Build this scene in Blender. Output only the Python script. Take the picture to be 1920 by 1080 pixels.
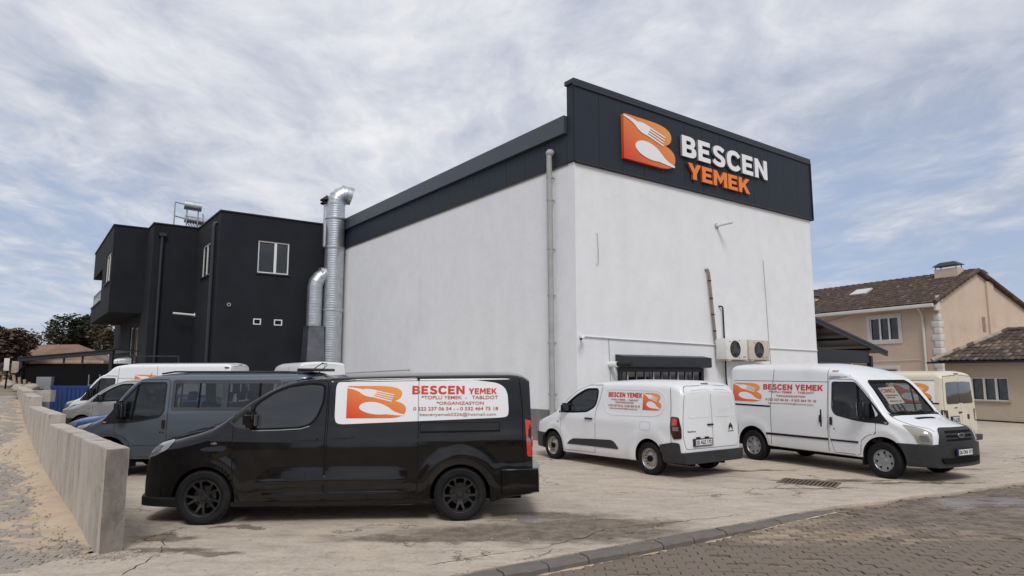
import bpy, bmesh, math, random
import numpy as np
from mathutils import Vector, Matrix, noise
from mathutils.bvhtree import BVHTree
from mathutils.geometry import delaunay_2d_cdt
R = math.radians
random.seed(7)
for o in list(bpy.data.objects):
    bpy.data.objects.remove(o)
SC = bpy.context.scene
COL = SC.collection

# ------------------------------------------------------------------ camera
cam = bpy.data.cameras.new('camera')
cam.sensor_width = 36.0
cam.lens = 36.0 * 1250 / 1920
cam.clip_start = 0.1
cam.clip_end = 3000
camo = bpy.data.objects.new('camera', cam)
COL.objects.link(camo)
camo.location = (0, 0, 2.0)
camo.rotation_euler = (R(90) + math.atan(160 / 1250), 0, 0)
SC.camera = camo
SC.view_settings.view_transform = 'Standard'
SC.view_settings.look = 'None'
SC.view_settings.gamma = 1
SC.view_settings.exposure = 0.38
SC.view_settings.use_curve_mapping = False

# ------------------------------------------------------------------ node helpers
class NT:
    def __init__(s, tree):
        s.t = tree; s.n = tree.nodes; s.l = tree.links
    def node(s, typ, **kw):
        n = s.n.new(typ)
        for k, v in kw.items():
            setattr(n, k, v)
        return n
    def inp(s, sock, v):
        if v is None: return
        if hasattr(v, 'is_linked') or isinstance(v, bpy.types.NodeSocket):
            s.l.new(v, sock)
        else:
            if sock.type == 'RGBA' and len(v) == 3: v = (*v, 1)
            sock.default_value = v
    def math(s, op, a, b=None, c=None, clamp=False):
        n = s.node('ShaderNodeMath', operation=op, use_clamp=clamp)
        s.inp(n.inputs[0], a); s.inp(n.inputs[1], b); s.inp(n.inputs[2], c)
        return n.outputs[0]
    def vmath(s, op, a, b=None, scale=None):
        n = s.node('ShaderNodeVectorMath', operation=op)
        s.inp(n.inputs[0], a); s.inp(n.inputs[1], b)
        if scale is not None: s.inp(n.inputs['Scale'], scale)
        return n.outputs['Value'] if op in ('LENGTH', 'DISTANCE', 'DOT_PRODUCT') else n.outputs[0]
    def noise(s, vec, scale, detail=4, rough=.55, dist=0):
        n = s.node('ShaderNodeTexNoise')
        s.inp(n.inputs['Vector'], vec); s.inp(n.inputs['Scale'], scale)
        n.inputs['Detail'].default_value = detail; n.inputs['Roughness'].default_value = rough
        n.inputs['Distortion'].default_value = dist
        return n.outputs['Fac']
    def ramp(s, fac, stops, interp='LINEAR'):
        n = s.node('ShaderNodeValToRGB')
        cr = n.color_ramp; cr.interpolation = interp
        while len(cr.elements) < len(stops): cr.elements.new(.5)
        for e, (p, c) in zip(cr.elements, stops):
            e.position = p; e.color = (*c, 1) if len(c) == 3 else c
        s.inp(n.inputs[0], fac)
        return n.outputs[0]
    def maprange(s, v, a, b, c=0., d=1., smooth=True):
        n = s.node('ShaderNodeMapRange')
        if smooth: n.interpolation_type = 'SMOOTHSTEP'
        s.inp(n.inputs[0], v)
        for i, q in enumerate((a, b, c, d)): n.inputs[i + 1].default_value = q
        return n.outputs[0]
    def mix(s, f, a, b, mode='MIX'):
        n = s.node('ShaderNodeMix', data_type='RGBA', blend_type=mode)
        s.inp(n.inputs[0], f); s.inp(n.inputs[6], a); s.inp(n.inputs[7], b)
        return n.outputs[2]
    def mapping(s, vec, loc=(0, 0, 0), rot=(0, 0, 0), sc=(1, 1, 1)):
        n = s.node('ShaderNodeMapping')
        s.inp(n.inputs[0], vec)
        n.inputs[1].default_value = loc; n.inputs[2].default_value = rot; n.inputs[3].default_value = sc
        return n.outputs[0]
    def coords(s, which='Object'):
        return s.node('ShaderNodeTexCoord').outputs[which]

# ------------------------------------------------------------------ world and sun
SUN_EL, SUN_AZ = 48, 176            # azimuth the light comes from, degrees from +Y clockwise
w = bpy.data.worlds.new('World'); SC.world = w; w.use_nodes = True
k = NT(w.node_tree); k.n.clear()
sky = k.node('ShaderNodeTexSky', sky_type='NISHITA', sun_disc=False)
sky.sun_elevation = R(SUN_EL); sky.sun_rotation = R(SUN_AZ)
sky.altitude = 800; sky.air_density = 1.0; sky.dust_density = 1.5; sky.ozone_density = 1.5
D = k.coords('Generated')
sep = k.node('ShaderNodeSeparateXYZ'); k.l.new(D, sep.inputs[0])
zc = k.math('MAXIMUM', sep.outputs[2], 0.0)
den = k.math('ADD', zc, 0.10)
comb = k.node('ShaderNodeCombineXYZ')
k.l.new(k.math('DIVIDE', sep.outputs[0], den), comb.inputs[0])
k.l.new(k.math('DIVIDE', sep.outputs[1], den), comb.inputs[1])
P = comb.outputs[0]
warp = k.node('ShaderNodeTexNoise'); k.l.new(P, warp.inputs['Vector']); warp.inputs['Scale'].default_value = .8; warp.inputs['Detail'].default_value = 3
P2 = k.vmath('ADD', P, k.vmath('SCALE', k.vmath('SUBTRACT', warp.outputs['Color'], (.5, .5, .5)), scale=.85))
n1 = k.noise(k.mapping(P2, (5.1, 1.7, 0), (0, 0, 0), (.75, .26, 1)), 1.0, 6, .55)
n2 = k.noise(k.mapping(P2, (9.1, 4.7, 2), (0, 0, 0), (2.0, .60, 1)), 1.2, 7, .60)
n4 = k.noise(k.mapping(P2, (2.1, 8.7, 5), (0, 0, 0), (1.5, 1.1, 1)), 2.4, 7, .62)
cov = k.math('ADD', k.math('MULTIPLY', n1, .50), k.math('ADD', k.math('MULTIPLY', n2, .28), k.math('MULTIPLY', n4, .22)))
cov = k.math('ADD', cov, k.maprange(sep.outputs[2], .10, .45, -.03, .06))
# clearer sky low on the right and low on the left (directions in the world)
for dv, a_, b_, am in (((.48, .86, .18), .955, .9995, .13), ((-.66, .74, .12), .965, .999, .05), ((-.20, .90, .38), .93, .995, -.07), ((.02, .93, .36), .93, .995, -.06), ((.1, .99, .2), .95, .999, -.05)):
    rd = k.vmath('DOT_PRODUCT', D, Vector(dv).normalized())
    cov = k.math('SUBTRACT', cov, k.maprange(rd, a_, b_, 0, am))
mask = k.maprange(cov, .30, .53)
skycol = k.mix(.75, sky.outputs[0], (3.0, 3.65, 5.0))
shade_ = k.math('ADD', k.math('MULTIPLY', n2, .40), k.math('ADD', k.math('MULTIPLY', n4, .38), k.math('MULTIPLY', cov, .22)))
shade_ = k.math('SUBTRACT', shade_, k.maprange(k.vmath('DOT_PRODUCT', D, Vector((.72, .66, .22)).normalized()), .86, .995, 0, .055))
cloudshade = k.ramp(shade_, [(.39, (3.4, 3.75, 4.6)), (.49, (4.6, 4.85, 5.5)), (.59, (6.0, 6.1, 6.4)), (.69, (7.2, 7.15, 7.15))])
col = k.mix(mask, skycol, cloudshade)
col = k.mix(k.maprange(sep.outputs[2], .0, .12, .75, 0), col, (4.5, 4.9, 5.7))
bg = k.node('ShaderNodeBackground'); k.l.new(col, bg.inputs[0]); bg.inputs[1].default_value = 0.10
wo = k.node('ShaderNodeOutputWorld'); k.l.new(bg.outputs[0], wo.inputs[0])

sl = bpy.data.lights.new('sun', 'SUN'); sl.energy = 1.5; sl.angle = R(20); sl.color = (1, .96, .9)
so = bpy.data.objects.new('sun', sl); COL.objects.link(so)
az = R(SUN_AZ); el = R(SUN_EL)
sd = Vector((math.sin(az) * math.cos(el), math.cos(az) * math.cos(el), math.sin(el)))
so.rotation_euler = (-sd).to_track_quat('-Z', 'Y').to_euler()
so.location = sd * 60

# ------------------------------------------------------------------ materials
MATS = {}
def mat(name, color, rough=.6, metal=0, coat=0, spec=.5, vary=0., vscale=3., bump=0., bscale=40., dirt=None, dscale=1.5, dlo=.5, dhi=.75, coords='Object', coatrough=.05, bdist=.01):
    m = bpy.data.materials.new(name); m.use_nodes = True
    t = NT(m.node_tree); b = t.n['Principled BSDF']
    c = color
    if vary or dirt or bump: co = t.coords(coords)
    if vary:
        f = t.noise(co, vscale, 5, .6)
        lo = tuple(x * (1 - vary) for x in color); hi = tuple(min(1, x * (1 + vary)) for x in color)
        c = t.ramp(f, [(.3, lo), (.7, hi)])
    if dirt:
        f = t.noise(co, dscale, 6, .65)
        c = t.mix(t.maprange(f, dlo, dhi), c if vary else (*color, 1), (*dirt, 1))
    t.inp(b.inputs['Base Color'], c)
    b.inputs['Roughness'].default_value = rough; b.inputs['Metallic'].default_value = metal
    b.inputs['Coat Weight'].default_value = coat; b.inputs['Coat Roughness'].default_value = coatrough
    b.inputs['Specular IOR Level'].default_value = spec
    if bump:
        bn = t.node('ShaderNodeBump'); bn.inputs['Strength'].default_value = bump; bn.inputs['Distance'].default_value = bdist
        t.l.new(t.noise(co, bscale, 5, .6), bn.inputs['Height']); t.l.new(bn.outputs[0], b.inputs['Normal'])
    MATS[name] = m
    return m

def glassmat(name, tint, opac, rough=.03, spec=1.0, tr_=(.80, .84, .84)):
    m = bpy.data.materials.new(name); m.use_nodes = True
    t = NT(m.node_tree); b = t.n['Principled BSDF']; out = t.n['Material Output']
    b.inputs['Base Color'].default_value = (*tint, 1); b.inputs['Roughness'].default_value = rough
    b.inputs['Specular IOR Level'].default_value = spec
    b.inputs['Coat Weight'].default_value = .5
    tr = t.node('ShaderNodeBsdfTransparent'); tr.inputs[0].default_value = (*tr_, 1)
    fr = t.node('ShaderNodeFresnel'); fr.inputs[0].default_value = 1.55
    f = t.math('ADD', opac, t.math('MULTIPLY', fr.outputs[0], 1 - opac), clamp=True)
    mx = t.node('ShaderNodeMixShader')
    t.l.new(f, mx.inputs[0]); t.l.new(tr.outputs[0], mx.inputs[1]); t.l.new(b.outputs[0], mx.inputs[2])
    t.l.new(mx.outputs[0], out.inputs[0])
    MATS[name] = m
    return m

mat('white_render', (.765, .77, .785), .9, vary=.02, vscale=.8, bump=.5, bscale=9, dirt=(.69, .695, .715), dscale=.35, dlo=.5, dhi=.85)
_t = NT(MATS['white_render'].node_tree); _p = _t.n['Principled BSDF']; _l = _p.inputs['Base Color'].links[0].from_socket; _co = _t.coords()
_s = _t.ramp(_t.noise(_t.mapping(_co, (0, 0, 0), (0, 0, 0), (1.3, 1.3, .22)), 1.0, 7, .7), [(.30, (.955, .955, .955)), (.5, (1, 1, 1))])
_q = _t.ramp(_t.noise(_co, 1.7, 7, .7), [(.3, (.945, .95, .955)), (.6, (1.01, 1.015, 1.025))])
_t.l.new(_t.mix(1.0, _t.mix(1.0, _l, _s, 'MULTIPLY'), _q, 'MULTIPLY'), _p.inputs['Base Color'])
mat('dark_render', (.0115, .0138, .0185), .85, spec=.3, vary=.25, vscale=.8, bump=.4, bscale=60)
mat('cladding', (.017, .023, .035), .55, spec=.3, vary=.05, vscale=1)
mat('fascia', (.042, .052, .068), .4)
mat('trim_dark', (.017, .021, .029), .45)
mat('edge_line', (.16, .13, .10), .8, vary=.3, vscale=6)
mat('pipe_grey', (.33, .33, .33), .55, vary=.12, vscale=3)
mat('pipe_brown', (.24, .19, .155), .6, vary=.2, vscale=6)
mat('white_pvc', (.72, .72, .70), .4)
mat('black_plastic', (.010, .010, .011), .5, spec=.35)
mat('soft_black', (.006, .006, .007), .85, spec=.15)
mat('bumper_black', (.019, .020, .022), .55, bump=.1, bscale=200, dirt=(.06, .055, .05), dscale=3, dlo=.5, dhi=.9)
mat('galvanised', (.52, .55, .58), .36, metal=.85, vary=.14, vscale=4, bump=.12, bscale=9)
mat('chrome', (.7, .7, .72), .15, metal=1)
mat('white_paint', (.72, .73, .75), .34, coat=.6, spec=.5, dirt=(.60, .59, .57), dscale=1.3, dlo=.5, dhi=.9)
mat('cream_paint', (.66, .60, .47), .45, coat=.25, dirt=(.5, .43, .32), dscale=1.3, dlo=.48, dhi=.85)
mat('black_paint', (.0018, .0018, .0022), .10, coat=.35, spec=.4, coatrough=.03, dirt=(.012, .011, .010), dscale=2, dlo=.45, dhi=.8)
mat('grey_paint', (.095, .12, .145), .33, metal=.45, coat=.8, dirt=(.12, .12, .115), dscale=1.6, dlo=.5, dhi=.85)
mat('silver_paint', (.36, .37, .37), .35, metal=.55, coat=.7, dirt=(.3, .28, .25), dscale=1.6, dlo=.5, dhi=.85)
mat('blue_paint', (.02, .07, .24), .3, metal=.2, coat=.8)
mat('tyre', (.007, .007, .008), .75, spec=.3, bump=.25, bscale=90, dirt=(.018, .017, .015), dscale=4, dlo=.48, dhi=.8)
mat('steel_rim', (.40, .38, .34), .4, metal=.6, dirt=(.16, .13, .10), dscale=9, dlo=.5, dhi=.75)
mat('cap_rim', (.32, .33, .34), .38, metal=.5, dirt=(.10, .09, .08), dscale=8, dlo=.5, dhi=.75)
mat('black_rim', (.012, .012, .013), .32, coat=.4)
mat('tinted_glass', (.006, .007, .008), .04, spec=.9, coat=.6)
mat('black_glass', (.018, .018, .020), .04, spec=.9)
mat('dark_glass', (.03, .036, .042), .05, spec=.9)
mat('interior', (.035, .036, .038), .8)
mat('seat_cloth', (.05, .055, .06), .9)
mat('red_lens', (.55, .028, .012), .2, coat=.8)
mat('dark_lens', (.05, .018, .015), .15, coat=.8)
mat('clear_lens', (.20, .205, .21), .10, metal=.4, coat=1)
mat('yellow_lens', (.40, .37, .31), .12, metal=.55, coat=1)
mat('amber_lens', (.7, .2, .02), .25, coat=.8)
mat('sticker_white', (.76, .77, .80), .4)
mat('print_red', (.60, .035, .012), .5)
mat('print_orange', (.72, .15, .02), .5)
mat('print_brown', (.42, .10, .035), .5)
mat('print_dark', (.03, .03, .03), .5)
mat('print_navy', (.02, .04, .18), .5)
mat('plate_white', (.72, .72, .70), .4)
mat('sign_white', (.80, .80, .82), .45)
mat('sign_orange', (.80, .22, .025), .4)
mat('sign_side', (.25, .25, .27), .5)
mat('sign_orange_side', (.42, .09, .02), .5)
mat('window_white', (.72, .72, .71), .4)
mat('blind', (.55, .57, .60), .5)
mat('curtain', (.66, .68, .72), .9, vary=.2, vscale=3)
mat('ac_white', (.70, .69, .66), .45, dirt=(.55, .52, .46), dscale=4, dlo=.5, dhi=.8)
mat('ac_cream', (.56, .50, .42), .5, dirt=(.42, .36, .28), dscale=4, dlo=.5, dhi=.8)
mat('beige_render', (.57, .445, .35), .9, vary=.06, vscale=.8, bump=.3, bscale=20, dirt=(.44, .33, .25), dscale=.6, dlo=.5, dhi=.8)
mat('tan_render', (.52, .435, .34), .9, vary=.06, vscale=.8, bump=.3, bscale=20, dirt=(.36, .29, .22), dscale=.7, dlo=.5, dhi=.8)
mat('quoin_white', (.60, .58, .54), .85, vary=.05)
for i, c in enumerate([(.078, .050, .036), (.062, .041, .031), (.105, .070, .050), (.050, .036, .029), (.15, .11, .085)]):
    mat('roof_tile_%s' % 'abcde'[i], c, .9, vary=.3, vscale=5, bump=.4, bscale=30)
mat('mortar', (.34, .29, .23), .95, vary=.2, vscale=6)
mat('old_roof', (.20, .12, .085), .95, vary=.35, vscale=.8)
mat('bark', (.07, .05, .035), .95, vary=.3)
mat('stone', (.34, .29, .24), .95, vary=.25, vscale=3, bump=.5, bscale=8)
mat('timber', (.30, .23, .16), .85, vary=.2)
mat('grey_metal', (.22, .23, .25), .5)
mat('duct_metal', (.17, .18, .20), .42, metal=.7, vary=.2, vscale=3)
mat('rust', (.15, .11, .08), .95, vary=.35, vscale=9, bump=.5, bscale=40)
mat('blue_plastic', (.012, .045, .17), .5)
mat('puddle', (.025, .020, .017), .12, spec=.6)
mat('paper', (.82, .78, .70), .8)
mat('far_wall', (.40, .34, .28), .9, vary=.1)
mat('signal_white', (.55, .55, .53), .6)
glassmat('car_glass', (.014, .018, .021), .45)
glassmat('screen_glass', (.03, .04, .045), .10)
glassmat('pane_glass', (.03, .035, .04), .06, tr_=(.93, .95, .96))

# light foliage materials
def leafmat(name, a, b):
    m = bpy.data.materials.new(name); m.use_nodes = True; t = NT(m.node_tree); p = t.n['Principled BSDF']
    oi = t.node('ShaderNodeNewGeometry')
    c = t.ramp(t.noise(t.coords(), .9, 3), [(.35, a), (.65, b)])
    c2 = t.mix(oi.outputs['Random Per Island'], c, (*[x * .55 for x in a], 1))
    t.l.new(c2, p.inputs['Base Color']); p.inputs['Roughness'].default_value = .8
    MATS[name] = m
leafmat('leaf_dark', (.028, .038, .022), (.065, .062, .036))
leafmat('leaf_brown', (.085, .066, .035), (.17, .11, .06))
leafmat('leaf_orange', (.16, .07, .03), (.10, .07, .03))

# ------------------------------------------------------------------ object helpers
def tag(o, label=None, cat=None, group=None, kind=None):
    if label: o['label'] = label
    if cat: o['category'] = cat
    if group: o['group'] = group
    if kind: o['kind'] = kind
    return o
def empty(name, label, cat, loc=(0, 0, 0), rz=0, group=None):
    o = bpy.data.objects.new(name, None); COL.objects.link(o)
    o.location = loc; o.rotation_euler = (0, 0, rz); o.empty_display_size = .3
    return tag(o, label, cat, group)
def fin(bm, name, m, parent=None, smooth=None, loc=None, rot=None):
    me = bpy.data.meshes.new(name); bm.to_mesh(me); bm.free()
    return link(me, name, m, parent, smooth, loc, rot)
def link(me, name, m, parent=None, smooth=None, loc=None, rot=None):
    ms = m if isinstance(m, (list, tuple)) else [m]
    if not me.materials:
        for x in ms: me.materials.append(MATS[x])
    if smooth is not None:
        me.polygons.foreach_set('use_smooth', [True] * len(me.polygons))
        me.set_sharp_from_angle(angle=R(smooth))
    o = bpy.data.objects.new(name, me); COL.objects.link(o)
    if parent: o.parent = parent
    if loc is not None: o.location = loc
    if rot is not None: o.rotation_euler = rot
    return o
def box(bm, a, b, bev=0, mi=0, M=None):
    vs = []
    for x in (a[0], b[0]):
        for y in (a[1], b[1]):
            for z in (a[2], b[2]):
                vs.append(bm.verts.new((x, y, z)))
    fs = []
    for q in ((0, 1, 3, 2), (4, 6, 7, 5), (0, 4, 5, 1), (2, 3, 7, 6), (0, 2, 6, 4), (1, 5, 7, 3)):
        f = bm.faces.new([vs[i] for i in q]); f.material_index = mi; fs.append(f)
    bmesh.ops.recalc_face_normals(bm, faces=fs)
    vv = vs
    if bev:
        es = list({e for f in fs for e in f.edges})
        r = bmesh.ops.bevel(bm, geom=es, offset=bev, segments=2, affect='EDGES', profile=.6)
        for f in r['faces']: f.material_index = mi
        vv = list({v for f in r['faces'] for v in f.verts})
    if M is not None:
        bmesh.ops.transform(bm, matrix=M, verts=vv)
    return vv
def boxo(name, a, b, m, parent=None, bev=0, loc=None, rot=None):
    bm = bmesh.new(); box(bm, a, b, bev); return fin(bm, name, m, parent, 30 if bev else None, loc, rot)
def tube(bm, pts, r, n=12, cap=True, mi=0):
    pts = [Vector(p) for p in pts]
    rs = r if isinstance(r, (list, tuple)) else [r] * len(pts)
    rings = []
    t0 = (pts[1] - pts[0]).normalized()
    ref = Vector((0, 0, 1)) if abs(t0.z) < .9 else Vector((1, 0, 0))
    u = t0.cross(ref).normalized()
    for i, p in enumerate(pts):
        t = (pts[min(i + 1, len(pts) - 1)] - pts[max(i - 1, 0)]).normalized()
        u = (u - t * u.dot(t)).normalized(); v = t.cross(u)
        rings.append([bm.verts.new(p + (u * math.cos(2 * math.pi * j / n) + v * math.sin(2 * math.pi * j / n)) * rs[i]) for j in range(n)])
    for a, b in zip(rings, rings[1:]):
        for j in range(n):
            f = bm.faces.new((a[j], a[(j + 1) % n], b[(j + 1) % n], b[j])); f.material_index = mi
    if cap:
        for rr in (rings[0][::-1], rings[-1]):
            f = bm.faces.new(rr); f.material_index = mi
def tubeo(name, pts, r, m, parent=None, n=12, **kw):
    bm = bmesh.new(); tube(bm, pts, r, n); bmesh.ops.recalc_face_normals(bm, faces=bm.faces[:]); return fin(bm, name, m, parent, 40, **kw)
def lathe(bm, prof, n=32, axis='y', mi=0, center=(0, 0, 0)):
    """prof: list of (r, h); closed loop if first==last"""
    rings = []
    for r, h in prof:
        ring = []
        for j in range(n):
            a = 2 * math.pi * j / n
            c, s = math.cos(a) * r, math.sin(a) * r
            p = (c, h, s) if axis == 'y' else (c, s, h)
            ring.append(bm.verts.new((p[0] + center[0], p[1] + center[1], p[2] + center[2])))
        rings.append(ring)
    fs = []
    for a, b in zip(rings, rings[1:]):
        for j in range(n):
            f = bm.faces.new((a[j], a[(j + 1) % n], b[(j + 1) % n], b[j])); f.material_index = mi; fs.append(f)
    bmesh.ops.remove_doubles(bm, verts=[v for r_ in rings for v in r_], dist=1e-5)
    return fs
def prism(bm, poly, z0, z1, mi=0, f3=None):
    """poly in 2D; f3(u, v, w) -> 3D position"""
    f3 = f3 or (lambda u, v, w_: (u, v, w_))
    a = [bm.verts.new(f3(u, v, z0)) for u, v in poly]; b = [bm.verts.new(f3(u, v, z1)) for u, v in poly]
    n = len(poly); fs = [bm.faces.new(a[::-1]), bm.faces.new(b)]
    for i in range(n): fs.append(bm.faces.new((a[i], a[(i + 1) % n], b[(i + 1) % n], b[i])))
    for f in fs: f.material_index = mi
    return fs
def rounded(poly, r, n=4):
    out = []; N = len(poly)
    for i in range(N):
        p0, p, p1 = Vector(poly[i - 1]), Vector(poly[i]), Vector(poly[(i + 1) % N])
        rr = r[i] if isinstance(r, (list, tuple)) else r
        a = p0 - p; b = p1 - p
        rr = min(rr, a.length * .49, b.length * .49)
        if rr <= 0: out.append(tuple(p)); continue
        A = p + a.normalized() * rr; B = p + b.normalized() * rr
        for j in range(n + 1):
            t = j / n
            q = A * (1 - t) ** 2 + p * 2 * t * (1 - t) + B * t * t
            out.append((q.x, q.y))
    return out
def offpoly(poly, d):
    N = len(poly); ar = sum(poly[i - 1][0] * poly[i][1] - poly[i][0] * poly[i - 1][1] for i in range(N))
    s = 1 if ar > 0 else -1
    out = []
    for i in range(N):
        p0, p, p1 = Vector(poly[i - 1]), Vector(poly[i]), Vector(poly[(i + 1) % N])
        e0 = (p - p0); e1 = (p1 - p)
        if e0.length < 1e-6 or e1.length < 1e-6: out.append(tuple(p)); continue
        e0.normalize(); e1.normalize()
        n = Vector((e0.y, -e0.x)) + Vector((e1.y, -e1.x))
        if n.length < 1e-6: n = Vector((e0.y, -e0.x))
        n.normalize()
        c = max(.5, n.dot(Vector((e0.y, -e0.x))))
        q = p + n * (s * d / c); out.append((q.x, q.y))
    return out
def inside(loops, x, y):
    c = False
    for L in loops:
        n = len(L); j = n - 1
        for i in range(n):
            xi, yi = L[i]; xj, yj = L[j]
            if (yi > y) != (yj > y) and x < (xj - xi) * (y - yi) / (yj - yi) + xi: c = not c
            j = i
    return c
def cdt(loops, step):
    V = []; Ed = []
    for L in loops:
        P_ = []
        for i in range(len(L)):
            a = Vector(L[i]); b = Vector(L[(i + 1) % len(L)]); d = (b - a).length
            if d < 1e-6: continue
            m_ = max(1, int(math.ceil(d / step)))
            P_ += [a.lerp(b, j / m_) for j in range(m_)]
        o = len(V); V += P_; Ed += [(o + i, o + (i + 1) % len(P_)) for i in range(len(P_))]
    xs = [v.x for v in V]; ys = [v.y for v in V]
    bnd = np.array([(v.x, v.y) for v in V])
    y = min(ys) + step * .6
    while y < max(ys):
        x = min(xs) + step * .6
        while x < max(xs):
            if inside(loops, x, y) and np.min(np.sum((bnd - (x, y)) ** 2, 1)) > (step * .45) ** 2: V.append(Vector((x, y)))
            x += step
        y += step
    vo, eo, fo, _, _, _ = delaunay_2d_cdt(V, Ed, [], 0, 1e-6)
    fo = [f for f in fo if inside(loops, sum(vo[i].x for i in f) / len(f), sum(vo[i].y for i in f) / len(f))]
    return [(v.x, v.y) for v in vo], fo
def sheet(bm, verts2, faces, fn, thick=True, mi=0):
    """fn(u, v) -> (outer point, inner point)"""
    A = {}; B = {}
    used = sorted({i for f in faces for i in f})
    for i in used:
        a, b = fn(*verts2[i]); A[i] = bm.verts.new(a)
        if thick: B[i] = bm.verts.new(b)
    cnt = {}; fs = []
    for f in faces:
        try: fs.append(bm.faces.new([A[i] for i in f]))
        except ValueError: continue
        for i in range(len(f)):
            e = (f[i], f[(i + 1) % len(f)]); kk = tuple(sorted(e)); cnt.setdefault(kk, []).append(e)
    if thick:
        for kk, es in cnt.items():
            if len(es) == 1:
                a, b = es[0]
                try: fs.append(bm.faces.new((A[b], A[a], B[a], B[b])))
                except ValueError: pass
    for f in fs: f.material_index = mi
    return fs
def text2d(s, fit, bold=0.0, space=1.0):
    """flat text as (verts2, faces), fitted into (x0, x1, y0, y1)"""
    cu = bpy.data.curves.new('t', 'FONT'); cu.body = s; cu.offset = bold; cu.resolution_u = 3; cu.space_character = space
    o = bpy.data.objects.new('t', cu); COL.objects.link(o)
    dg = bpy.context.evaluated_depsgraph_get(); me = bpy.data.meshes.new_from_object(o.evaluated_get(dg))
    vs = [(v.co.x, v.co.y) for v in me.vertices]; fs = [tuple(p.vertices) for p in me.polygons]
    bpy.data.objects.remove(o); bpy.data.curves.remove(cu); bpy.data.meshes.remove(me)
    x0 = min(v[0] for v in vs); x1 = max(v[0] for v in vs); y0 = min(v[1] for v in vs); y1 = max(v[1] for v in vs)
    a, b, c, d = fit
    return [(a + (v[0] - x0) / (x1 - x0) * (b - a), c + (v[1] - y0) / (y1 - y0) * (d - c)) for v in vs], fs
def bez(pts, n=8):
    """closed path: list of points, each (x,y) or ((cx,cy),(x,y)) quadratic segment"""
    out = []; cur = None
    for p in pts:
        if isinstance(p[0], tuple):
            c, e = Vector(p[0]), Vector(p[1])
            for j in range(1, n + 1):
                t = j / n; q = cur * (1 - t) ** 2 + c * 2 * t * (1 - t) + e * t * t; out.append((q.x, q.y))
            cur = e
        else:
            cur = Vector(p); out.append(tuple(p))
    if (Vector(out[0]) - Vector(out[-1])).length < 1e-4: out.pop()
    return out

# the B-shaped emblem, in a unit square (x right, y up)
LOGO_B = bez([(0, 0), (.0, .97), ((.01, 1), (.05, 1.0)), (.52, 1.0), ((.93, 1.0), (.93, .76)), ((.93, .60), (.80, .535)), ((1.0, .46), (1.0, .27)), ((1.0, .0), (.70, .0)), (.06, 0)])
LOGO_FORK = bez([(.0, .93), (.0, .965), ((.2, .93), (.26, .89)), ((.33, .93), (.45, .88)), (.80, .73), (.795, .705), (.50, .82), (.49, .795), (.785, .665), (.78, .64), (.48, .765), (.47, .74), (.77, .60), (.765, .575), (.46, .71), (.45, .685), (.76, .535), (.75, .505), (.44, .645), ((.30, .66), (.22, .79)), ((.15, .88), (.0, .93))])
LOGO_SPOON = bez([(.21, .35), ((.24, .52), (.45, .50)), ((.62, .46), (.74, .28)), ((.82, .16), (.98, .11)), (.97, .07), ((.8, .09), (.66, .12)), ((.50, .09), (.36, .16)), ((.21, .24), (.21, .35))])
# bold letter outlines drawn on a unit height grid
def letter_loops(ch):
    s_ = .26
    if ch == 'E': return .78, [[(0, 0), (.76, 0), (.76, .22), (s_, .22), (s_, .40), (.68, .40), (.68, .61), (s_, .61), (s_, .78), (.75, .78), (.75, 1), (0, 1)]]
    if ch == 'B': return .86, [bez([(0, 0), (.48, 0), ((.86, 0), (.86, .28)), ((.86, .46), (.68, .52)), ((.81, .58), (.81, .74)), ((.81, 1), (.46, 1)), (0, 1)]), bez([(s_, .21), (.46, .21), ((.59, .21), (.59, .31)), ((.59, .41), (.46, .41)), (s_, .41)]), bez([(s_, .60), (.43, .60), ((.55, .60), (.55, .70)), ((.55, .79), (.43, .79)), (s_, .79)])]
    if ch == 'N': return .92, [[(0, 0), (s_, 0), (s_, .60), (.68, 0), (.92, 0), (.92, 1), (.66, 1), (.66, .41), (.24, 1), (0, 1)]]
    if ch == 'C': return .94, [bez([(.93, .20), (.76, .34), ((.66, .21), (.52, .21)), ((.27, .21), (.27, .50)), ((.27, .79), (.52, .79)), ((.66, .79), (.76, .66)), (.93, .80), ((.78, 1.02), (.52, 1.02)), ((.0, 1.02), (.0, .50)), ((.0, -.02), (.52, -.02)), ((.78, -.02), (.93, .20))])]
    if ch == 'S': return .82, [bez([(.0, .15), (.14, .33), ((.28, .20), (.46, .20)), ((.57, .20), (.57, .28)), ((.57, .35), (.42, .39)), ((.05, .47), (.05, .71)), ((.05, 1.02), (.42, 1.02)), ((.64, 1.02), (.80, .89)), (.67, .71), ((.54, .80), (.42, .80)), ((.31, .80), (.31, .73)), ((.31, .66), (.48, .61)), ((.83, .52), (.83, .30)), ((.83, -.02), (.46, -.02)), ((.18, -.02), (.0, .15))])]
    if ch == 'Y': return .92, [[(.33, 0), (.60, 0), (.60, .37), (.94, 1), (.65, 1), (.465, .62), (.28, 1), (-.02, 1), (.33, .36)]]
    if ch == 'M': return 1.06, [[(0, 0), (.25, 0), (.25, .58), (.52, .16), (.54, .16), (.81, .59), (.81, 0), (1.06, 0), (1.06, 1), (.79, 1), (.53, .56), (.27, 1), (0, 1)]]
    if ch == 'K': return .90, [[(0, 0), (s_, 0), (s_, .27), (.37, .39), (.62, 0), (.93, 0), (.55, .58), (.91, 1), (.60, 1), (s_, .58), (s_, 1), (0, 1)]]
def gradient_attr(me, fn):
    at = me.color_attributes.new('print', 'FLOAT_COLOR', 'POINT')
    for i, v in enumerate(me.vertices): at.data[i].color = (*fn(v.co), 1)
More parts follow.
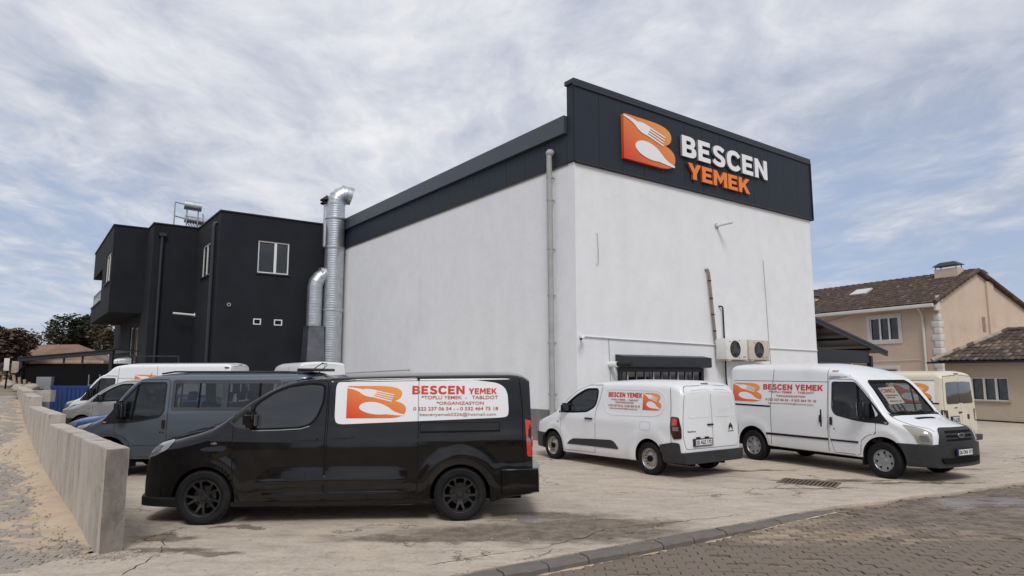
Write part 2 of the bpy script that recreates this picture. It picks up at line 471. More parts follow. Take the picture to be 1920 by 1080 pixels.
def printmat(name):
    m = bpy.data.materials.new(name); m.use_nodes = True; t = NT(m.node_tree); p = t.n['Principled BSDF']
    a = t.node('ShaderNodeAttribute'); a.attribute_name = 'print'
    t.l.new(a.outputs['Color'], p.inputs['Base Color']); p.inputs['Roughness'].default_value = .45
    MATS[name] = m
printmat('emblem_print')
def emblem_colour(u, v):
    t = max(0, min(1, .15 + .75 * u * .7 + .55 * (v - .35)))
    a = (.66, .045, .015); b = (.80, .34, .06)
    return tuple(a[i] + (b[i] - a[i]) * t for i in range(3))

def boolean(o, cutters):
    for c in cutters:
        c.parent = o.parent
        m = o.modifiers.new('b', 'BOOLEAN'); m.operation = 'DIFFERENCE'; m.solver = 'EXACT'; m.object = c
    dg = bpy.context.evaluated_depsgraph_get()
    me = bpy.data.meshes.new_from_object(o.evaluated_get(dg))
    o.modifiers.clear(); old = o.data; o.data = me; bpy.data.meshes.remove(old)
    for c in cutters:
        d = c.data; bpy.data.objects.remove(c); bpy.data.meshes.remove(d)
def cutter(bm, mats):
    bmesh.ops.recalc_face_normals(bm, faces=bm.faces[:])
    return fin(bm, 'cut', mats)
# ------------------------------------------------------------------ vehicle bodies
class PC:
    """monotone cubic through points"""
    def __init__(s, pts):
        pts = sorted(pts); s.x = [p[0] for p in pts]; s.y = [p[1] for p in pts]; n = len(pts)
        h = [s.x[i + 1] - s.x[i] for i in range(n - 1)]; d = [(s.y[i + 1] - s.y[i]) / h[i] for i in range(n - 1)]
        m = [d[0]] + [0] * (n - 2) + [d[-1]]
        for i in range(1, n - 1):
            if d[i - 1] * d[i] > 0:
                w1 = 2 * h[i] + h[i - 1]; w2 = h[i] + 2 * h[i - 1]
                m[i] = (w1 + w2) / (w1 / d[i - 1] + w2 / d[i])
        s.m = m
    def __call__(s, x):
        X = s.x
        if x <= X[0]: return s.y[0]
        if x >= X[-1]: return s.y[-1]
        i = 0
        while x > X[i + 1]: i += 1
        h = X[i + 1] - X[i]; t = (x - X[i]) / h
        return ((2 * t ** 3 - 3 * t * t + 1) * s.y[i] + (t ** 3 - 2 * t * t + t) * h * s.m[i] + (-2 * t ** 3 + 3 * t * t) * s.y[i + 1] + (t ** 3 - t * t) * h * s.m[i + 1])
def sm(a, b, x):
    t = max(0, min(1, (x - a) / (b - a))); return t * t * (3 - 2 * t)

class Van:
    def __init__(s, S, paint, root):
        s.S = S; s.paint = paint; s.root = root
        s.top = PC(S['top']); s.bot = PC(S['bot']); s.tum = PC(S['tum']); s.plan = PC(S['plan']); s.rt = PC(S['rt']); s.cr = PC(S['crown'])
        s.L0, s.L1, s.W = S['L0'], S['L1'], S['W']
        bm = s.loft(s.L0, s.L1)
        s.bvh = BVHTree.FromBMesh(bm)
        s.body = fin(bm, 'body', [paint, 'soft_black', 'interior'], root, None)
    def hw(s, x, z):
        b = s.S.get('bulge'); return s.W / 2 * s.plan(x) * s.tum(z) + (b(x, z) if b else 0)
    def shift(s, x, y, z):
        S = s.S; hw = s.W / 2
        f = 1 - sm(s.L0 + .1, s.L0 + S.get('kx', 1.6), x)
        x2 = x + S['kf'] * (abs(y) / hw) ** 2.3 * f
        g = sm(s.L1 - .5, s.L1, x)
        return x2 - (S['kr'] * (abs(y) / hw) ** 4 + S['tilt'](z)) * g
    def loft(s, x0, x1, zb=None, zt=None, inf=0., flat=False, M=10):
        bm = bmesh.new()
        xs = []
        x = x0
        while x < x1 - 1e-4:
            xs.append(x)
            d0 = x - s.L0; d1 = s.L1 - x
            x += .02 if d0 < .12 else .035 if d0 < .5 else .055 if d1 > .3 else .03
        if x1 - xs[-1] < .012: xs.pop()
        xs.append(x1)
        rings = []
        ns, na, nr = s.S.get('ns', 18), 6, 7
        for x in xs:
            b = (zb(x) if zb else s.bot(x)) - (inf if zb is None else 0); t = (zt(x) if zt else s.top(x) + inf)
            if flat: r, c = .02, .006
            else: r, c = s.rt(x), s.cr(x)
            t = max(t, b + .12); r = min(r, (t - b) * .4)
            zs = t - c - r
            pts = [(0, b)]
            h0 = s.hw(x, b + .05) + inf
            pts += [(h0 * .5, b), (h0 - .05, b), (h0 - .012, b + .015)]
            for i in range(ns + 1):
                z = b + .05 + (zs - b - .05) * i / ns; pts.append((s.hw(x, z) + inf, z))
            he = pts[-1][0]; ry = r * 1.0
            for i in range(1, na + 1):
                a = math.pi / 2 * i / na; pts.append((he - ry + ry * math.cos(a), zs + r * math.sin(a)))
            ye = he - ry
            for i in range(1, nr + 1):
                y = ye * (1 - i / nr); pts.append((y, zs + r + c * (1 - (y / ye) ** 2)))
            rings.append((x, pts))
        N = len(rings[0][1])
        V = []
        for x, pts in rings:
            rr = [bm.verts.new((s.shift(x, y, z), y, z)) for y, z in pts]
            ll = [rr[0]] + [bm.verts.new((s.shift(x, y, z), -y, z)) for y, z in pts[1:-1]] + [rr[-1]]
            V.append((rr, ll))
        for (ra, la), (rb, lb) in zip(V, V[1:]):
            for i in range(N - 1):
                bm.faces.new((ra[i], rb[i], rb[i + 1], ra[i + 1]))
                bm.faces.new((la[i], la[i + 1], lb[i + 1], lb[i]))
        for (x, pts), (rr, ll), rev in ((rings[0], V[0], 0), (rings[-1], V[-1], 1)):
            prev = None
            for i in range(N):
                y, z = pts[i]
                if i in (0, N - 1): row = [rr[i]]
                else:
                    row = [ll[i]]
                    for j in range(1, M):
                        yy = -y + 2 * y * j / M; row.append(bm.verts.new((s.shift(x, yy, z), yy, z)))
                    row.append(rr[i])
                if prev is not None:
                    if len(prev) == 1 or len(row) == 1:
                        L_ = row if len(prev) == 1 else prev; a = prev[0] if len(prev) == 1 else row[0]
                        for j in range(len(L_) - 1): bm.faces.new((a, L_[j], L_[j + 1]))
                    else:
                        for j in range(M): bm.faces.new((prev[j], prev[j + 1], row[j + 1], row[j]))
                prev = row
        bmesh.ops.remove_doubles(bm, verts=bm.verts[:], dist=1e-6)
        bmesh.ops.recalc_face_normals(bm, faces=bm.faces[:])
        return bm
    def cast(s, side, u, v):
        if side == 'L': o, d = Vector((u, -5, v)), Vector((0, 1, 0))
        elif side == 'R': o, d = Vector((u, 5, v)), Vector((0, -1, 0))
        elif side == 'F': o, d = Vector((-6, u, v)), Vector((1, 0, 0))
        elif side == 'B': o, d = Vector((12, u, v)), Vector((-1, 0, 0))
        elif side in ('DL', 'DR'):
            g = -1 if side == 'DL' else 1
            d = Vector((.7071, -.7071 * g, 0)); t_ = Vector((.7071, .7071 * g, 0))
            o = Vector((s.L0 + .3, .70 * g, v)) + t_ * u - d * 5
        else: o, d = Vector((u, v, 6)), Vector((0, 0, -1))
        h = s.bvh.ray_cast(o, d)
        if h[0] is None:
            q = {'DL': o + d * 5, 'DR': o + d * 5, 'L': Vector((u, -s.W / 2, v)), 'R': Vector((u, s.W / 2, v)), 'F': Vector((s.L0, u, v)), 'B': Vector((s.L1, u, v)), 'T': Vector((u, v, 2))}[side]
            h = s.bvh.find_nearest(q)
        n = h[1]
        if n.dot(d) > 0: n = -n
        return h[0], n
    def patch(s, name, side, loops, m, off=.005, thick=.012, step=.09, parent=None, smooth=35, wrap=None, join=None):
        if not isinstance(loops[0][0], (tuple, list, Vector)): loops = [loops]
        V, F = cdt(loops, step)
        bm = join or bmesh.new()
        def fn(u, v):
            h, n = s.cast(side, u, v); return h + n * off, h + n * (off - thick)
        fs = sheet(bm, V, F, fn)
        bmesh.ops.recalc_face_normals(bm, faces=fs)
        if join is not None: return fs
        # outward check
        return fin(bm, name, m, parent or s.root, smooth)
    def ring(s, name, side, poly, m, w=.012, off=.002, inner=None, parent=None, thick=.01, step=.09):
        return s.patch(name, side, [offpoly(poly, w), offpoly(poly, -(w if inner is None else inner))], m, off, thick, step, parent)
    def line(s, side, pts, wd, bm, off=.0035, step=.05):
        """thin dark joint line following the surface"""
        P_ = []
        for a, b in zip(pts, pts[1:]):
            a = Vector(a); b = Vector(b); n = max(1, int((b - a).length / step)); P_ += [a.lerp(b, i / n) for i in range(n)]
        P_.append(Vector(pts[-1])); prev = None
        for i, p in enumerate(P_):
            t = (P_[min(i + 1, len(P_) - 1)] - P_[max(i - 1, 0)]).normalized(); n2 = Vector((-t.y, t.x)) * wd / 2
            row = []
            for q in (p - n2, p + n2):
                h, n = s.cast(side, q.x, q.y); row += [bm.verts.new(h + n * off), bm.verts.new(h - n * .004)]
            if prev:
                for a, b in ((0, 2), (2, 3), (3, 1), (1, 0)):
                    bm.faces.new((prev[a], prev[b], row[b], row[a]))
            prev = row
    def flat(s, name, side, VF, m, off=.007, thick=.003, parent=None, conv=None, colour=None):
        """lettering or print: ready-made flat mesh projected on the body"""
        V, F = VF
        bm = bmesh.new()
        def fn(u, v):
            a, b = conv(u, v) if conv else (u, v)
            h, n = s.cast(side, a, b); return h + n * off, h + n * (off - thick)
        fs = sheet(bm, V, F, fn)
        bmesh.ops.recalc_face_normals(bm, faces=fs)
        o = fin(bm, name, m, parent or s.root)
        return o

def arch_push(bm, xc, zc, r, sgn):
    for v in bm.verts:
        dz = v.co.z - zc
        if abs(v.co.y) > .5 and abs(dz) < r:
            lim = xc + sgn * math.sqrt(r * r - dz * dz)
            if (v.co.x - lim) * sgn < 0: v.co.x = lim
def arch_cutter(x, z, r, y0, y1, sgn, mats, squash=1.0):
    bm = bmesh.new(); n = 36
    poly = [(x + r * math.cos(2 * math.pi * i / n), z + r * squash * math.sin(2 * math.pi * i / n)) for i in range(n)]
    poly2 = []
    for (a, b) in poly: poly2.append((a, b if b > z else b - .3 if b < z - .05 else b))
    prism(bm, poly2, y0, y1, 1, lambda u, v, w_: (u, w_ * sgn, v))
    return cutter(bm, mats)
WHEEL_CACHE = {}
def rim_mesh(style, R0):
    """outward is -y, flat face at y=0; returns mesh"""
    circ = lambda r, n=40, cx=0, cy=0, ph=0: [(cx + r * math.cos(ph + 2 * math.pi * i / n), cy + r * math.sin(ph + 2 * math.pi * i / n)) for i in range(n)]
    holes = []
    if style == 'spoke':
        for k_ in range(5):
            a = 2 * math.pi * k_ / 5 + math.pi / 2
            def pol(r, d): return (r * R0 * math.cos(a + d), r * R0 * math.sin(a + d))
            # opening inside the fork of a Y spoke
            holes.append(rounded([pol(.46, 0), pol(.87, -.20), pol(.90, 0), pol(.87, .20)], .02 * R0 * 3, 3))
            d0 = math.pi / 5
            holes.append(rounded([pol(.27, d0), pol(.42, d0 - .33), pol(.86, d0 - .30), pol(.90, d0), pol(.86, d0 + .30), pol(.42, d0 + .33)], .03 * R0 * 2, 3))
        thick = .03
        dish = lambda r: .028 * (1 - sm(.2, .9, r / R0))
    elif style == 'steel':
        for k_ in range(16):
            a = 2 * math.pi * k_ / 16; def_ = .115
            def pol(r, d): return (r * R0 * math.cos(a + d), r * R0 * math.sin(a + d))
            holes.append(rounded([pol(.66, -def_), pol(.84, -def_ * .9), pol(.84, def_ * .9), pol(.66, def_)], .02, 2))
        thick = .008
        dish = lambda r: .030 * sm(.35, .62, r / R0) - .03 * sm(.62, .95, r / R0) + .02
    else:
        for k_ in range(7):
            a = 2 * math.pi * k_ / 7
            def pol(r, d): return (r * R0 * math.cos(a + d), r * R0 * math.sin(a + d))
            holes.append(rounded([pol(.62, -.15), pol(.86, -.17), pol(.86, .17), pol(.62, .15)], .025, 3))
        thick = .01
        dish = lambda r: .018 * math.exp(-((r / R0 - .52) / .14) ** 2) + .012 * sm(.6, 1, r / R0)
    V, F = cdt([circ(R0 * .955)] + holes, R0 * .16)
    bm = bmesh.new()
    fs = sheet(bm, V, F, lambda u, v: ((u, dish(math.hypot(u, v)), v), (u, dish(math.hypot(u, v)) + thick, v)))
    bmesh.ops.recalc_face_normals(bm, faces=fs)
    # barrel and lip
    fs = lathe(bm, [(R0 * .955, .012), (R0 * .965, -.004), (R0 * 1.0, -.012), (R0 * 1.03, .0), (R0 * 1.03, .03), (R0 * .93, .05), (R0 * .92, .16)], 44)
    # hub
    h = {'spoke': (.20, .012), 'steel': (.30, -.028), 'cap': (.24, -.004)}[style]
    lathe(bm, [(0.0001, h[1]), (R0 * h[0] * .8, h[1]), (R0 * h[0], h[1] + .012), (R0 * h[0], .07)], 24, mi=1 if style == 'steel' else 0)
    if style != 'steel':
        for k_ in range(5):
            a = 2 * math.pi * k_ / 5 + .3
            lathe(bm, [(0.0001, h[1] + .004), (.011, h[1] + .004), (.013, h[1] + .012), (.013, .06)], 8, center=(R0 * .30 * math.cos(a), 0, R0 * .30 * math.sin(a)))
    # dark disc and drum behind
    fs = lathe(bm, [(0.0001, .075), (R0 * .60, .075), (R0 * .60, .11), (0.0001, .11)], 30, mi=2)
    fs = lathe(bm, [(R0 * .5, .15), (R0 * .93, .15)], 30, mi=1)
    fs = lathe(bm, [(0.0001, .149), (R0 * .55, .149)], 30, mi=1)
    me = bpy.data.meshes.new('rim'); bm.to_mesh(me); bm.free()
    return me
def wheel(van, x, side, r, rimr, wd, style, rmat, y_out, steer=0):
    key = (r, rimr, wd, style, rmat)
    if key not in WHEEL_CACHE:
        bm = bmesh.new(); e = .018
        h = wd / 2
        prof = [(rimr * .99, -h + .028), (rimr * 1.03, -h + .012), (rimr * 1.10, -h + .004), (r * .86, -h - .004), (r * .93, -h + .004), (r * .975, -h + .016), (r * .995, -h + .034)]
        for i in range(4):
            y0 = -h + .045 + i * (wd - .09) / 4 + .006; y1 = y0 + (wd - .09) / 4 - .012
            prof += [(r, y0), (r, y1), (r - .007, y1 + .002), (r - .007, y1 + .010)] if i < 3 else [(r, y0), (r, y1)]
        prof += [(r * .995, h - .034), (r * .975, h - .016), (r * .93, h - .004), (r * .86, h + .002), (rimr * 1.0, h - .02)]
        lathe(bm, prof, 64)
        # shoulder blocks
        for j in range(64):
            a = 2 * math.pi * j / 64
            M = Matrix.Rotation(-a, 4, 'Y') @ Matrix.Translation((r - .007, -h + .022, 0))
            box(bm, (-.006, -.011, -.009), (.0065, .010, .009), M=M)
        # raised ring on the sidewall
        lathe(bm, [(r * .885, -h - .0035), (r * .89, -h - .008), (r * .90, -h - .008), (r * .905, -h - .0015)], 64)
        bmesh.ops.recalc_face_normals(bm, faces=bm.faces[:])
        me = bpy.data.meshes.new('wheel'); bm.to_mesh(me); bm.free(); me.materials.append(MATS['tyre'])
        me.polygons.foreach_set('use_smooth', [True] * len(me.polygons)); me.set_sharp_from_angle(angle=R(35))
        rm = rim_mesh(style, rimr)
        for q in (rmat, 'soft_black', 'cap_rim' if style != 'spoke' else 'black_rim'): rm.materials.append(MATS[q])
        rm.polygons.foreach_set('use_smooth', [True] * len(rm.polygons)); rm.set_sharp_from_angle(angle=R(35))
        WHEEL_CACHE[key] = (me, rm)
    me, rm = WHEEL_CACHE[key]
    o = bpy.data.objects.new('wheel', me); COL.objects.link(o); o.parent = van.root
    h = wd / 2
    o.location = (x, (-(y_out - h)) if side == 'L' else (y_out - h), r - .006)
    o.rotation_euler = (0, 0, (0 if side == 'L' else math.pi) + steer)
    q = bpy.data.objects.new('rim', rm); COL.objects.link(q); q.parent = o; q.location = (0, -h + .022, 0)
    q.rotation_euler = (0, random.uniform(0, 6), 0)
    return o
def axle_block(v, x, r):
    bm = bmesh.new(); tube(bm, [(x, -v.W / 2 + .2, r), (x, v.W / 2 - .2, r)], .05, 10); box(bm, (x - .12, -.16, r - .1), (x + .12, .16, r + .12))
    return fin(bm, 'axle', 'soft_black', v.root)
def underside(v, x0, x1, z=.19):
    """exhaust, chassis rails and floor pan seen below the sills"""
    bm = bmesh.new()
    for y in (-.45, .45): box(bm, (x0, y - .05, z + .02), (x1, y + .05, z + .2))
    box(bm, (x0 + .2, -.75, z + .09), (x1 - .1, .75, z + .2))
    tube(bm, [(x0 + .4, .2, z + .02), (x1 - .9, .2, z + .02), (x1 - .5, .35, z + .02)], .035, 10)
    return fin(bm, 'chassis', 'soft_black', v.root)
def mirror_(v, side, x, z, y, w_=.20, h_=.30, d_=.14, m='black_plastic', arm=.12):
    s_ = -1 if side == 'L' else 1
    bm = bmesh.new()
    box(bm, (x - d_, s_ * y, z), (x, s_ * (y + w_), z + h_) if s_ > 0 else (x, s_ * (y + w_), z + h_), bev=0)
    bmesh.ops.bevel(bm, geom=bm.edges[:], offset=.045, segments=3, affect='EDGES')
    tube(bm, [(x - d_ / 2, s_ * (y - arm), z - .02), (x - d_ / 2, s_ * (y + .06), z + .05)], .028, 8)
    bmesh.ops.recalc_face_normals(bm, faces=bm.faces[:])
    o = fin(bm, 'wing_mirror', m, v.root, 40)
    bm = bmesh.new(); box(bm, (x + .001, s_ * (y + .02), z + .03), (x + .005, s_ * (y + w_ - .02), z + h_ - .03))
    fin(bm, 'mirror_glass', 'chrome', o)
    return o
def handle(v, side, x, z, w_=.24, h_=.035, m='black_plastic', vert=False, parent=None):
    if vert: w_, h_ = h_, w_
    bm = bmesh.new()
    v.patch('', side, rounded([(x - w_ * .38, z - h_ * 1.1), (x + w_ * .38, z - h_ * 1.1), (x + w_ * .38, z + h_ * 1.3), (x - w_ * .38, z + h_ * 1.3)], .02), m, .002, .006, join=bm)
    v.patch('', side, rounded([(x - w_ / 2, z - h_ / 2), (x + w_ / 2, z - h_ / 2), (x + w_ / 2, z + h_ / 2), (x - w_ / 2, z + h_ / 2)], .014), m, .032, .02, join=bm)
    return fin(bm, 'door_handle', m, parent or v.root, 35)
def seat(v, x, y, z=.55, name='seat', hgt=.65):
    bm = bmesh.new()
    box(bm, (x - .25, y - .24, z), (x + .25, y + .24, z + .16), .05)
    M = Matrix.Translation((x + .25, y, z + .1)) @ Matrix.Rotation(R(12), 4, 'Y')
    box(bm, (-.07, -.23, 0), (.07, .23, hgt), .05, M=M)
    M = Matrix.Translation((x + .25 + hgt * .21, y, z + .12 + hgt * .98)) @ Matrix.Rotation(R(10), 4, 'Y')
    box(bm, (-.05, -.13, .02), (.05, .13, .2), .04, M=M)
    return fin(bm, name, 'seat_cloth', v.root, 40)
def cab_inside(v, x_dash, zd, xs, ydr=-.38, zs=.62, wheel_=True):
    W2 = v.W / 2 - .14
    bm = bmesh.new(); box(bm, (x_dash - .35, -W2, zd - .45), (x_dash + .12, W2, zd - .02), .06)
    fin(bm, 'dashboard', 'interior', v.root, 40)
    seat(v, xs, ydr, zs); seat(v, xs, -ydr, zs)
    if wheel_:
        bm = bmesh.new(); n = 28; pts = [(.17 * math.cos(2 * math.pi * i / n), .17 * math.sin(2 * math.pi * i / n), 0) for i in range(n + 1)]
        tube(bm, pts, .014, 6, cap=False); tube(bm, [(-.16, 0, 0), (.16, 0, 0)], .014, 6); tube(bm, [(0, 0, 0), (0, -.16, 0)], .014, 6)
        M = Matrix.Translation((x_dash + .25, ydr, zd + .04)) @ Matrix.Rotation(R(-58), 4, 'Y')
        bmesh.ops.transform(bm, matrix=M, verts=bm.verts[:]); fin(bm, 'steering_wheel', 'black_plastic', v.root, 40)
def plate(v, side, c, text, w_=.50, h_=.11, parent=None):
    """number plate as a flat board just off the body"""
    s_ = 1 if side == 'B' else -1
    h, n = v.cast(side, c[0], c[1]); x = h.x + s_ * c[2] if len(c) > 2 else h.x + s_ * .012
    def P3(u, vv, w2): return (x + s_ * w2, c[0] + u * s_, c[1] + vv)
    bm = bmesh.new(); prism(bm, rounded([(-w_ / 2, -h_ / 2), (w_ / 2, -h_ / 2), (w_ / 2, h_ / 2), (-w_ / 2, h_ / 2)], .012), -.02, .006, 0, P3)
    bmesh.ops.recalc_face_normals(bm, faces=bm.faces[:])
    o = fin(bm, 'number_plate', 'plate_white', parent or v.root)
    bm = bmesh.new(); prism(bm, [(-w_ / 2 + .004, -h_ / 2 + .006), (-w_ / 2 + .045, -h_ / 2 + .006), (-w_ / 2 + .045, h_ / 2 - .006), (-w_ / 2 + .004, h_ / 2 - .006)], .004, .008, 0, P3); fin(bm, 'country_band', 'print_navy', o)
    bm = bmesh.new(); V, F = text2d(text, (-w_ / 2 + .06, w_ / 2 - .02, -h_ / 2 + .02, h_ / 2 - .02), .025)
    sheet(bm, V, F, lambda u, vv: (P3(u, vv, .009), P3(u, vv, .004))); bmesh.ops.recalc_face_normals(bm, faces=bm.faces[:]); fin(bm, 'lettering', 'print_dark', o)['kind'] = 'stuff'
    bm = bmesh.new()
    A = [(-w_ / 2, -h_ / 2), (w_ / 2, -h_ / 2), (w_ / 2, h_ / 2), (-w_ / 2, h_ / 2)]
    V, F = cdt([offpoly(A, .014), offpoly(A, -.002)], .3); sheet(bm, V, F, lambda u, vv: (P3(u, vv, .010), P3(u, vv, -.02))); bmesh.ops.recalc_face_normals(bm, faces=bm.faces[:]); fin(bm, 'plate_frame', 'black_plastic', o)
    return o
def livery(v, side, base, x0, x1, z0, z1, lx0, lx1, lz0, lz1, lines, parent, mirror=False, off=.006):
    """emblem and text lines; coordinates in the side plane, x along the picture direction"""
    cv = (lambda u, w_: (u, w_))
    def emb(name, poly, m, o_):
        V, F = cdt([poly], .13)
        V = [(lx0 + a * (lx1 - lx0), lz0 + b * (lz1 - lz0)) for a, b in V]
        return V, F
    V, F = cdt([LOGO_B], .10)
    bm = bmesh.new(); col = {}
    us = [(a, b) for a, b in V]
    def fn(i):
        a, b = us[i]; h, n = v.cast(side, lx0 + a * (lx1 - lx0), lz0 + b * (lz1 - lz0)); return h + n * off
    vs = [bm.verts.new(fn(i)) for i in range(len(us))]
    for f in F: bm.faces.new([vs[i] for i in f])
    me = bpy.data.meshes.new('emblem'); bm.to_mesh(me); bm.free()
    at = me.color_attributes.new('print', 'FLOAT_COLOR', 'POINT')
    for i, (a, b) in enumerate(us): at.data[i].color = (*emblem_colour(a, b), 1)
    e = link(me, 'emblem', 'emblem_print', parent)
    for nm, poly in (('fork_print', LOGO_FORK), ('spoon_print', LOGO_SPOON)):
        v.flat(nm, side, emb(nm, poly, '', 0), 'sticker_white', off + .0025, .002, e)
    groups = {}
    for (s_, m, a, b, c, d, bold) in lines:
        if set(s_) <= set('BESCNYMK '):
            tot = sum(.45 if q == ' ' else letter_loops(q)[0] + .13 for q in s_) - .13; sx = (b - a) / tot; x = a
            for q in s_:
                if q == ' ': x += .45 * sx; continue
                w_, lo = letter_loops(q); V, F = cdt(lo, .6)
                v.flat('letter', side, ([(x + p[0] * sx, c + p[1] * (d - c)) for p in V], F), m, off + .0025, .002, parent); x += (w_ + .13) * sx
            continue
        V, F = text2d(s_, (a, b, c, d), bold)
        L_ = groups.setdefault(m, ([], [])); o_ = len(L_[0]); L_[0].extend(V); L_[1].extend([tuple(i + o_ for i in f) for f in F])
    for m, VF in groups.items(): v.flat('lettering', side, VF, m, off + .0025, .002, parent)['kind'] = 'stuff'

def dist_bulge(items):
    """items: (x0, x1, z, halfheight, amount, fade) horizontal swellings on the body side"""
    def f(x, z):
        d = 0
        for (x0, x1, zc, hh, am, fd) in items:
            a = sm(x0, x0 + fd, x) * (1 - sm(x1 - fd, x1, x)); q = (z - zc) / hh
            if abs(q) < 1: d += am * a * (1 - q * q) ** 2
        return d
    return f
def ledge(x0, x1, zf, rise, am, fall, fd):
    """a crease: a short facet turned upward, fading out downwards"""
    def f(x, z):
        a = sm(x0, x0 + fd, x) * (1 - sm(x1 - fd * .5, x1, x))
        if a <= 0: return 0
        zt = zf(x) + rise
        if z > zt: return 0
        return am * a * sm(zt, zt - rise, z) * (1 - sm(zt - rise, zt - rise - fall, z))
    return f
def arch_bulge(xc, zc, r, am, wd=.10):
    def f(x, z):
        q = math.hypot(x - xc, z - zc)
        if z < zc - .2: return 0
        return am * math.exp(-((q - r) / wd) ** 2)
    return f
def addf(*fs): return lambda x, z: sum(f(x, z) for f in fs)

# ================================================================== black long van
def make_black(root):
    S = dict(L0=-.96, L1=4.47, W=2.0,
        top=[(-.96, .62), (-.945, .80), (-.90, .95), (-.82, 1.045), (-.68, 1.12), (-.45, 1.19), (-.2, 1.25), (.02, 1.32), (.2, 1.42), (.4, 1.555), (.6, 1.695), (.8, 1.81), (1.0, 1.90), (1.25, 1.955), (1.7, 1.985), (2.7, 2.01), (4.1, 2.02), (4.36, 1.99), (4.47, 1.93)],
        bot=[(-.96, .36), (-.86, .26), (-.5, .22), (3.8, .24), (4.1, .30), (4.47, .34)],
        ns=46, tum=[(.2, .955), (.35, .985), (.55, 1.0), (.95, 1.0), (1.08, .995), (1.17, .978), (1.25, .960), (1.6, .925), (2.0, .875)],
        plan=[(-.96, .76), (-.9, .82), (-.8, .885), (-.6, .945), (-.3, .982), (.1, 1.0), (3.6, 1.0), (4.2, .985), (4.42, .965), (4.47, .945)],
        rt=[(-.96, .05), (-.7, .12), (0, .13), (.3, .09), (1.2, .10), (4.3, .10), (4.47, .06)],
        crown=[(-.96, .03), (-.5, .06), (.3, .05), (1.2, .045), (4.47, .04)],
        kf=.22, kr=.05, tilt=lambda z: .06 * max(0, (z - .6) / 1.4),
        bulge=addf(ledge(.55, 2.78, lambda x: .565 + .035 * min(1, (x - .55)), .045, .034, .30, .4), ledge(.62, 2.74, lambda x: .375 + .01 * x, .035, .030, .12, .25), ledge(3.85, 4.8, lambda x: .73, .03, .012, .2, .1),
                   arch_bulge(0, .35, .49, .017, .07), arch_bulge(3.42, .35, .52, .026, .09), ledge(-.25, .25, lambda x: .97, .035, .016, .12, .18)))
    v = Van(S, 'black_paint', root)
    mats = ['black_paint', 'soft_black', 'interior']
    cuts = []
    for x in (0, 3.42):
        for sg in (-1, 1): cuts.append(arch_cutter(x, .345, .415, .62, 1.3, sg, mats))
    boolean(v.body, cuts)
    for f in v.body.data.polygons: f.use_smooth = True
    v.body.data.set_sharp_from_angle(angle=R(38))
    for x in (0, 3.42):
        axle_block(v, x, .33)
        for sd_ in 'LR': wheel(v, x, sd_, .358, .245, .225, 'spoke', 'black_rim', .985)
    underside(v, -.6, 4.3)
    # windows, doors
    win = rounded([(.70, 1.245), (1.23, 1.265), (1.37, 1.31), (1.46, 1.42), (1.53, 1.62), (1.535, 1.835), (1.34, 1.855), (1.06, 1.815), (.86, 1.735), (.69, 1.62), (.61, 1.55), (.60, 1.38), (.61, 1.26)], .05)
    qtr = rounded([(.28, 1.355), (.43, 1.475), (.555, 1.56), (.565, 1.38), (.555, 1.24), (.37, 1.27)], .03)
    door = rounded([(.34, 1.45), (.355, 1.21), (.36, .88), (.39, .57), (.45, .36), (.52, .275), (1.565, .285), (1.565, 1.08), (1.58, 1.895), (1.34, 1.905), (1.04, 1.875), (.84, 1.80), (.62, 1.665)], .05)
    slide = rounded([(1.60, .285), (2.71, .30), (2.715, .40), (2.83, .40), (2.83, 1.935), (1.61, 1.91)], .03)
    for sd_ in 'LR':
        d = v.patch('door', sd_, [door, win], 'black_paint', .003, .008)
        v.ring('door_gap', sd_, door, 'soft_black', .011, .0015, parent=d)
        v.patch('window', sd_, [offpoly(win, -.012)], 'black_glass', .001, .006, parent=d)
        v.ring('window_seal', sd_, win, 'soft_black', .018, .0055, inner=.012, parent=d, thick=.012)
        handle(v, sd_, 1.34, 1.115, .27, .035, 'black_paint', parent=d)
        v.patch('quarter_window', sd_, [qtr], 'black_glass', .004, .006)
        bm = bmesh.new(); v.line(sd_, [(.60, 1.225), (.95, 1.232), (1.24, 1.248), (1.36, 1.283)], .012, bm, .011); fin(bm, 'window_trim', 'grey_metal', d)
        s2 = v.patch('sliding_door', sd_, [slide], 'black_paint', .003, .008)
        v.ring('door_gap', sd_, slide, 'soft_black', .011, .0015, parent=s2)
        handle(v, sd_, 1.81, 1.14, .27, .035, 'black_paint', parent=s2)
        rail = rounded([(2.86, 1.20), (3.96, 1.215), (3.96, 1.32), (2.86, 1.32)], .03)
        r_ = v.ring('slide_rail', sd_, rail, 'soft_black', .005, .002, step=.15)
        bm = bmesh.new(); v.line(sd_, [(2.86, 1.19), (3.97, 1.205)], .022, bm, .003); fin(bm, 'rail_slot', 'soft_black', r_)
        # reflector-like oval and side repeater
        v.patch('side_repeater', sd_, rounded([(.06, 1.065), (.10, 1.045), (.17, 1.055), (.13, 1.085)], .02), 'chrome', .008, .01)
        bm = bmesh.new(); v.patch('', sd_, [[(.36, .215), (3.02, .235), (3.02, .31), (.36, .29)]], 'black_plastic', .012, .03, .2, join=bm); fin(bm, 'sill', 'black_plastic', root, 35)
        mirror_(v, sd_, .66, 1.27, .955, .17, .21, .16, 'black_paint')
        # tail lamps
        tl = rounded([(4.32, 1.36), (4.40, 1.34), (4.425, 1.10), (4.44, .84), (4.345, .86)], .02)
        L_ = v.patch('tail_light', sd_, [tl], 'red_lens', .012, .03, .05)
        v.patch('reversing_lamp', sd_, [[(4.335, 1.10), (4.425, 1.10), (4.43, 1.05), (4.335, 1.05)]], 'clear_lens', .0155, .006, .05, parent=L_)
        bm = bmesh.new(); v.line(sd_, [(4.29, .78), (4.285, 1.5), (4.24, 1.97)], .014, bm); fin(bm, 'rear_door_gap', 'soft_black', root)
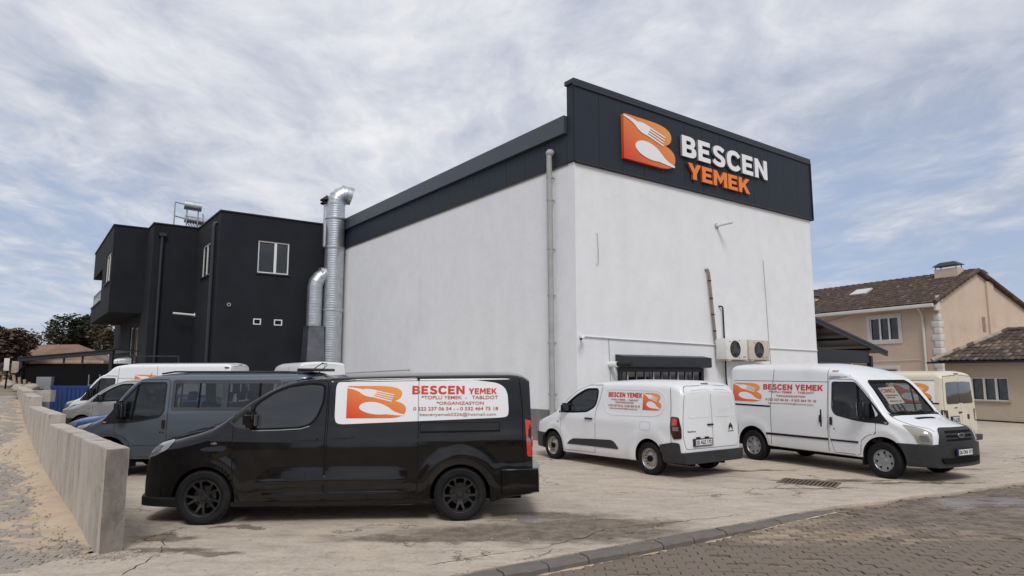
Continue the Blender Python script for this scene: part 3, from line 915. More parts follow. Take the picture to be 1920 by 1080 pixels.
        hl = rounded([(-.22, .84), (-.14, .97), (.0, 1.05), (.18, 1.10), (.29, 1.085), (.27, .99), (.12, .905), (-.06, .85)], .03)
        H_ = v.patch('headlight', 'D' + sd_, [hl], 'clear_lens', .010, .03, .04)
        v.patch('lamp_reflector', 'D' + sd_, rounded([(-.05, .96), (.06, 1.02), (.16, 1.03), (.16, .97), (.0, .90)], .02), 'dark_glass', .014, .004, .04, parent=H_)
    v.patch('windscreen', 'T', rounded([(.02, -.60), (.02, .60), (.95, .70), (.95, -.70)], .1), 'tinted_glass', .004, .01, .1)
    bm = bmesh.new(); v.line('T', [(.02, -.84), (-.10, -.5), (-.12, 0), (-.10, .5), (.02, .84)], .016, bm); v.line('T', [(.0, -.80), (-.3, -.76), (-.62, -.62)], .012, bm); v.line('T', [(.0, .80), (-.3, .76), (-.62, .62)], .012, bm); fin(bm, 'bonnet_gap', 'soft_black', root)
    # front bumper lip and rear bumper
    bm = v.loft(-.96, -.44, lambda x: .225, lambda x: .36, .018, True)
    for vert in bm.verts: vert.co.x -= .035 * (1 - sm(-.85, -.5, vert.co.x))
    o = fin(bm, 'front_bumper', 'black_plastic', root, 38)
    bm = v.loft(3.99, 4.47, lambda x: .35 + .02 * (x - 4), lambda x: .70, .035, True)
    for vert in bm.verts:
        if vert.co.x > 4.3: vert.co.x += .09 * sm(4.3, 4.45, vert.co.x)
    fin(bm, 'rear_bumper', 'black_paint', root, 38)
    v.patch('grille', 'F', rounded([(-.55, .72), (.55, .72), (.6, .86), (-.6, .86)], .03), 'soft_black', .01, .02); plate(v, 'F', (0, .50, .03), '26 ALE 03', .5, .11)
    for y in (-.45, .45): v.patch('rear_window', 'B', rounded([(y - .32, 1.3), (y + .32, 1.3), (y + .30, 1.85), (y - .30, 1.85)], .05), 'tinted_glass', .004, .01)
    tubeo('aerial', [(1.25, -.2, 1.97), (1.42, -.2, 2.12)], .006, 'black_plastic', root, 6)
    # sticker with emblem and writing on the side facing the yard entrance
    st = rounded([(1.71, 1.875), (3.62, 1.905), (3.93, 1.865), (4.03, 1.81), (4.075, 1.72), (4.09, 1.49), (4.08, 1.40), (3.98, 1.385), (1.79, 1.305), (1.71, 1.32), (1.69, 1.40), (1.69, 1.80)], .05)
    sp = v.patch('side_sticker', 'L', [st], 'sticker_white', .006, .003, .08)
    lines = [('BESCEN', 'print_red', 2.74, 3.47, 1.71, 1.825, .045), ('YEMEK', 'print_red', 3.53, 3.92, 1.71, 1.79, .035),
        ('*TOPLU YEMEK  -   TABLDOT', 'print_brown', 2.87, 3.94, 1.64, 1.69, .012), ('*ORGANIZASYON', 'print_brown', 3.08, 3.74, 1.565, 1.61, .012),
        ('0 222 237 06 54 - - 0 532 464 75 18', 'print_brown', 2.76, 3.94, 1.487, 1.535, .012), ('bescenyemek0326@hotmail.com', 'print_brown', 2.85, 3.91, 1.40, 1.455, .0)]
    livery(v, 'L', '', 0, 0, 0, 0, 1.845, 2.66, 1.385, 1.825, lines, sp, off=.0085)
    bm = bmesh.new(); v.line('L', [(2.83, 1.35), (2.83, 1.89)], .008, bm, .0125); fin(bm, 'door_joint', 'grey_metal', sp)
    return v

# ================================================================== small white van (also silver, parked behind)
def make_small(root, paint, side, full=True):
    S = dict(L0=-.93, L1=3.93, W=1.86,
        top=[(-.93, .60), (-.92, .76), (-.86, .88), (-.72, .96), (-.5, 1.03), (-.25, 1.10), (-.02, 1.18), (.2, 1.31), (.45, 1.47), (.7, 1.625), (.95, 1.735), (1.2, 1.80), (1.55, 1.84), (2.4, 1.87), (3.5, 1.855), (3.75, 1.81), (3.88, 1.73), (3.93, 1.64)],
        bot=[(-.93, .34), (-.85, .25), (-.5, .22), (.3, .20), (2.8, .24), (3.5, .28), (3.93, .32)],
        tum=[(.2, .95), (.32, .985), (.55, 1.0), (.9, 1.0), (1.08, .99), (1.15, .975), (1.5, .93), (1.85, .87)],
        plan=[(-.93, .78), (-.87, .84), (-.77, .90), (-.55, .955), (-.2, .99), (.2, 1.0), (3.3, 1.0), (3.72, .985), (3.87, .955), (3.93, .92)],
        rt=[(-.93, .05), (-.7, .14), (0, .14), (.3, .10), (1.2, .13), (3.5, .15), (3.93, .10)],
        crown=[(-.93, .03), (-.5, .07), (.3, .05), (1.2, .045), (3.6, .04), (3.93, .03)],
        kf=.22, kr=.05, tilt=lambda z: .05 * max(0, (z - .6) / 1.2),
        bulge=addf(arch_bulge(0, .34, .47, .030, .10), arch_bulge(3.08, .34, .50, .030, .12), dist_bulge([(-.4, 4.0, .98, .10, .010, .3), (.4, 2.3, .36, .1, .012, .2)])))
    v = Van(S, paint, root); mats = [paint, 'soft_black', 'interior']
    bm = v.loft(.35, 1.66, lambda x: .42, lambda x: v.top(x) - .055, -.07)
    for f in bm.faces: f.material_index = 2
    cuts = [cutter(bm, mats)]
    win = rounded([(.24, 1.105), (.47, 1.285), (.83, 1.515), (1.16, 1.655), (1.55, 1.665), (1.545, 1.44), (1.47, 1.27), (1.22, 1.15), (.74, 1.115)], [.02, .1, .2, .12, .08, .1, .08, .08, .2])
    bm = bmesh.new(); prism(bm, win, -1.3, 1.3, 2, lambda u, w_, z: (u, z, w_)); cuts.append(cutter(bm, mats))
    ws = rounded([(-.66, 1.17), (.66, 1.17), (.60, 1.72), (-.60, 1.72)], .1)
    bm = bmesh.new(); prism(bm, ws, -2, 1.1, 2, lambda u, w_, z: (z, u, w_)); cuts.append(cutter(bm, mats))
    for x in (0, 3.08):
        for sg in (-1, 1): cuts.append(arch_cutter(x, .335, .375, .55, 1.3, sg, mats))
    boolean(v.body, cuts)
    for f in v.body.data.polygons: f.use_smooth = True
    v.body.data.set_sharp_from_angle(angle=R(38))
    for x in (0, 3.08):
        axle_block(v, x, .31)
        for sd_ in 'LR': wheel(v, x, sd_, .322, .205, .20, 'steel', 'steel_rim', .925, R(-3) if x == 0 else 0)
    underside(v, -.6, 3.8)
    cab_inside(v, .36, 1.12, 1.15, -.36, .50)
    door = rounded([(.33, 1.25), (.33, .56), (.45, .265), (1.485, .285), (1.50, 1.2), (1.62, 1.45), (1.68, 1.745), (1.2, 1.735), (.85, 1.615), (.5, 1.385)], .05)
    for sd_ in 'LR':
        d = v.patch('door', sd_, [door, win], paint, .003, .008)
        v.ring('door_gap', sd_, door, 'soft_black', .009, .0015, parent=d)
        v.patch('window', sd_, [offpoly(win, .004)], 'car_glass', -.008, .004, parent=d)
        v.ring('window_seal', sd_, win, 'soft_black', .012, .0055, inner=.028, parent=d)
        bm = bmesh.new(); v.line(sd_, [(.58, 1.10), (.66, 1.40)], .03, bm, .006); fin(bm, 'window_bar', 'soft_black', d)
        handle(v, sd_, 1.31, 1.005, .24, .035, parent=d)
        v.patch('rubbing_strip', sd_, rounded([(.56, .40), (.62, .47), (.76, .535), (1.478, .575), (1.478, .415)], [.02, .05, .05, .005, .005]), 'bumper_black', .014, .02)
        v.patch('rubbing_strip', sd_, rounded([(1.492, .415), (1.492, .575), (2.0, .595), (2.10, .56), (2.22, .44), (2.19, .42)], [.005, .005, .04, .05, .02, .02]), 'bumper_black', .014, .02)
        mirror_(v, sd_, .60, 1.12, .915, .17, .2, .14, 'black_plastic')
        tl = rounded([(3.66, 1.17), (3.82, 1.16), (3.875, .95), (3.88, .76), (3.72, .74), (3.67, .85)], .03)
        L_ = v.patch('tail_light', sd_, [tl], 'dark_lens', .014, .03, .04)
        v.patch('red_lamp', sd_, rounded([(3.70, 1.13), (3.79, 1.12), (3.80, 1.0), (3.70, 1.0)], .01), 'red_lens', .018, .004, .04, parent=L_)
        v.patch('reversing_lamp', sd_, rounded([(3.71, .98), (3.82, .98), (3.83, .90), (3.71, .90)], .01), 'yellow_lens', .018, .004, .04, parent=L_)
        v.patch('headlight', sd_, rounded([(-.74, .82), (-.70, .92), (-.56, .985), (-.42, .995), (-.46, .93), (-.60, .84)], .03), 'clear_lens', .012, .03, .05)
        bm = bmesh.new(); v.line(sd_, [(3.66, .66), (3.64, 1.4), (3.60, 1.72)], .009, bm); fin(bm, 'rear_door_gap', 'soft_black', root)
        v.patch('side_repeater', sd_, rounded([(.20, .88), (.24, .87), (.25, .885), (.21, .90)], .01), 'black_plastic', .006, .01)
    fl = rounded([(2.86, .87), (3.14, .87), (3.14, 1.03), (2.86, 1.03)], .04)
    v.ring('fuel_flap', 'L', fl, 'grey_metal', .002, .003, step=.2)
    # load side panel with a pressed frame
    pn = rounded([(1.75, 1.42), (1.80, 1.63), (2.0, 1.655), (3.30, 1.645), (3.47, 1.56), (3.50, 1.40), (3.40, 1.22), (3.25, 1.165), (2.05, 1.135), (1.86, 1.17)], .08)
    for sd_ in 'LR':
        p_ = v.ring('side_panel', sd_, pn, paint, .020, .006, inner=.002, thick=.016, step=.12)
    # rear doors
    zr = v.L1
    for sg in (-1, 1):
        dr = rounded([(sg * .006, .56), (sg * .78, .56), (sg * .83, .8), (sg * .80, 1.25), (sg * .72, 1.68), (sg * .64, 1.745), (sg * .006, 1.765)], [.005, .06, .06, .2, .08, .05, .005])
        d = v.patch('rear_door', 'B', [dr], paint, .004, .010, .08)
        v.ring('door_gap', 'B', dr, 'soft_black', .009, .0015, parent=d)
        v.ring('window_pressing', 'B', rounded([(sg * .06, 1.16), (sg * .69, 1.15), (sg * .61, 1.66), (sg * .06, 1.69)], .09), paint, .013, .009, inner=.002, parent=d)
    handle(v, 'B', -.08 if side == 'L' else .08, 1.0, .17, .03)
    v.patch('brake_light', 'B', [[(-.1, 1.785), (.1, 1.785), (.1, 1.80), (-.1, 1.80)]], 'dark_lens', .012, .02, .05)
    v.patch('plate_recess', 'B', rounded([(-.62, .61), (-.02, .61), (-.02, .79), (-.62, .79)], .03), 'grey_metal' if paint != 'white_paint' else 'white_paint', .006, .006, .1)
    if full:
        plate(v, 'B', (-.33, .675, .022), '25 ALE 172', .52, .115)
        for xx in (-.45, -.20): v.patch('plate_lamp', 'B', [[(xx - .06, .745), (xx + .06, .745), (xx + .06, .775), (xx - .06, .775)]], 'black_plastic', .014, .01)
        V, F = text2d('Berlingo', (-.72, -.50, .86, .90), .02); v.flat('model_badge', 'B', (V, F), 'print_dark', .008, .004)
        bm = bmesh.new()
        for q in (0, .045):
            V, F = cdt([[(.50, .90 + q), (.565, .965 + q), (.63, .90 + q), (.63, .87 + q), (.565, .935 + q), (.50, .87 + q)]], .1)
            sheet(bm, V, F, lambda a, b: ((lambda h: (h[0] + h[1] * .014, h[0]))(v.cast('B', a, b))))
        bmesh.ops.recalc_face_normals(bm, faces=bm.faces[:]); fin(bm, 'maker_badge', 'print_dark', root)
        V, F = text2d('CITROEN', (.47, .66, .835, .855), .03); v.flat('badge_lettering', 'B', (V, F), 'print_dark', .008, .004)
        lines = [('BESCEN YEMEK', 'print_red', 1.88, 2.87, 1.50, 1.60, .05), ('*TOPLU YEMEK  -  TABLDOT', 'print_brown', 1.96, 2.78, 1.43, 1.465, .01),
                 ('*ORGANIZASYON', 'print_brown', 2.1, 2.64, 1.375, 1.41, .01), ('0 222 237 06 54 - 0 532 464 75 18', 'print_brown', 1.90, 2.82, 1.30, 1.345, .01), ('bescenyemek0326@hotmail.com', 'print_brown', 1.95, 2.76, 1.24, 1.285, 0)]
        livery(v, 'L', '', 0, 0, 0, 0, 2.90, 3.40, 1.265, 1.605, lines, root, off=.005)
    # bumpers
    mats2 = ['bumper_black', 'soft_black']
    bm = v.loft(3.42, 3.93, lambda x: .285, lambda x: .50 + .19 * (1 - sm(3.70, 3.76, x)) if False else .50, .022, True)
    for vert in bm.verts:
        if vert.co.x > 3.75: vert.co.x += .07 * sm(3.75, 3.9, vert.co.x)
    arch_push(bm, 3.08, .335, .378, 1); ob = fin(bm, 'rear_bumper', mats2, root)
    for f in ob.data.polygons: f.use_smooth = True
    ob.data.set_sharp_from_angle(angle=R(38))
    for sd_ in 'LR':
        v.patch('bumper_corner', sd_, rounded([(3.40, .48), (3.40, .62), (3.70, .68), (3.84, .67), (3.86, .48)], [.01, .02, .02, .04, .01]), 'bumper_black', .022, .04, .06)
    bm = v.loft(-.93, -.3, lambda x: .23, lambda x: .60, .020, True)
    for vert in bm.verts: vert.co.x -= .03 * (1 - sm(-.8, -.4, vert.co.x))
    arch_push(bm, 0, .335, .378, -1); ob = fin(bm, 'front_bumper', mats2, root)
    for f in ob.data.polygons: f.use_smooth = True
    ob.data.set_sharp_from_angle(angle=R(38))
    v.patch('windscreen', 'F', [ws], 'screen_glass', -.01, .006, .1)
    v.ring('screen_seal', 'F', ws, 'soft_black', .03, .003, inner=.015)
    tubeo('aerial', [(1.62, -.1, 1.84), (1.70, -.1, 2.02)], .008, 'black_plastic', root, 6)
    return v

# ================================================================== large van family (panel van, minibus, cream van, high roof)
def make_large(root, paint, roof=2.2, L1=3.95, side='R', kind='cargo', rb=3.165, detail=True, glass='car_glass'):
    low = roof < 2.1
    if low:
        top = [(-.92, .55), (-.91, .80), (-.87, .93), (-.78, 1.0), (-.6, 1.05), (-.35, 1.12), (-.15, 1.195), (-.07, 1.26), (.12, 1.50), (.33, 1.76), (.46, 1.88), (.65, 1.96), (1.0, roof - .02), (1.6, roof), (L1 - .2, roof), (L1 - .06, roof - .04), (L1, roof - .12)]
    else:
        top = [(-.92, .55), (-.91, .80), (-.87, .93), (-.78, 1.0), (-.6, 1.05), (-.35, 1.12), (-.15, 1.195), (-.07, 1.26), (.12, 1.51), (.33, 1.78), (.48, 1.92), (.70, 2.04), (1.0, roof - .08), (1.25, roof - .03), (1.6, roof), (L1 - .2, roof + .01), (L1 - .06, roof - .03), (L1, roof - .10)]
    S = dict(L0=-.92, L1=L1, W=1.92, top=top,
        bot=[(-.92, .33), (-.8, .28), (-.4, .28), (.4, .34), (2.6, .36), (L1, .42)],
        tum=[(.25, .96), (.45, .99), (.6, 1.0), (1.0, 1.0), (1.2, .99), (1.3, .98), (1.9, .915), (2.3, .88)],
        plan=[(-.92, .76), (-.86, .82), (-.76, .88), (-.5, .935), (-.1, .975), (.4, .995), (.8, 1.0), (L1 - .3, 1.0), (L1 - .06, .985), (L1, .96)],
        rt=[(-.92, .05), (-.7, .10), (-.2, .08), (.3, .06), (.7, .08), (1.2, .15), (L1 - .2, .13), (L1, .07)],
        crown=[(-.92, .03), (-.5, .05), (.3, .04), (1.2, .05), (L1, .04)],
        kf=.17, kx=.95, kr=.04, tilt=lambda z: .05 * max(0, (z - .6) / 1.6),
        bulge=addf(arch_bulge(0, .36, .53, .022, .07), arch_bulge(rb, .36, .52, .022, .07), dist_bulge([(.2, L1 + .3, .90, .05, .010, .3), (1.2, L1 + .3, 1.16, .03, -.008, .2)]),
                   dist_bulge([(1.2, L1 + .2, 1.83, .02, -.010, .05)]) if not low else (lambda x, z: 0)))
    v = Van(S, paint, root); mats = [paint, 'soft_black', 'interior']
    hx = L1 - .12 if kind == 'minibus' else 1.34
    bm = v.loft(.22, hx, lambda x: .48, lambda x: v.top(x) - .06, -.07)
    for f in bm.faces: f.material_index = 2
    cuts = [cutter(bm, mats)]
    dw = rounded([(.52, 1.795), (.38, 1.63), (.14, 1.34), (.05, 1.20), (.10, 1.16), (.45, 1.075), (.97, 1.17), (1.04, 1.27), (1.04, 1.80)], [.04, .2, .2, .04, .04, .2, .08, .05, .05])
    wins = [dw]
    if kind == 'minibus':
        bigs = [rounded([(1.20, 1.30), (2.20, 1.30), (2.20, 1.84), (1.20, 1.84)], .06), rounded([(2.24, 1.30), (3.26, 1.30), (3.26, 1.84), (2.24, 1.84)], .06)]
        wins += [offpoly(b, -.04) for b in bigs]
    for w_ in wins:
        bm = bmesh.new(); prism(bm, w_, -1.3, 1.3, 2, lambda u, q, z: (u, z, q)); cuts.append(cutter(bm, mats))
    ws = rounded([(-.74, 1.22), (.74, 1.22), (.66, 1.83), (-.66, 1.83)], .09)
    bm = bmesh.new(); prism(bm, ws, -2, .9, 2, lambda u, q, z: (z, u, q)); cuts.append(cutter(bm, mats))
    for x in (0, rb):
        for sg in (-1, 1): cuts.append(arch_cutter(x, .36, .425, .60, 1.3, sg, mats))
    boolean(v.body, cuts)
    for f in v.body.data.polygons: f.use_smooth = True
    v.body.data.set_sharp_from_angle(angle=R(38))
    for x in (0, rb):
        axle_block(v, x, .33)
        for sd_ in 'LR': wheel(v, x, sd_, .342, .205, .215, 'cap', 'cap_rim', .955)
    underside(v, -.6, L1 - .1, .22)
    cab_inside(v, .22, 1.24, .95, -.42, .68)
    if kind == 'minibus':
        for xx in (1.75, 2.5, 3.2):
            for yy in (-.6, .05, .55): seat(v, xx, yy, .62, hgt=.7)
    black_tri = rounded([(.54, 1.83), (.37, 1.66), (.11, 1.36), (-.09, 1.12), (-.15, 1.055), (-.13, 1.015), (.02, 1.03), (.45, 1.04), (.99, 1.145), (1.065, 1.26), (1.065, 1.83)], [.04, .2, .2, .1, .02, .02, .05, .2, .1, .06, .06])
    door = rounded([(.115, 1.20), (.12, .83), (.28, .80), (.42, .68), (.47, .40), (1.03, .395), (1.13, .72), (1.125, 1.83), (1.08, 1.88), (.56, 1.87), (.25, 1.55)], .04)
    for sd_ in 'LR':
        d = v.patch('door', sd_, [door, dw], paint, .003, .008)
        v.ring('door_gap', sd_, door, 'soft_black', .009, .0015, parent=d)
        v.patch('window_surround', sd_, [black_tri, dw], 'black_plastic', .007, .010)
        v.patch('window', sd_, [offpoly(dw, .004)], glass, -.008, .004, parent=d)
        bm = bmesh.new(); v.line(sd_, [(.42, 1.08), (.50, 1.78)], .035, bm, .006); fin(bm, 'window_bar', 'soft_black', d)
        handle(v, sd_, 1.07, 1.02, .05, .16, parent=d)
        mirror_(v, sd_, .34, 1.13, .985, .20, .34, .16, 'black_plastic', .2)
        H_ = v.patch('headlight', 'D' + sd_, rounded([(-.13, .70), (.10, .70), (.15, .86), (.30, 1.03), (.16, 1.01), (.0, .965), (-.13, .90)], [.03, .04, .06, .02, .03, .03, .03]), 'yellow_lens' if kind == 'cargo' else 'clear_lens', .012, .03, .05)
        v.patch('lamp_reflector', 'D' + sd_, rounded([(-.08, .74), (.05, .74), (.08, .86), (-.07, .86)], .04), 'clear_lens', .016, .004, .05, parent=H_)
        v.patch('door_lock', sd_, rounded([(1.0, .85), (1.03, .85), (1.03, .88), (1.0, .88)], .01), 'black_plastic', .006, .01)
        v.patch('side_repeater', sd_, rounded([(-.12, 1.04), (-.06, 1.04), (-.06, 1.065), (-.12, 1.065)], .01), 'amber_lens' if kind == 'minibus' else 'yellow_lens', .012, .01)
        for a, b in (((.48, .62), (1.11, .655)), ((1.16, .62), (rb - .42, .665))):
            v.patch('rubbing_strip', sd_, [[(a[0], a[1]), (b[0], a[1]), (b[0], b[1]), (a[0], b[1])]], 'black_plastic' if kind != 'minibus' else paint, .014, .02, .2)
        if L1 - (rb + .5) > .2:
            pass
        if kind == 'minibus':
            v.patch('window_surround', sd_, [rounded([(1.175, 1.275), (3.30, 1.275), (3.30, 1.87), (1.175, 1.87)], .05)] + [offpoly(b, -.04) for b in bigs], 'tinted_glass', .004, .010)
            for b in bigs:
                v.patch('window', sd_, [offpoly(b, -.035)], 'car_glass', -.008, .004)
                xm = (b[0][0] + 1.70) if False else sum(p[0] for p in b) / len(b)
            bm = bmesh.new(); v.line(sd_, [(1.72, 1.33), (1.72, 1.81)], .03, bm, .006); fin(bm, 'window_bar', 'soft_black', root)
            bm = bmesh.new(); v.line(sd_, [(2.9, 1.33), (2.9, 1.81)], .03, bm, .006); fin(bm, 'window_bar', 'soft_black', root)
            b = rounded([(3.32, 1.30), (L1 - .14, 1.30), (L1 - .2, 1.84), (3.32, 1.84)], .05); v.patch('rear_side_window', sd_, [b], 'tinted_glass', .004, .01)
        else:
            bm = bmesh.new(); v.line(sd_, [(2.62, .40), (2.62, 1.29), (2.54, roof - .12)], .009, bm); v.line(sd_, [(1.17, .40), (1.15, roof - .12)], .009, bm); v.line(sd_, [(1.15, 1.82), (L1 - .2, 1.83)], .009, bm)
            if not low: v.line(sd_, [(.60, 2.0), (.72, 1.93), (1.15, 1.90)], .009, bm)
            fin(bm, 'panel_gap', 'soft_black', root)
            v.patch('slide_rail', sd_, [[(2.64, 1.235), (L1 - .12, 1.25), (L1 - .12, 1.285), (2.64, 1.27)]], 'soft_black', .006, .012)
            handle(v, sd_, 1.32, 1.05, .05, .15)
        tl = rounded([(L1 - .09, 1.12), (L1 - .03, 1.11), (L1 - .02, .80), (L1 - .08, .80)], .02)
        L_ = v.patch('tail_light', sd_, [tl], 'dark_lens' if paint == 'cream_paint' else 'red_lens', .014, .03, .05)
        v.patch('mud_flap', sd_, [[(.40, .25), (.47, .25), (.46, .46), (.43, .50)]], 'black_plastic', .0, .1) if False else None
        boxo('mud_flap', (.43, (-1 if sd_ == 'L' else 1) * .93 - .0, .20), (.455, (-1 if sd_ == 'L' else 1) * .72, .42), 'black_plastic', root, 0)
    # front face
    bm = v.loft(-.92, -.34, lambda x: .275, lambda x: .70, .020, True)
    for vert in bm.verts: vert.co.x -= .03 * (1 - sm(-.8, -.4, vert.co.x))
    mats2 = ['bumper_black', 'soft_black']
    arch_push(bm, 0, .36, .428, -1); ob = fin(bm, 'front_bumper', mats2, root)
    for f in ob.data.polygons: f.use_smooth = True
    ob.data.set_sharp_from_angle(angle=R(38))
    g = v.patch('grille', 'F', rounded([(-.60, .69), (.60, .69), (.53, .93), (.46, .975), (-.46, .975), (-.53, .93)], .03), 'bumper_black', .026, .05, .06)
    for zz in (.745, .815, .885):
        v.patch('grille_slot', 'F', rounded([(-.42, zz), (.42, zz), (.40, zz + .038), (-.40, zz + .038)], .012), 'soft_black', .030, .006, .1, parent=g)
    bm = bmesh.new(); h, n = v.cast('F', 0, .86)
    el_ = [(.105 * math.cos(2 * math.pi * i / 32), .85 + .045 * math.sin(2 * math.pi * i / 32)) for i in range(32)]
    prism(bm, el_, 0, 1, 0, lambda u, q, z: (h.x - .032 - .02 * z, u, q)); bmesh.ops.recalc_face_normals(bm, faces=bm.faces[:])
    bd = fin(bm, 'maker_badge', 'chrome', root)
    bm = bmesh.new(); prism(bm, [(a * .8, .85 + (b - .85) * .72) for a, b in el_], 0, 1, 0, lambda u, q, z: (h.x - .05 - .004 * z, u, q)); bmesh.ops.recalc_face_normals(bm, faces=bm.faces[:]); fin(bm, 'badge_centre', 'bumper_black', bd)
    v.patch('air_intake', 'F', rounded([(-.55, .35), (.55, .35), (.60, .45), (-.60, .45)], .03), 'soft_black', .058, .02, .1)
    if detail: plate(v, 'F', (0, .545, .068), '26 DN 171', .50, .11)
    v.patch('windscreen', 'F', [ws], 'screen_glass', -.008, .006, .1)
    v.ring('screen_seal', 'F', ws, 'soft_black', .035, .004, inner=.02)
    bm = bmesh.new()
    v.line('T', [(-.80, -.60), (-.5, -.72), (-.05, -.80)], .010, bm); v.line('T', [(-.80, .60), (-.5, .72), (-.05, .80)], .010, bm); v.line('T', [(-.10, -.8), (-.16, 0), (-.10, .8)], .03, bm)
    fin(bm, 'bonnet_gap', 'soft_black', root)
    v.patch('bonnet_vent', 'T', rounded([(-.34, -.30), (-.34, .30), (-.27, .32), (-.27, -.32)], .02), 'soft_black', .006, .01, .1)
    for y in (-.35, .25):
        bm = bmesh.new(); pts = []
        for t_ in range(7):
            yy = y + t_ * .085; h, n = v.cast('F', yy, 1.235 + .015 * math.sin(t_)); pts.append(h + n * .03)
        tube(bm, pts, .011, 6); h, n = v.cast('F', y, 1.20); tube(bm, [h, pts[2]], .013, 6); fin(bm, 'wiper', 'black_plastic', root, 40)
    # rear
    for sg in (-1, 1):
        dr = rounded([(sg * .006, .47), (sg * .84, .47), (sg * .86, 1.2), (sg * .80, roof - .14), (sg * .006, roof - .10)], [.005, .05, .1, .08, .005])
        d = v.patch('rear_door', 'B', [dr], paint, .004, .010, .1)
        v.ring('door_gap', 'B', dr, 'soft_black', .009, .0015, parent=d)
        rw = rounded([(sg * .07, 1.25), (sg * .74, 1.25), (sg * .70, 1.78), (sg * .07, 1.80)], .06)
        v.patch('rear_window', 'B', [rw], 'tinted_glass', .009, .01, parent=d)
    if paint == 'cream_paint': v.patch('rear_window', 'B', [rounded([(-.07, 1.27), (.07, 1.27), (.07, 1.79), (-.07, 1.79)], .01)], 'tinted_glass', .012, .008)
    v.patch('brake_light', 'B', [[(-.12, roof - .085), (.12, roof - .085), (.12, roof - .06), (-.12, roof - .06)]], 'dark_lens', .012, .03, .05)
    handle(v, 'B', -.10, 1.04, .16, .03)
    v.patch('vent_slot', 'B', [[(-.36, 1.14), (-.2, 1.14), (-.2, 1.165), (-.36, 1.165)]], 'black_plastic', .008, .01)
    bm = v.loft(L1 - .5 if L1 - .5 > rb + .45 else rb + .46, L1, lambda x: .33, lambda x: .47, .02, True)
    for vert in bm.verts:
        if vert.co.x > L1 - .25: vert.co.x += .10 * sm(L1 - .25, L1 - .05, vert.co.x)
    fin(bm, 'rear_bumper', 'bumper_black', root, 38)
    for sd_ in 'LR': v.patch('bumper_corner', sd_, rounded([(rb + .44, .42), (rb + .42, .68), (L1 - .09, .71), (L1 - .06, .42)], .02), 'bumper_black', .018, .03, .1)
    return v
# ------------------------------------------------------------------ the ground
def groundmat(name, a, b, sand, wet, sc=1.0, sandamt=.55, cracks=True, bump=.5):
    m = bpy.data.materials.new(name); m.use_nodes = True; t = NT(m.node_tree); p = t.n['Principled BSDF']
    co = t.coords('Object')
    big = t.noise(co, .22 * sc, 5, .6, .6); mid = t.noise(t.mapping(co, (3, 1, 0), (0, 0, R(33)), (1, 2.2, 1)), 1.1 * sc, 7, .65, .4); fine = t.noise(co, 38, 5, .7)
    c = t.mix(t.maprange(mid, .32, .72), a, b)
    c = t.mix(t.maprange(big, .48, .66), c, t.mix(t.maprange(mid, .4, .6), sand, a))
    strk = t.noise(t.mapping(co, (0, 4, 0), (0, 0, R(-28)), (.35, 3.2, 1)), 1.4, 7, .7, .5)
    c = t.mix(t.math('MULTIPLY', t.maprange(strk, .52, .74), .55), c, wet)
    c = t.mix(t.math('MULTIPLY', t.maprange(fine, .35, .75), .22), c, tuple(x * .55 for x in b), 'MIX')
    spk = t.node('ShaderNodeTexVoronoi'); spk.feature = 'F1'; t.l.new(co, spk.inputs['Vector']); spk.inputs['Scale'].default_value = 9
    sp = t.math('LESS_THAN', spk.outputs['Distance'], t.math('MULTIPLY', t.noise(co, 2.3, 3), .11))
    c = t.mix(t.math('MULTIPLY', sp, .7), c, (.09, .07, .055))
    t.l.new(c, p.inputs['Base Color'])
    rg = t.maprange(strk, .5, .75, .92, .7); t.l.new(rg, p.inputs['Roughness']); p.inputs['Specular IOR Level'].default_value = .3
    bn = t.node('ShaderNodeBump'); bn.inputs['Strength'].default_value = bump; bn.inputs['Distance'].default_value = .02
    t.l.new(t.math('ADD', t.math('MULTIPLY', mid, .6), t.math('MULTIPLY', fine, .25)), bn.inputs['Height']); t.l.new(bn.outputs[0], p.inputs['Normal'])
    MATS[name] = m
    return m, t, p, c
groundmat('dirt', (.26, .21, .155), (.19, .15, .11), (.30, .23, .155), (.14, .11, .085))
groundmat('sand', (.52, .40, .285), (.42, .33, .24), (.46, .40, .32), (.30, .235, .18), sc=2.5, bump=1.0)
groundmat('pavement_dust', (.24, .19, .14), (.17, .14, .11), (.40, .29, .19), (.14, .115, .095), bump=.7)
m, t, p, c = groundmat('concrete_yard', (.50, .435, .36), (.41, .35, .29), (.53, .445, .35), (.235, .19, .15), bump=.8)
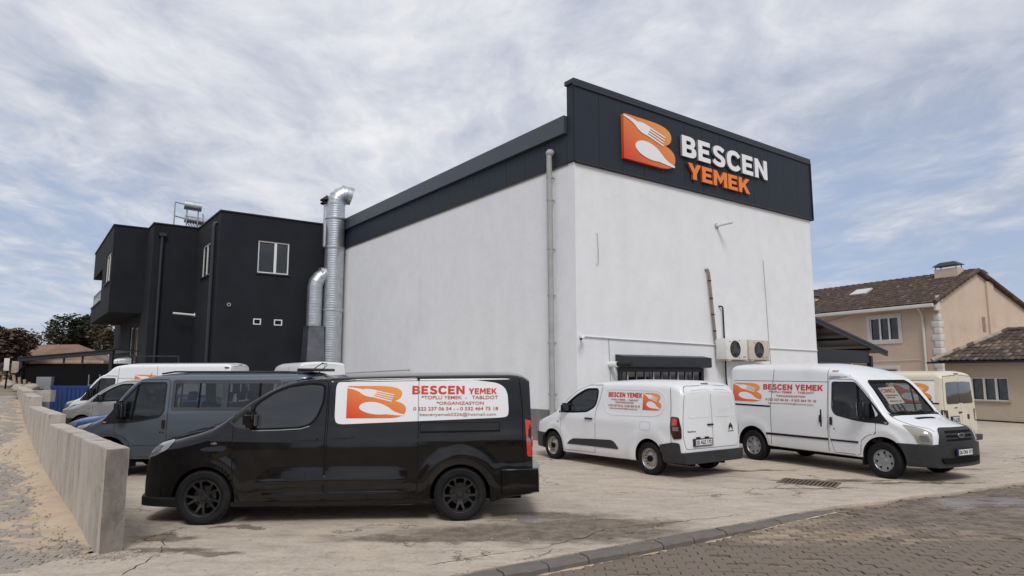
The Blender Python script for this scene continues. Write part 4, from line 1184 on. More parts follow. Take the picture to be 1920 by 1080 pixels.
# stains: spilled water below the black van and oil spots (they stay where they are)
co = t.coords('Object')
wv = t.node('ShaderNodeTexNoise'); t.l.new(co, wv.inputs['Vector']); wv.inputs['Scale'].default_value = 2.6; wv.inputs['Detail'].default_value = 6; wv.inputs['Roughness'].default_value = .65
cw = t.vmath('ADD', co, t.vmath('SCALE', t.vmath('SUBTRACT', wv.outputs['Color'], (.5, .5, .5)), scale=.75))
def stain(cx, cy, rx, ry, ang, soft=.35):
    q = t.mapping(t.vmath('SUBTRACT', cw, (cx, cy, 0)), (0, 0, 0), (0, 0, R(-ang)), (1 / rx, 1 / ry, 0))
    return t.maprange(t.vmath('LENGTH', q), 1 + soft, 1 - soft, 0, 1)
st = None
for a in [(.45, 8.75, 1.9, .50, 12), (1.15, 9.25, 1.15, .38, -28), (-.9, 8.45, 1.3, .22, 4), (.6, 9.75, .9, .22, -12, .5), (-3.95, 7.9, .55, .16, 35), (-3.35, 7.75, .35, .09, -20), (-3.62, 9.08, .40, .12, 8, .12), (-3.3, 8.95, .14, .05, 0, .2), (-4.25, 8.5, .4, .18, 20), (-.15, 9.42, .22, .04, 5, .2), (4.6, 14.2, 1.3, .13, -32), (6.0, 12.9, 1.0, .13, -20), (7.4, 12.6, 1.3, .10, -8), (5.3, 12.0, .9, .07, -25), (8.6, 14.4, 1.4, .2, -10)]:
    s_ = stain(*a); st = s_ if st is None else t.math('MAXIMUM', st, s_)
c2 = t.mix(t.math('MULTIPLY', st, .88), c, t.mix(t.maprange(t.noise(co, 5, 6, .7), .35, .65), (.10, .078, .06), (.20, .165, .13)))
vo = t.node('ShaderNodeTexVoronoi'); vo.feature = 'DISTANCE_TO_EDGE'; vo.inputs['Scale'].default_value = .42; t.l.new(cw, vo.inputs['Vector'])
crk = t.math('MULTIPLY', t.math('LESS_THAN', vo.outputs['Distance'], .006), t.maprange(t.noise(co, .6, 3), .48, .56))
c2 = t.mix(t.math('MULTIPLY', crk, .75), c2, (.07, .055, .045))
gr_ = t.noise(co, 16, 6, .75)
c2 = t.mix(1.0, c2, t.ramp(gr_, [(.3, (.80, .79, .78)), (.5, (1, 1, 1)), (.72, (1.14, 1.14, 1.13))]), 'MULTIPLY')
md_ = t.noise(t.mapping(co, (0, 0, 0), (0, 0, 0), (1, 2.4, 1)), 2.6, 6, .7)
c2 = t.mix(1.0, c2, t.ramp(md_, [(.32, (.80, .78, .76)), (.5, (1, 1, 1)), (.7, (1.08, 1.08, 1.06))]), 'MULTIPLY')
t.l.new(c2, p.inputs['Base Color'])
m, t, p, c = groundmat('paver_road', (.20, .165, .135), (.14, .117, .098), (.33, .26, .19), (.095, .078, .064), sc=1.6, bump=.9)
oi = t.node('ShaderNodeNewGeometry')
rn = t.ramp(oi.outputs['Random Per Island'], [(0, (.74, .73, .73)), (1, (1.22, 1.2, 1.16))])
t.l.new(t.mix(1.0, c, rn, 'MULTIPLY'), p.inputs['Base Color'])
groundmat('paver_walk', (.40, .35, .295), (.27, .245, .22), (.46, .37, .27), (.12, .105, .09), sc=2, bump=.9)
groundmat('kerb_stone', (.19, .17, .15), (.12, .11, .10), (.30, .25, .20), (.07, .062, .055), bump=.7)
groundmat('cement', (.225, .215, .21), (.17, .16, .155), (.30, .265, .22), (.12, .105, .09), bump=.8)

m, t, p, c = groundmat('wall_concrete', (.50, .45, .395), (.37, .335, .30), (.50, .445, .385), (.19, .165, .145), sc=1.6, bump=.6)
co = t.coords('Object'); sv_ = t.noise(t.mapping(co, (0, 0, 0), (0, 0, 0), (2.2, 2.2, .35)), 1.5, 7, .7)
c3 = t.mix(1.0, c, t.ramp(sv_, [(.32, (.74, .72, .69)), (.5, (1, 1, 1)), (.7, (1.10, 1.10, 1.09))]), 'MULTIPLY')
sz = t.node('ShaderNodeSeparateXYZ'); t.l.new(co, sz.inputs[0])
hz_ = t.math('LESS_THAN', t.noise(co, 11, 2, .5), .30)
c3 = t.mix(t.math('MULTIPLY', hz_, .5), c3, (.13, .11, .095))
t.l.new(c3, p.inputs['Base Color'])
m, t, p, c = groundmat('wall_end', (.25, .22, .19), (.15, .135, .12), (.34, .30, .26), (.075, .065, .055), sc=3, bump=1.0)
def grid_sheet(name, x0, x1, y0, y1, st, zf, m, keep=None, kind='structure', label=None, smooth=True, cat=None):
    bm = bmesh.new(); V = {}
    nx = int((x1 - x0) / st); ny = int((y1 - y0) / st)
    def gv(i, j):
        if (i, j) not in V:
            x = x0 + i * st; y = y0 + j * st; V[i, j] = bm.verts.new((x, y, zf(x, y)))
        return V[i, j]
    for i in range(nx):
        for j in range(ny):
            xc = x0 + (i + .5) * st; yc = y0 + (j + .5) * st
            if keep and not keep(xc, yc): continue
            f = bm.faces.new((gv(i, j), gv(i + 1, j), gv(i + 1, j + 1), gv(i, j + 1))); f.smooth = smooth
    o = fin(bm, name, m); tag(o, label, cat, None, kind); return o

# far ground, one sheet to the horizon
bm = bmesh.new()
for s0 in (0,):
    vs = [bm.verts.new(q) for q in ((-900, -200, -.32), (900, -200, -.32), (900, 1600, -.32), (-900, 1600, -.32))]; bm.faces.new(vs)
tag(fin(bm, 'ground', 'dirt'), kind='structure')

WALL = [(-4.60, 7.72), (-8.02, 11.7), (-10.3, 14.4), (-14.35, 19.6), (-16.3, 22.2)]
wallx = PC([(y, x) for x, y in WALL] + [(2, .3), (40, -31), (90, -72)])
padz = PC([(3, 0), (7.9, 0.0), (9, .10), (12, .42), (14.6, .86), (20, 1.34), (30, 1.5), (90, 2.6)])
# yard slab
yard = [(-5.6, 2.5), (-5.25, 6.9), (-4.75, 7.75), (-4.55, 7.9), (-8.0, 11.9), (-10.2, 14.6), (-14.2, 19.8), (-32, 42), (-20, 60), (45, 60), (45, 2.5), (22, 2.5), (22, 15.5), (12.5, 13.6), (9.2, 12.55), (7.35, 11.52), (6.6, 11.3), (5.9, 10.84), (4.96, 10.44), (.23, 7.43), (-7.6 + 4.4, 5.27), (-6, 2.5)]
yard = [(-7.5, 2.5), (-5.25, 6.9), (-4.75, 7.75), (-4.50, 7.95), (-7.9, 11.9), (-10.1, 14.6), (-14.1, 19.8), (-32, 42), (-32, 62), (48, 62), (48, 22), (22, 17.5), (12.5, 13.75), (9.2, 12.6), (7.35, 11.55), (6.6, 11.3), (5.9, 10.84), (4.96, 10.50), (.19, 7.48), (-3.2, 5.33), (-7.0, 2.9)]
V, F = cdt([yard], 1.6)
bm = bmesh.new(); sheet(bm, V, F, lambda u, v: ((u, v, .012 * noise.noise(Vector((u * .25, v * .25, 0)))  if False else 0), (u, v, -.3)))
bmesh.ops.recalc_face_normals(bm, faces=bm.faces[:])
tag(fin(bm, 'yard', 'concrete_yard'), kind='structure')

# kerb
KD = Vector((math.cos(R(32.4)), math.sin(R(32.4)), 0)); KN = Vector((-KD.y, KD.x, 0)); K0 = Vector((.227, 7.41, 0))
def kroad(x, y):
    s_ = (Vector((x, y, 0)) - K0).dot(KD); d = -(Vector((x, y, 0)) - K0).dot(KN)
    return -.085 + .070 * sm(2.0, 5.6, s_) + .004 * noise.noise(Vector((x * .6, y * .6, 3)))
kb = empty('kerb', 'row of dark grey kerb stones between pale yard and paved road', 'kerb', (0, 0, 0))
s_ = -6.0
while s_ < 5.35:
    L_ = random.uniform(.52, .60); tilt_ = random.uniform(-.012, .012)
    c = K0 + KD * (s_ + L_ / 2); zt = random.uniform(-.018, .0) - (.02 if s_ > 4.6 else 0)
    bm = bmesh.new(); poly = [(-.13, -.3), (-.13, zt - .035), (-.10, zt - .004), (.05, zt + .004), (.055, -.3)]
    fs = prism(bm, poly, -L_ / 2 + .008, L_ / 2 - .008, 0, lambda a, b, w_: (w_, a, b + w_ * tilt_))
    bmesh.ops.subdivide_edges(bm, edges=[e for e in bm.edges if e.calc_length() > .4], cuts=4)
    for vv in bm.verts:
        if vv.co.z > -.2: vv.co += Vector((0, 1, 1)) * .010 * noise.noise(vv.co * 9 + Vector((s_ * 3, 0, 0)))
    bmesh.ops.recalc_face_normals(bm, faces=bm.faces[:])
    fin(bm, 'kerb_stone', 'kerb_stone', kb, None, tuple(c), (0, 0, R(32.4 + random.uniform(-.9, .9))))
    s_ += L_

# road base and interlocking pavers
def on_road(x, y):
    d = (Vector((x, y, 0)) - K0); s1 = d.dot(KD); n1 = d.dot(KN)
    if s1 < 5.2: return n1 < -.12
    edge = [(4.9, 10.25), (5.9, 10.74), (6.6, 11.2), (7.35, 11.45), (9.2, 12.5), (12.5, 13.65), (22, 17.4)]
    for a, b in zip(edge, edge[1:]):
        if a[0] <= x <= b[0]: return y < a[1] + (b[1] - a[1]) * (x - a[0]) / (b[0] - a[0])
    return False
grid_sheet('road', -8, 26, -4, 17, .5, lambda x, y: kroad(x, y) - .022, 'dirt', lambda x, y: (Vector((x, y, 0)) - K0).dot(KN) < .3 and (y < 12.2 + max(0, x - 5) * .45))
def paver_poly(w_, h_, amp, gap):
    n = 8; out = []
    wave = lambda t: amp * (1 - abs(((t * 4) % 2) - 1) * 2)
    for i in range(n + 1): out.append((gap / 2 + (w_ - gap) * i / n, gap / 2 + wave(i / n)))
    for i in range(n, -1, -1): out.append((gap / 2 + (w_ - gap) * i / n, h_ - gap / 2 + wave(i / n)))
    return out
def paver_mesh(poly, name, m, h_=.06):
    bm = bmesh.new(); cx = sum(p_[0] for p_ in poly) / len(poly); cy = sum(p_[1] for p_ in poly) / len(poly)
    bot = [bm.verts.new((x, y, -h_)) for x, y in poly]; mid = [bm.verts.new((x, y, -.006)) for x, y in poly]
    ip = offpoly(poly, -.006); top = [bm.verts.new((x, y, 0)) for x, y in ip]; n = len(poly)
    for a, b in ((bot, mid), (mid, top)):
        for i in range(n): bm.faces.new((a[i], a[(i + 1) % n], b[(i + 1) % n], b[i]))
    bm.faces.new(top); bmesh.ops.recalc_face_normals(bm, faces=bm.faces[:])
    me = bpy.data.meshes.new(name); bm.to_mesh(me); bm.free(); me.materials.append(MATS[m]); return me
PW, PH = .225, .1125
pm = paver_mesh(paver_poly(PW, PH, .013, .007), 'paver', 'paver_road')
an = R(-4); ca, sa = math.cos(an), math.sin(an)
spots = []
f_ = 1250.; px_ = math.atan(160 / 1250)
def topix(x, y, z):
    z -= 2.0; f = math.cos(px_) * y + math.sin(px_) * z; u = -math.sin(px_) * y + math.cos(px_) * z
    return 960 + f_ * x / f, 540 - f_ * u / f
for j in range(-10, 130):
    for i in range(-40, 120):
        a = i * PW + (PW / 2 if j % 2 else 0); b = j * PH
        x = a * ca - b * sa; y = 4.5 + a * sa + b * ca
        if y < 4.6 or y > 14.5 or x > 17: continue
        xm = x + PW / 2; ym = y + PH / 2
        if not on_road(xm, ym): continue
        X_, Y_ = topix(xm, ym, -.05)
        if not (-150 < X_ < 2250 and Y_ < 1300): continue
        spots.append((y if (-20 < X_ < 1940 and Y_ < 1095) else y + 50, x, y))
spots.sort()
rdp = empty('road_paving', 'brown grey interlocking road paving in the right foreground below the kerb', 'paving', (0, 0, 0))
big = bmesh.new(); proto = pm
for q, (d_, x, y) in enumerate(spots):
    z = kroad(x, y) + random.uniform(-.005, .004) + .010 * noise.noise(Vector((x, y, 0)) * 1.1)
    if random.random() < .012: z -= .018
    if q < 299:
        o = bpy.data.objects.new('paver', pm); COL.objects.link(o); o.parent = rdp; o.location = (x, y, z); o.rotation_euler = (random.uniform(-.035, .035), random.uniform(-.02, .02), an + random.uniform(-.02, .02))
    else:
        M = Matrix.Translation((x, y, z)) @ Matrix.Rotation(an + random.uniform(-.012, .012), 4, 'Z') @ Matrix.Rotation(random.uniform(-.035, .035), 4, 'X')
        n0 = len(big.verts); big.from_mesh(pm); big.verts.ensure_lookup_table()
        bmesh.ops.transform(big, matrix=M, verts=big.verts[n0:])
o = fin(big, 'far_pavers', 'paver_road', rdp); o['kind'] = 'stuff'

# smooth cement patch laid over the paving on the right
V, F = cdt([[(6.75, 11.05), (7.6, 11.35), (9.6, 11.0), (12.2, 10.7), (14, 9.6), (11.0, 9.1), (8.6, 9.7), (7.2, 9.95), (6.6, 10.5)]], .25)
bm = bmesh.new(); sheet(bm, V, F, lambda u, v: ((u + .06 * noise.noise(Vector((u * 2, v * 2, 0))), v + .06 * noise.noise(Vector((u * 2, v * 2, 5))), kroad(u, v) - .001 + .012 * noise.noise(Vector((u, v, 9)) * 1.7) + .006 * noise.noise(Vector((u, v, 9)) * 7)), (u, v, kroad(u, v) - .02)))
bmesh.ops.recalc_face_normals(bm, faces=bm.faces[:]); tag(fin(bm, 'cement_patch', 'cement', None, 40), kind='structure')

# sloping pavement left of the low wall
def walk_z(x, y): return padz(y) + .012 * noise.noise(Vector((x * .5, y * .5, 0)))
def front_edge(x): return 6.98 + (x + 5.12) * 2.35 if x > -5.12 else 6.98 + (x + 5.12) * .12
grid_sheet('pavement', -60, -4.0, 3, 90, .4, lambda x, y: walk_z(x, y) - .02, 'pavement_dust', lambda x, y: x < wallx(y) + (.1 if y < 22 else 0) and y > front_edge(x) - .1)
wp = empty('pavement_paving', 'grey rectangular pavers half buried in sand left of the low wall', 'paving', (0, 0, 0))
PW2, PH2 = .24, .125
base = paver_poly(PW2, PH2, .004, .015)
pm2 = paver_mesh(base, 'paver', 'paver_walk')
an2 = R(13); ca, sa = math.cos(an2), math.sin(an2); sp2 = []
for j in range(-30, 150):
    for i in range(-90, 30):
        a = i * PW2 + (PW2 / 2 if j % 2 else 0); b = j * PH2; x = -5 + a * ca - b * sa; y = 6 + a * sa + b * ca
        xm, ym = x + .1, y + .08
        if ym < front_edge(xm) + .06 or ym > 22 or xm > wallx(ym) - .12: continue
        X_, Y_ = topix(xm, ym, walk_z(xm, ym))
        if X_ < -120 or Y_ > 1180: continue
        sp2.append((y + (50 if X_ < -15 else 0), x, y))
sp2.sort(); big = bmesh.new()
for q, (d_, x, y) in enumerate(sp2):
    sl_ = (padz(y + .1) - padz(y)) / .1; z = walk_z(x, y) + random.uniform(-.006, .006)
    rot = (math.atan(sl_) * ca + random.uniform(-.03, .03), math.atan(sl_) * sa + random.uniform(-.03, .03), an2 + random.uniform(-.03, .03))
    if q < 299:
        o = bpy.data.objects.new('paver', pm2); COL.objects.link(o); o.parent = wp; o.location = (x, y, z); o.rotation_euler = rot
    elif y < 20:
        from mathutils import Euler
        M = Matrix.Translation((x, y, z)) @ Euler(rot).to_matrix().to_4x4()
        n0 = len(big.verts); big.from_mesh(pm2); big.verts.ensure_lookup_table(); bmesh.ops.transform(big, matrix=M, verts=big.verts[n0:])
o = fin(big, 'far_pavers', 'paver_walk', wp); o['kind'] = 'stuff'
# sand drifts on that pavement
def sand_h(x, y):
    dw = wallx(y) - x
    n = noise.noise(Vector((x * .9, y * .55, 4))) * .6 + noise.noise(Vector((x * 2.3, y * 1.9, 8))) * .35 + .12 * noise.noise(Vector((x * 9, y * 9, 1)))
    a = (.032 + .012 * noise.noise(Vector((x * 7, y * 7, 2)))) * math.exp(-((dw - .05) / .30) ** 2) * sm(8.1, 8.9, y) * (1 - sm(12.0, 15, y)) * 1.3
    n += .22 * noise.noise(Vector((x * 5, y * 4, 3))) + .16 * noise.noise(Vector((x * 14, y * 12, 6)))
    b = .045 * (n - .14) * sm(.1, .6, y - front_edge(x)) * (1 - .7 * sm(12.5, 16, y)) + .012 * math.exp(-((y - 9.0) / .8) ** 2)
    return walk_z(x, y) - .010 + a + b
grid_sheet('sand', -16, -4.3, 7, 19, .07, sand_h, 'sand', lambda x, y: x < wallx(y) + .05 and y > front_edge(x) + .1 and topix(x, y, 0)[0] > -200, 'stuff', 'loose yellow sand drifted over pavers beside the low wall', True, 'sand')

# low concrete wall: four lengths stepping up the street
lw = empty('low_wall', 'grey cast concrete yard wall stepping up the street at left', 'wall', (0, 0, 0))
def wall_pt(s_):
    acc = 0
    for a, b in zip(WALL, WALL[1:]):
        a = Vector(a); b = Vector(b); L_ = (b - a).length
        if s_ <= acc + L_ or b == Vector(WALL[-1]): return a + (b - a) * ((s_ - acc) / L_), (b - a).normalized()
        acc += L_
segs = [(0, 5.0, 1.15), (5.0, 8.8, 1.30), (8.8, 12.3, 1.50), (12.3, 18.6, 1.56)]
for k_, (a, b, zt) in enumerate(segs):
    nP = max(1, int(round((b - a) / 1.15))); st_ = (b - a) / nP
    for i in range(nP):
        s0, s1 = a + i * st_, a + (i + 1) * st_
        bm = bmesh.new(); vs = []
        g_ = .006
        for s2 in (s0 + g_, s1 - g_):
            p_, d_ = wall_pt(s2); n_ = Vector((d_.y, -d_.x))
            jog = .004 * (i % 2)
            for o_ in (-jog, .24):
                q_ = p_ + n_ * o_
                for z in (-.3, zt + .004 * math.sin(s2 * 3)): vs.append(bm.verts.new((q_.x, q_.y, z)))
        for q_ in ((0, 1, 3, 2), (4, 6, 7, 5), (0, 4, 5, 1), (2, 3, 7, 6), (0, 2, 6, 4), (1, 5, 7, 3)):
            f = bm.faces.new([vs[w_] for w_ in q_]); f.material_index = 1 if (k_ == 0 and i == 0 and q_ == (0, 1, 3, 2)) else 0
        bmesh.ops.recalc_face_normals(bm, faces=bm.faces[:])
        bmesh.ops.subdivide_edges(bm, edges=bm.edges[:], cuts=6, use_grid_fill=True)
        for vv in bm.verts:
            nn = noise.noise_vector(vv.co * 3.1); vv.co += Vector(nn) * .007 + Vector(noise.noise_vector(vv.co * 11)) * .004
        if k_ == 0 and i == 0:
            for vv in bm.verts:
                vv.co.z += -.012 * max(0, noise.noise(vv.co * 8)) if vv.co.z > 1.1 else 0
        bmesh.ops.bevel(bm, geom=[e for e in bm.edges if e.is_manifold and e.calc_face_angle(0) > 1.0], offset=.009, segments=2, affect='EDGES')
        fin(bm, 'wall_panel', ['wall_concrete', 'wall_end'], lw, 40)

# drain grate, cover, puddle
gr = empty('drain_grate', 'rusty sunken drain grate in the yard in front of the white panel van', 'drain grate', (5.46, 12.62, 0), R(-35))
bm = bmesh.new()
for a, b in (((-.50, -.32), (.50, -.27)), ((-.50, .27), (.50, .32)), ((-.50, -.27), (-.45, .27)), ((.45, -.27), (.50, .27))): box(bm, (a[0], a[1], -.02), (b[0], b[1], .012))
fin(bm, 'frame', 'rust', gr)
for i in range(12):
    boxo('bar', (-.43 + i * .073, -.27, -.01), (-.43 + i * .073 + .035, .27, .006), 'rust', gr)
boxo('pit', (-.45, -.27, .001), (.45, .27, .003), 'soft_black', gr)
bm = bmesh.new(); lathe(bm, [(0.0001, .014), (.12, .014), (.135, .010), (.15, 0.0)], 28, 'z'); tag(fin(bm, 'access_cover', 'cement', None, 40, (.22, 9.55, 0)), 'small round pale cover in the ground near the black van rear wheel', 'cover')
def puddle(name, label, pts, m='puddle'):
    bm = bmesh.new(); V, F = cdt([rounded(pts, .08)], .5); sheet(bm, V, F, lambda u, v: ((u, v, .004), (u, v, .0))); bmesh.ops.recalc_face_normals(bm, faces=bm.faces[:]); tag(fin(bm, name, m), label, 'stain')
puddle('oil_spot', 'dark wet spot beside the front wheel of the black van', [(-3.92, 8.93), (-3.75, 8.90), (-3.62, 8.86), (-3.50, 8.99), (-3.38, 9.02), (-3.28, 9.12), (-3.40, 9.22), (-3.6, 9.17), (-3.78, 9.08)], 'wet_ground') if False else None
# grit and small stones lying about
bm = bmesh.new(); rnd = random.Random(5)
def pebble(bm, x, y, z, r):
    v0 = len(bm.verts); M = Matrix.Translation((x, y, z + r * .3)) @ Matrix.Rotation(rnd.uniform(0, 6.28), 4, 'Z') @ Matrix.Diagonal((r * rnd.uniform(.8, 1.6), r, r * rnd.uniform(.4, .8), 1))
    bmesh.ops.create_icosphere(bm, subdivisions=1, radius=1, matrix=M)
cnt_ = 0
while cnt_ < 1500:
    y = 6.6 + 12 * rnd.random() ** 1.6; x = rnd.uniform(-.9, .9) * y
    if x < wallx(y) + .3 or on_road(x, y) and rnd.random() < .6: continue
    z = kroad(x, y) if on_road(x, y) else 0
    pebble(bm, x, y, z, rnd.choice([.003, .004, .005, .006, .008, .012])); cnt_ += 1
for i in range(700):
    y = 7.2 + 6 * rnd.random() ** 1.4; x = wallx(y) - abs(rnd.gauss(0, .7)) - .05
    if y > front_edge(x): pebble(bm, x, y, walk_z(x, y) + .012, rnd.choice([.004, .006, .008, .012, .016]))
for i in range(160):
    a = rnd.random(); x = -4.45 + rnd.gauss(0, .25); y = 7.65 + rnd.gauss(0, .15); pebble(bm, x, y, 0, rnd.choice([.005, .008, .014, .02]))
tag(fin(bm, 'grit', 'stone'), 'small loose stones and grit scattered over yard and pavement', 'grit', None, 'stuff')
bm = bmesh.new(); prev = None; s_ = -5.0
while s_ < 5.6:
    c = K0 + KD * s_; w_ = .01 + .06 * noise.noise(Vector((s_ * 1.3, 0, 0))) + .04 * noise.noise(Vector((s_ * 7, 1, 0))); a = c - KN * .125; b = c - KN * (.135 + max(.002, w_)); hs_ = .4 * min(1, max(0, w_ * 25)); zz = kroad(b.x, b.y)
    row = [bm.verts.new((a.x, a.y, zz + .02 * hs_ - .006)), bm.verts.new(((a.x + b.x) / 2, (a.y + b.y) / 2, zz + .016 * hs_ - .006)), bm.verts.new((b.x, b.y, zz - .012))]
    if prev: bm.faces.new((prev[0], prev[1], row[1], row[0])); bm.faces.new((prev[1], prev[2], row[2], row[1]))
    prev = row; s_ += .035
tag(fin(bm, 'kerb_sand', 'sand', None, 60), 'thin line of sand washed against the foot of the kerb', 'sand', None, 'stuff')
# cracks in the slab as thin open joints
def crack(pts, w_=.014):
    bm = bmesh.new(); P_ = []
    for a, b in zip(pts, pts[1:]):
        a = Vector(a); b = Vector(b); n = max(2, int((b - a).length / .07))
        for i in range(n):
            q_ = a.lerp(b, i / n); q_ += Vector((noise.noise(Vector((q_.x * 7, q_.y * 7, 0))), noise.noise(Vector((q_.x * 7, q_.y * 7, 9))))) * .05; P_.append(q_)
    prev = None
    for i, q_ in enumerate(P_[:-1]):
        t_ = (P_[i + 1] - q_).normalized(); n_ = Vector((-t_.y, t_.x)) * w_ * (.3 + .7 * abs(noise.noise(Vector((q_.x * 4, q_.y * 4, 2))) * 2)) * .5
        row = [bm.verts.new((q_.x + n_.x, q_.y + n_.y, .004)), bm.verts.new((q_.x - n_.x, q_.y - n_.y, .004))]
        if prev: bm.faces.new((prev[0], prev[1], row[1], row[0]))
        prev = row
    return bm
cr_ = [[(-.9, 7.3), (-.2, 7.75), (.35, 8.0), (.95, 8.6), (1.2, 8.95), (2.3, 9.4), (3.4, 9.9)], [(.3, 7.6), (.55, 8.1)], [(-3.9, 7.0), (-3.95, 7.8), (-4.3, 8.6)], [(3.2, 13.7), (4.6, 13.2), (6.0, 12.0)], [(6.0, 13.2), (7.3, 12.2), (8.6, 11.9)], [(9, 15.5), (14, 14.7), (22, 16)], [(1.6, 12.4), (3.2, 11.7)], [(8, 13.4), (12, 14.3)]]
bm = bmesh.new()
for c_ in cr_:
    b2 = crack(c_); me = bpy.data.meshes.new('c'); b2.to_mesh(me); b2.free(); bm.from_mesh(me); bpy.data.meshes.remove(me)
tag(fin(bm, 'yard_cracks', 'soft_black'), kind='structure')

# ------------------------------------------------------------------ the white building
TH = R(36.3); U = Vector((math.cos(TH), math.sin(TH), 0)); Vv = Vector((-math.sin(TH), math.cos(TH), 0)); C0 = Vector((1.839, 19.0, 0))
def wl(u, v, z=0): return C0 + U * u + Vv * v + Vector((0, 0, z))
wb = empty('white_building', 'white rendered hall with dark metal cladding along its top', 'building', tuple(C0), TH)
HU, HV = 12.72, 17.8
boxo('wall', (0, 0, -.3), (HU, HV, 8.19), 'white_render', wb)
boxo('roof', (.05, .2, 8.2), (HU - .05, HV, 9.5), 'trim_dark', wb)
bm = bmesh.new(); box(bm, (-.035, -.035, -.3), (HU, -.0005, .9)); box(bm, (-.035, -.0005, -.3), (-.0005, HV, .93)); fin(bm, 'plinth', 'cement', wb)
def panel(name, x0, x1, z0, z1, depth, mt, parent, ribs=4, along='u', y=0):
    """sheet metal panel with shallow grooves; outward = -y (front) or -x (side)"""
    bm = bmesh.new(); pts = []
    w_ = x1 - x0; g = .006
    pts.append((x0 + g, y - depth))
    for i in range(1, ribs):
        c_ = x0 + w_ * i / ribs; pts += [(c_ - .012, y - depth), (c_ - .006, y - depth + .006), (c_ + .006, y - depth + .006), (c_ + .012, y - depth)]
    pts.append((x1 - g, y - depth)); pts += [(x1 - g, y - .005), (x0 + g, y - .005)]
    f3 = (lambda a, b, z: (a, b, z)) if along == 'u' else (lambda a, b, z: (b, a, z))
    prism(bm, pts, z0, z1, 0, f3); bmesh.ops.recalc_face_normals(bm, faces=bm.faces[:])
    return fin(bm, name, mt, parent)
boxo('parapet_core', (-.02, -.02, 8.21), (HU + .06, .26, 10.60), 'trim_dark', wb)
xs = [-.05 + i * (HU + .14) / 13 for i in range(14)]
for a, b in zip(xs, xs[1:]): panel('cladding_panel', a, b, 8.205, 10.58, .06, 'cladding', wb, 5, 'u', -.02)
panel('cladding_panel', -.04, .26, 8.205, 10.58, .035, 'cladding', wb, 2, 'v', -.02)
bm = bmesh.new(); box(bm, (-.11, -.12, 10.583), (HU + .12, .30, 10.72), .01); box(bm, (-.11, -.12, 10.50), (HU + .12, -.083, 10.583)); fin(bm, 'parapet_cap', 'trim_dark', wb)
bm = bmesh.new(); box(bm, (HU + .092, -.125, 8.15), (HU + .13, .29, 10.58)); box(bm, (-.02, -.10, 8.17), (HU + .09, -.0, 8.203)); fin(bm, 'edge_trim', 'trim_dark', wb)
bm = bmesh.new(); box(bm, (0.0, -.03, 8.145), (HU, -.0005, 8.168)); fin(bm, 'sealant_line', 'edge_line', wb)
xs = [.27 + i * (HV - .27) / 17 for i in range(18)]
for a, b in zip(xs, xs[1:]): panel('cladding_panel', a, b, 8.20, 9.12, .045, 'cladding', wb, 5, 'v', 0)
bm = bmesh.new(); box(bm, (-.17, .27, 9.10), (.3, HV, 9.66), .012); fin(bm, 'gutter_fascia', 'fascia', wb)
bm = bmesh.new(); box(bm, (-.03, .3, 8.155), (-.0005, HV, 8.195)); fin(bm, 'sealant_line', 'edge_line', wb)
# downpipe on the left wall
dp = tubeo('downpipe', [(-.0, .95, 8.66), (-.10, .95, 8.72), (-.17, .95, 8.66), (-.18, .95, 8.5), (-.17, .93, 5), (-.16, .90, .1)], .085, 'pipe_grey', wb, 14)
bm = bmesh.new(); bmesh.ops.create_uvsphere(bm, u_segments=14, v_segments=8, radius=.13, matrix=Matrix.Translation((-.15, .95, 8.66))); fin(bm, 'pipe_elbow', 'pipe_grey', dp, 60)
for z in (1.4, 2.9, 4.3, 5.7, 7.2, 7.9):
    bm = bmesh.new(); lathe(bm, [(.088, -.03), (.102, -.03), (.102, .03), (.088, .03)], 16, 'z', center=(-.166, .92 + .004 * z, z)); box(bm, (-.09, .90, z - .015), (-.0, .94, z + .015)); fin(bm, 'pipe_clamp', 'pipe_grey', dp, 40)
tubeo('wall_rail', [(-.12, 16.6, 2.0), (-.12, 9.95, 2.14)], .022, 'pipe_grey', wb, 8)
bm = bmesh.new(); bmesh.ops.create_uvsphere(bm, u_segments=10, v_segments=6, radius=.05, matrix=Matrix.Translation((-.12, 9.93, 2.14))); fin(bm, 'rail_knob', 'pipe_grey', wb, 60)
# conduit, pipes and wires on the front
tubeo('conduit', [(.08, -.03, 3.06), (1.8, -.03, 3.02), (6.0, -.03, 2.96), (9.5, -.03, 2.92), (12.7, -.03, 2.89)], .022, 'white_pvc', wb, 8)
tubeo('drain_stub', [(6.604, .02, 7.12), (6.604, -.12, 7.13), (6.70, -.62, 7.17)], .055, 'white_pvc', wb, 12)
tubeo('drain_stub_rim', [(6.604, -.005, 7.12), (6.604, -.03, 7.12)], .10, 'pipe_grey', wb, 12)
tubeo('hanging_wire', [(.81, -.01, 6.14), (.83, -.05, 6.12), (.86, -.05, 5.6), (.85, -.05, 5.25), (.80, -.03, 5.18)], .009, 'pipe_grey', wb, 6)
tubeo('hanging_wire', [(9.31, -.01, 6.18), (9.31, -.02, 6.1), (9.38, -.02, 4.5), (9.42, -.02, 3.4), (9.5, -.02, 2.0)], .009, 'pipe_grey', wb, 6)
tubeo('small_wire', [(2.55, -.02, 3.0), (2.57, -.02, 2.2), (2.57, -.02, 1.0)], .008, 'pipe_grey', wb, 6) if False else tubeo('small_wire', [(1.25, -.02, 3.03), (1.28, -.02, 2.2), (1.32, -.02, 1.0)], .010, 'pipe_grey', wb, 6)
br = tubeo('brown_pipe', [(5.90, .02, 5.50), (5.93, -.08, 5.50), (5.95, -.10, 5.40), (6.19, -.10, 3.10)], .050, 'pipe_brown', wb, 12)
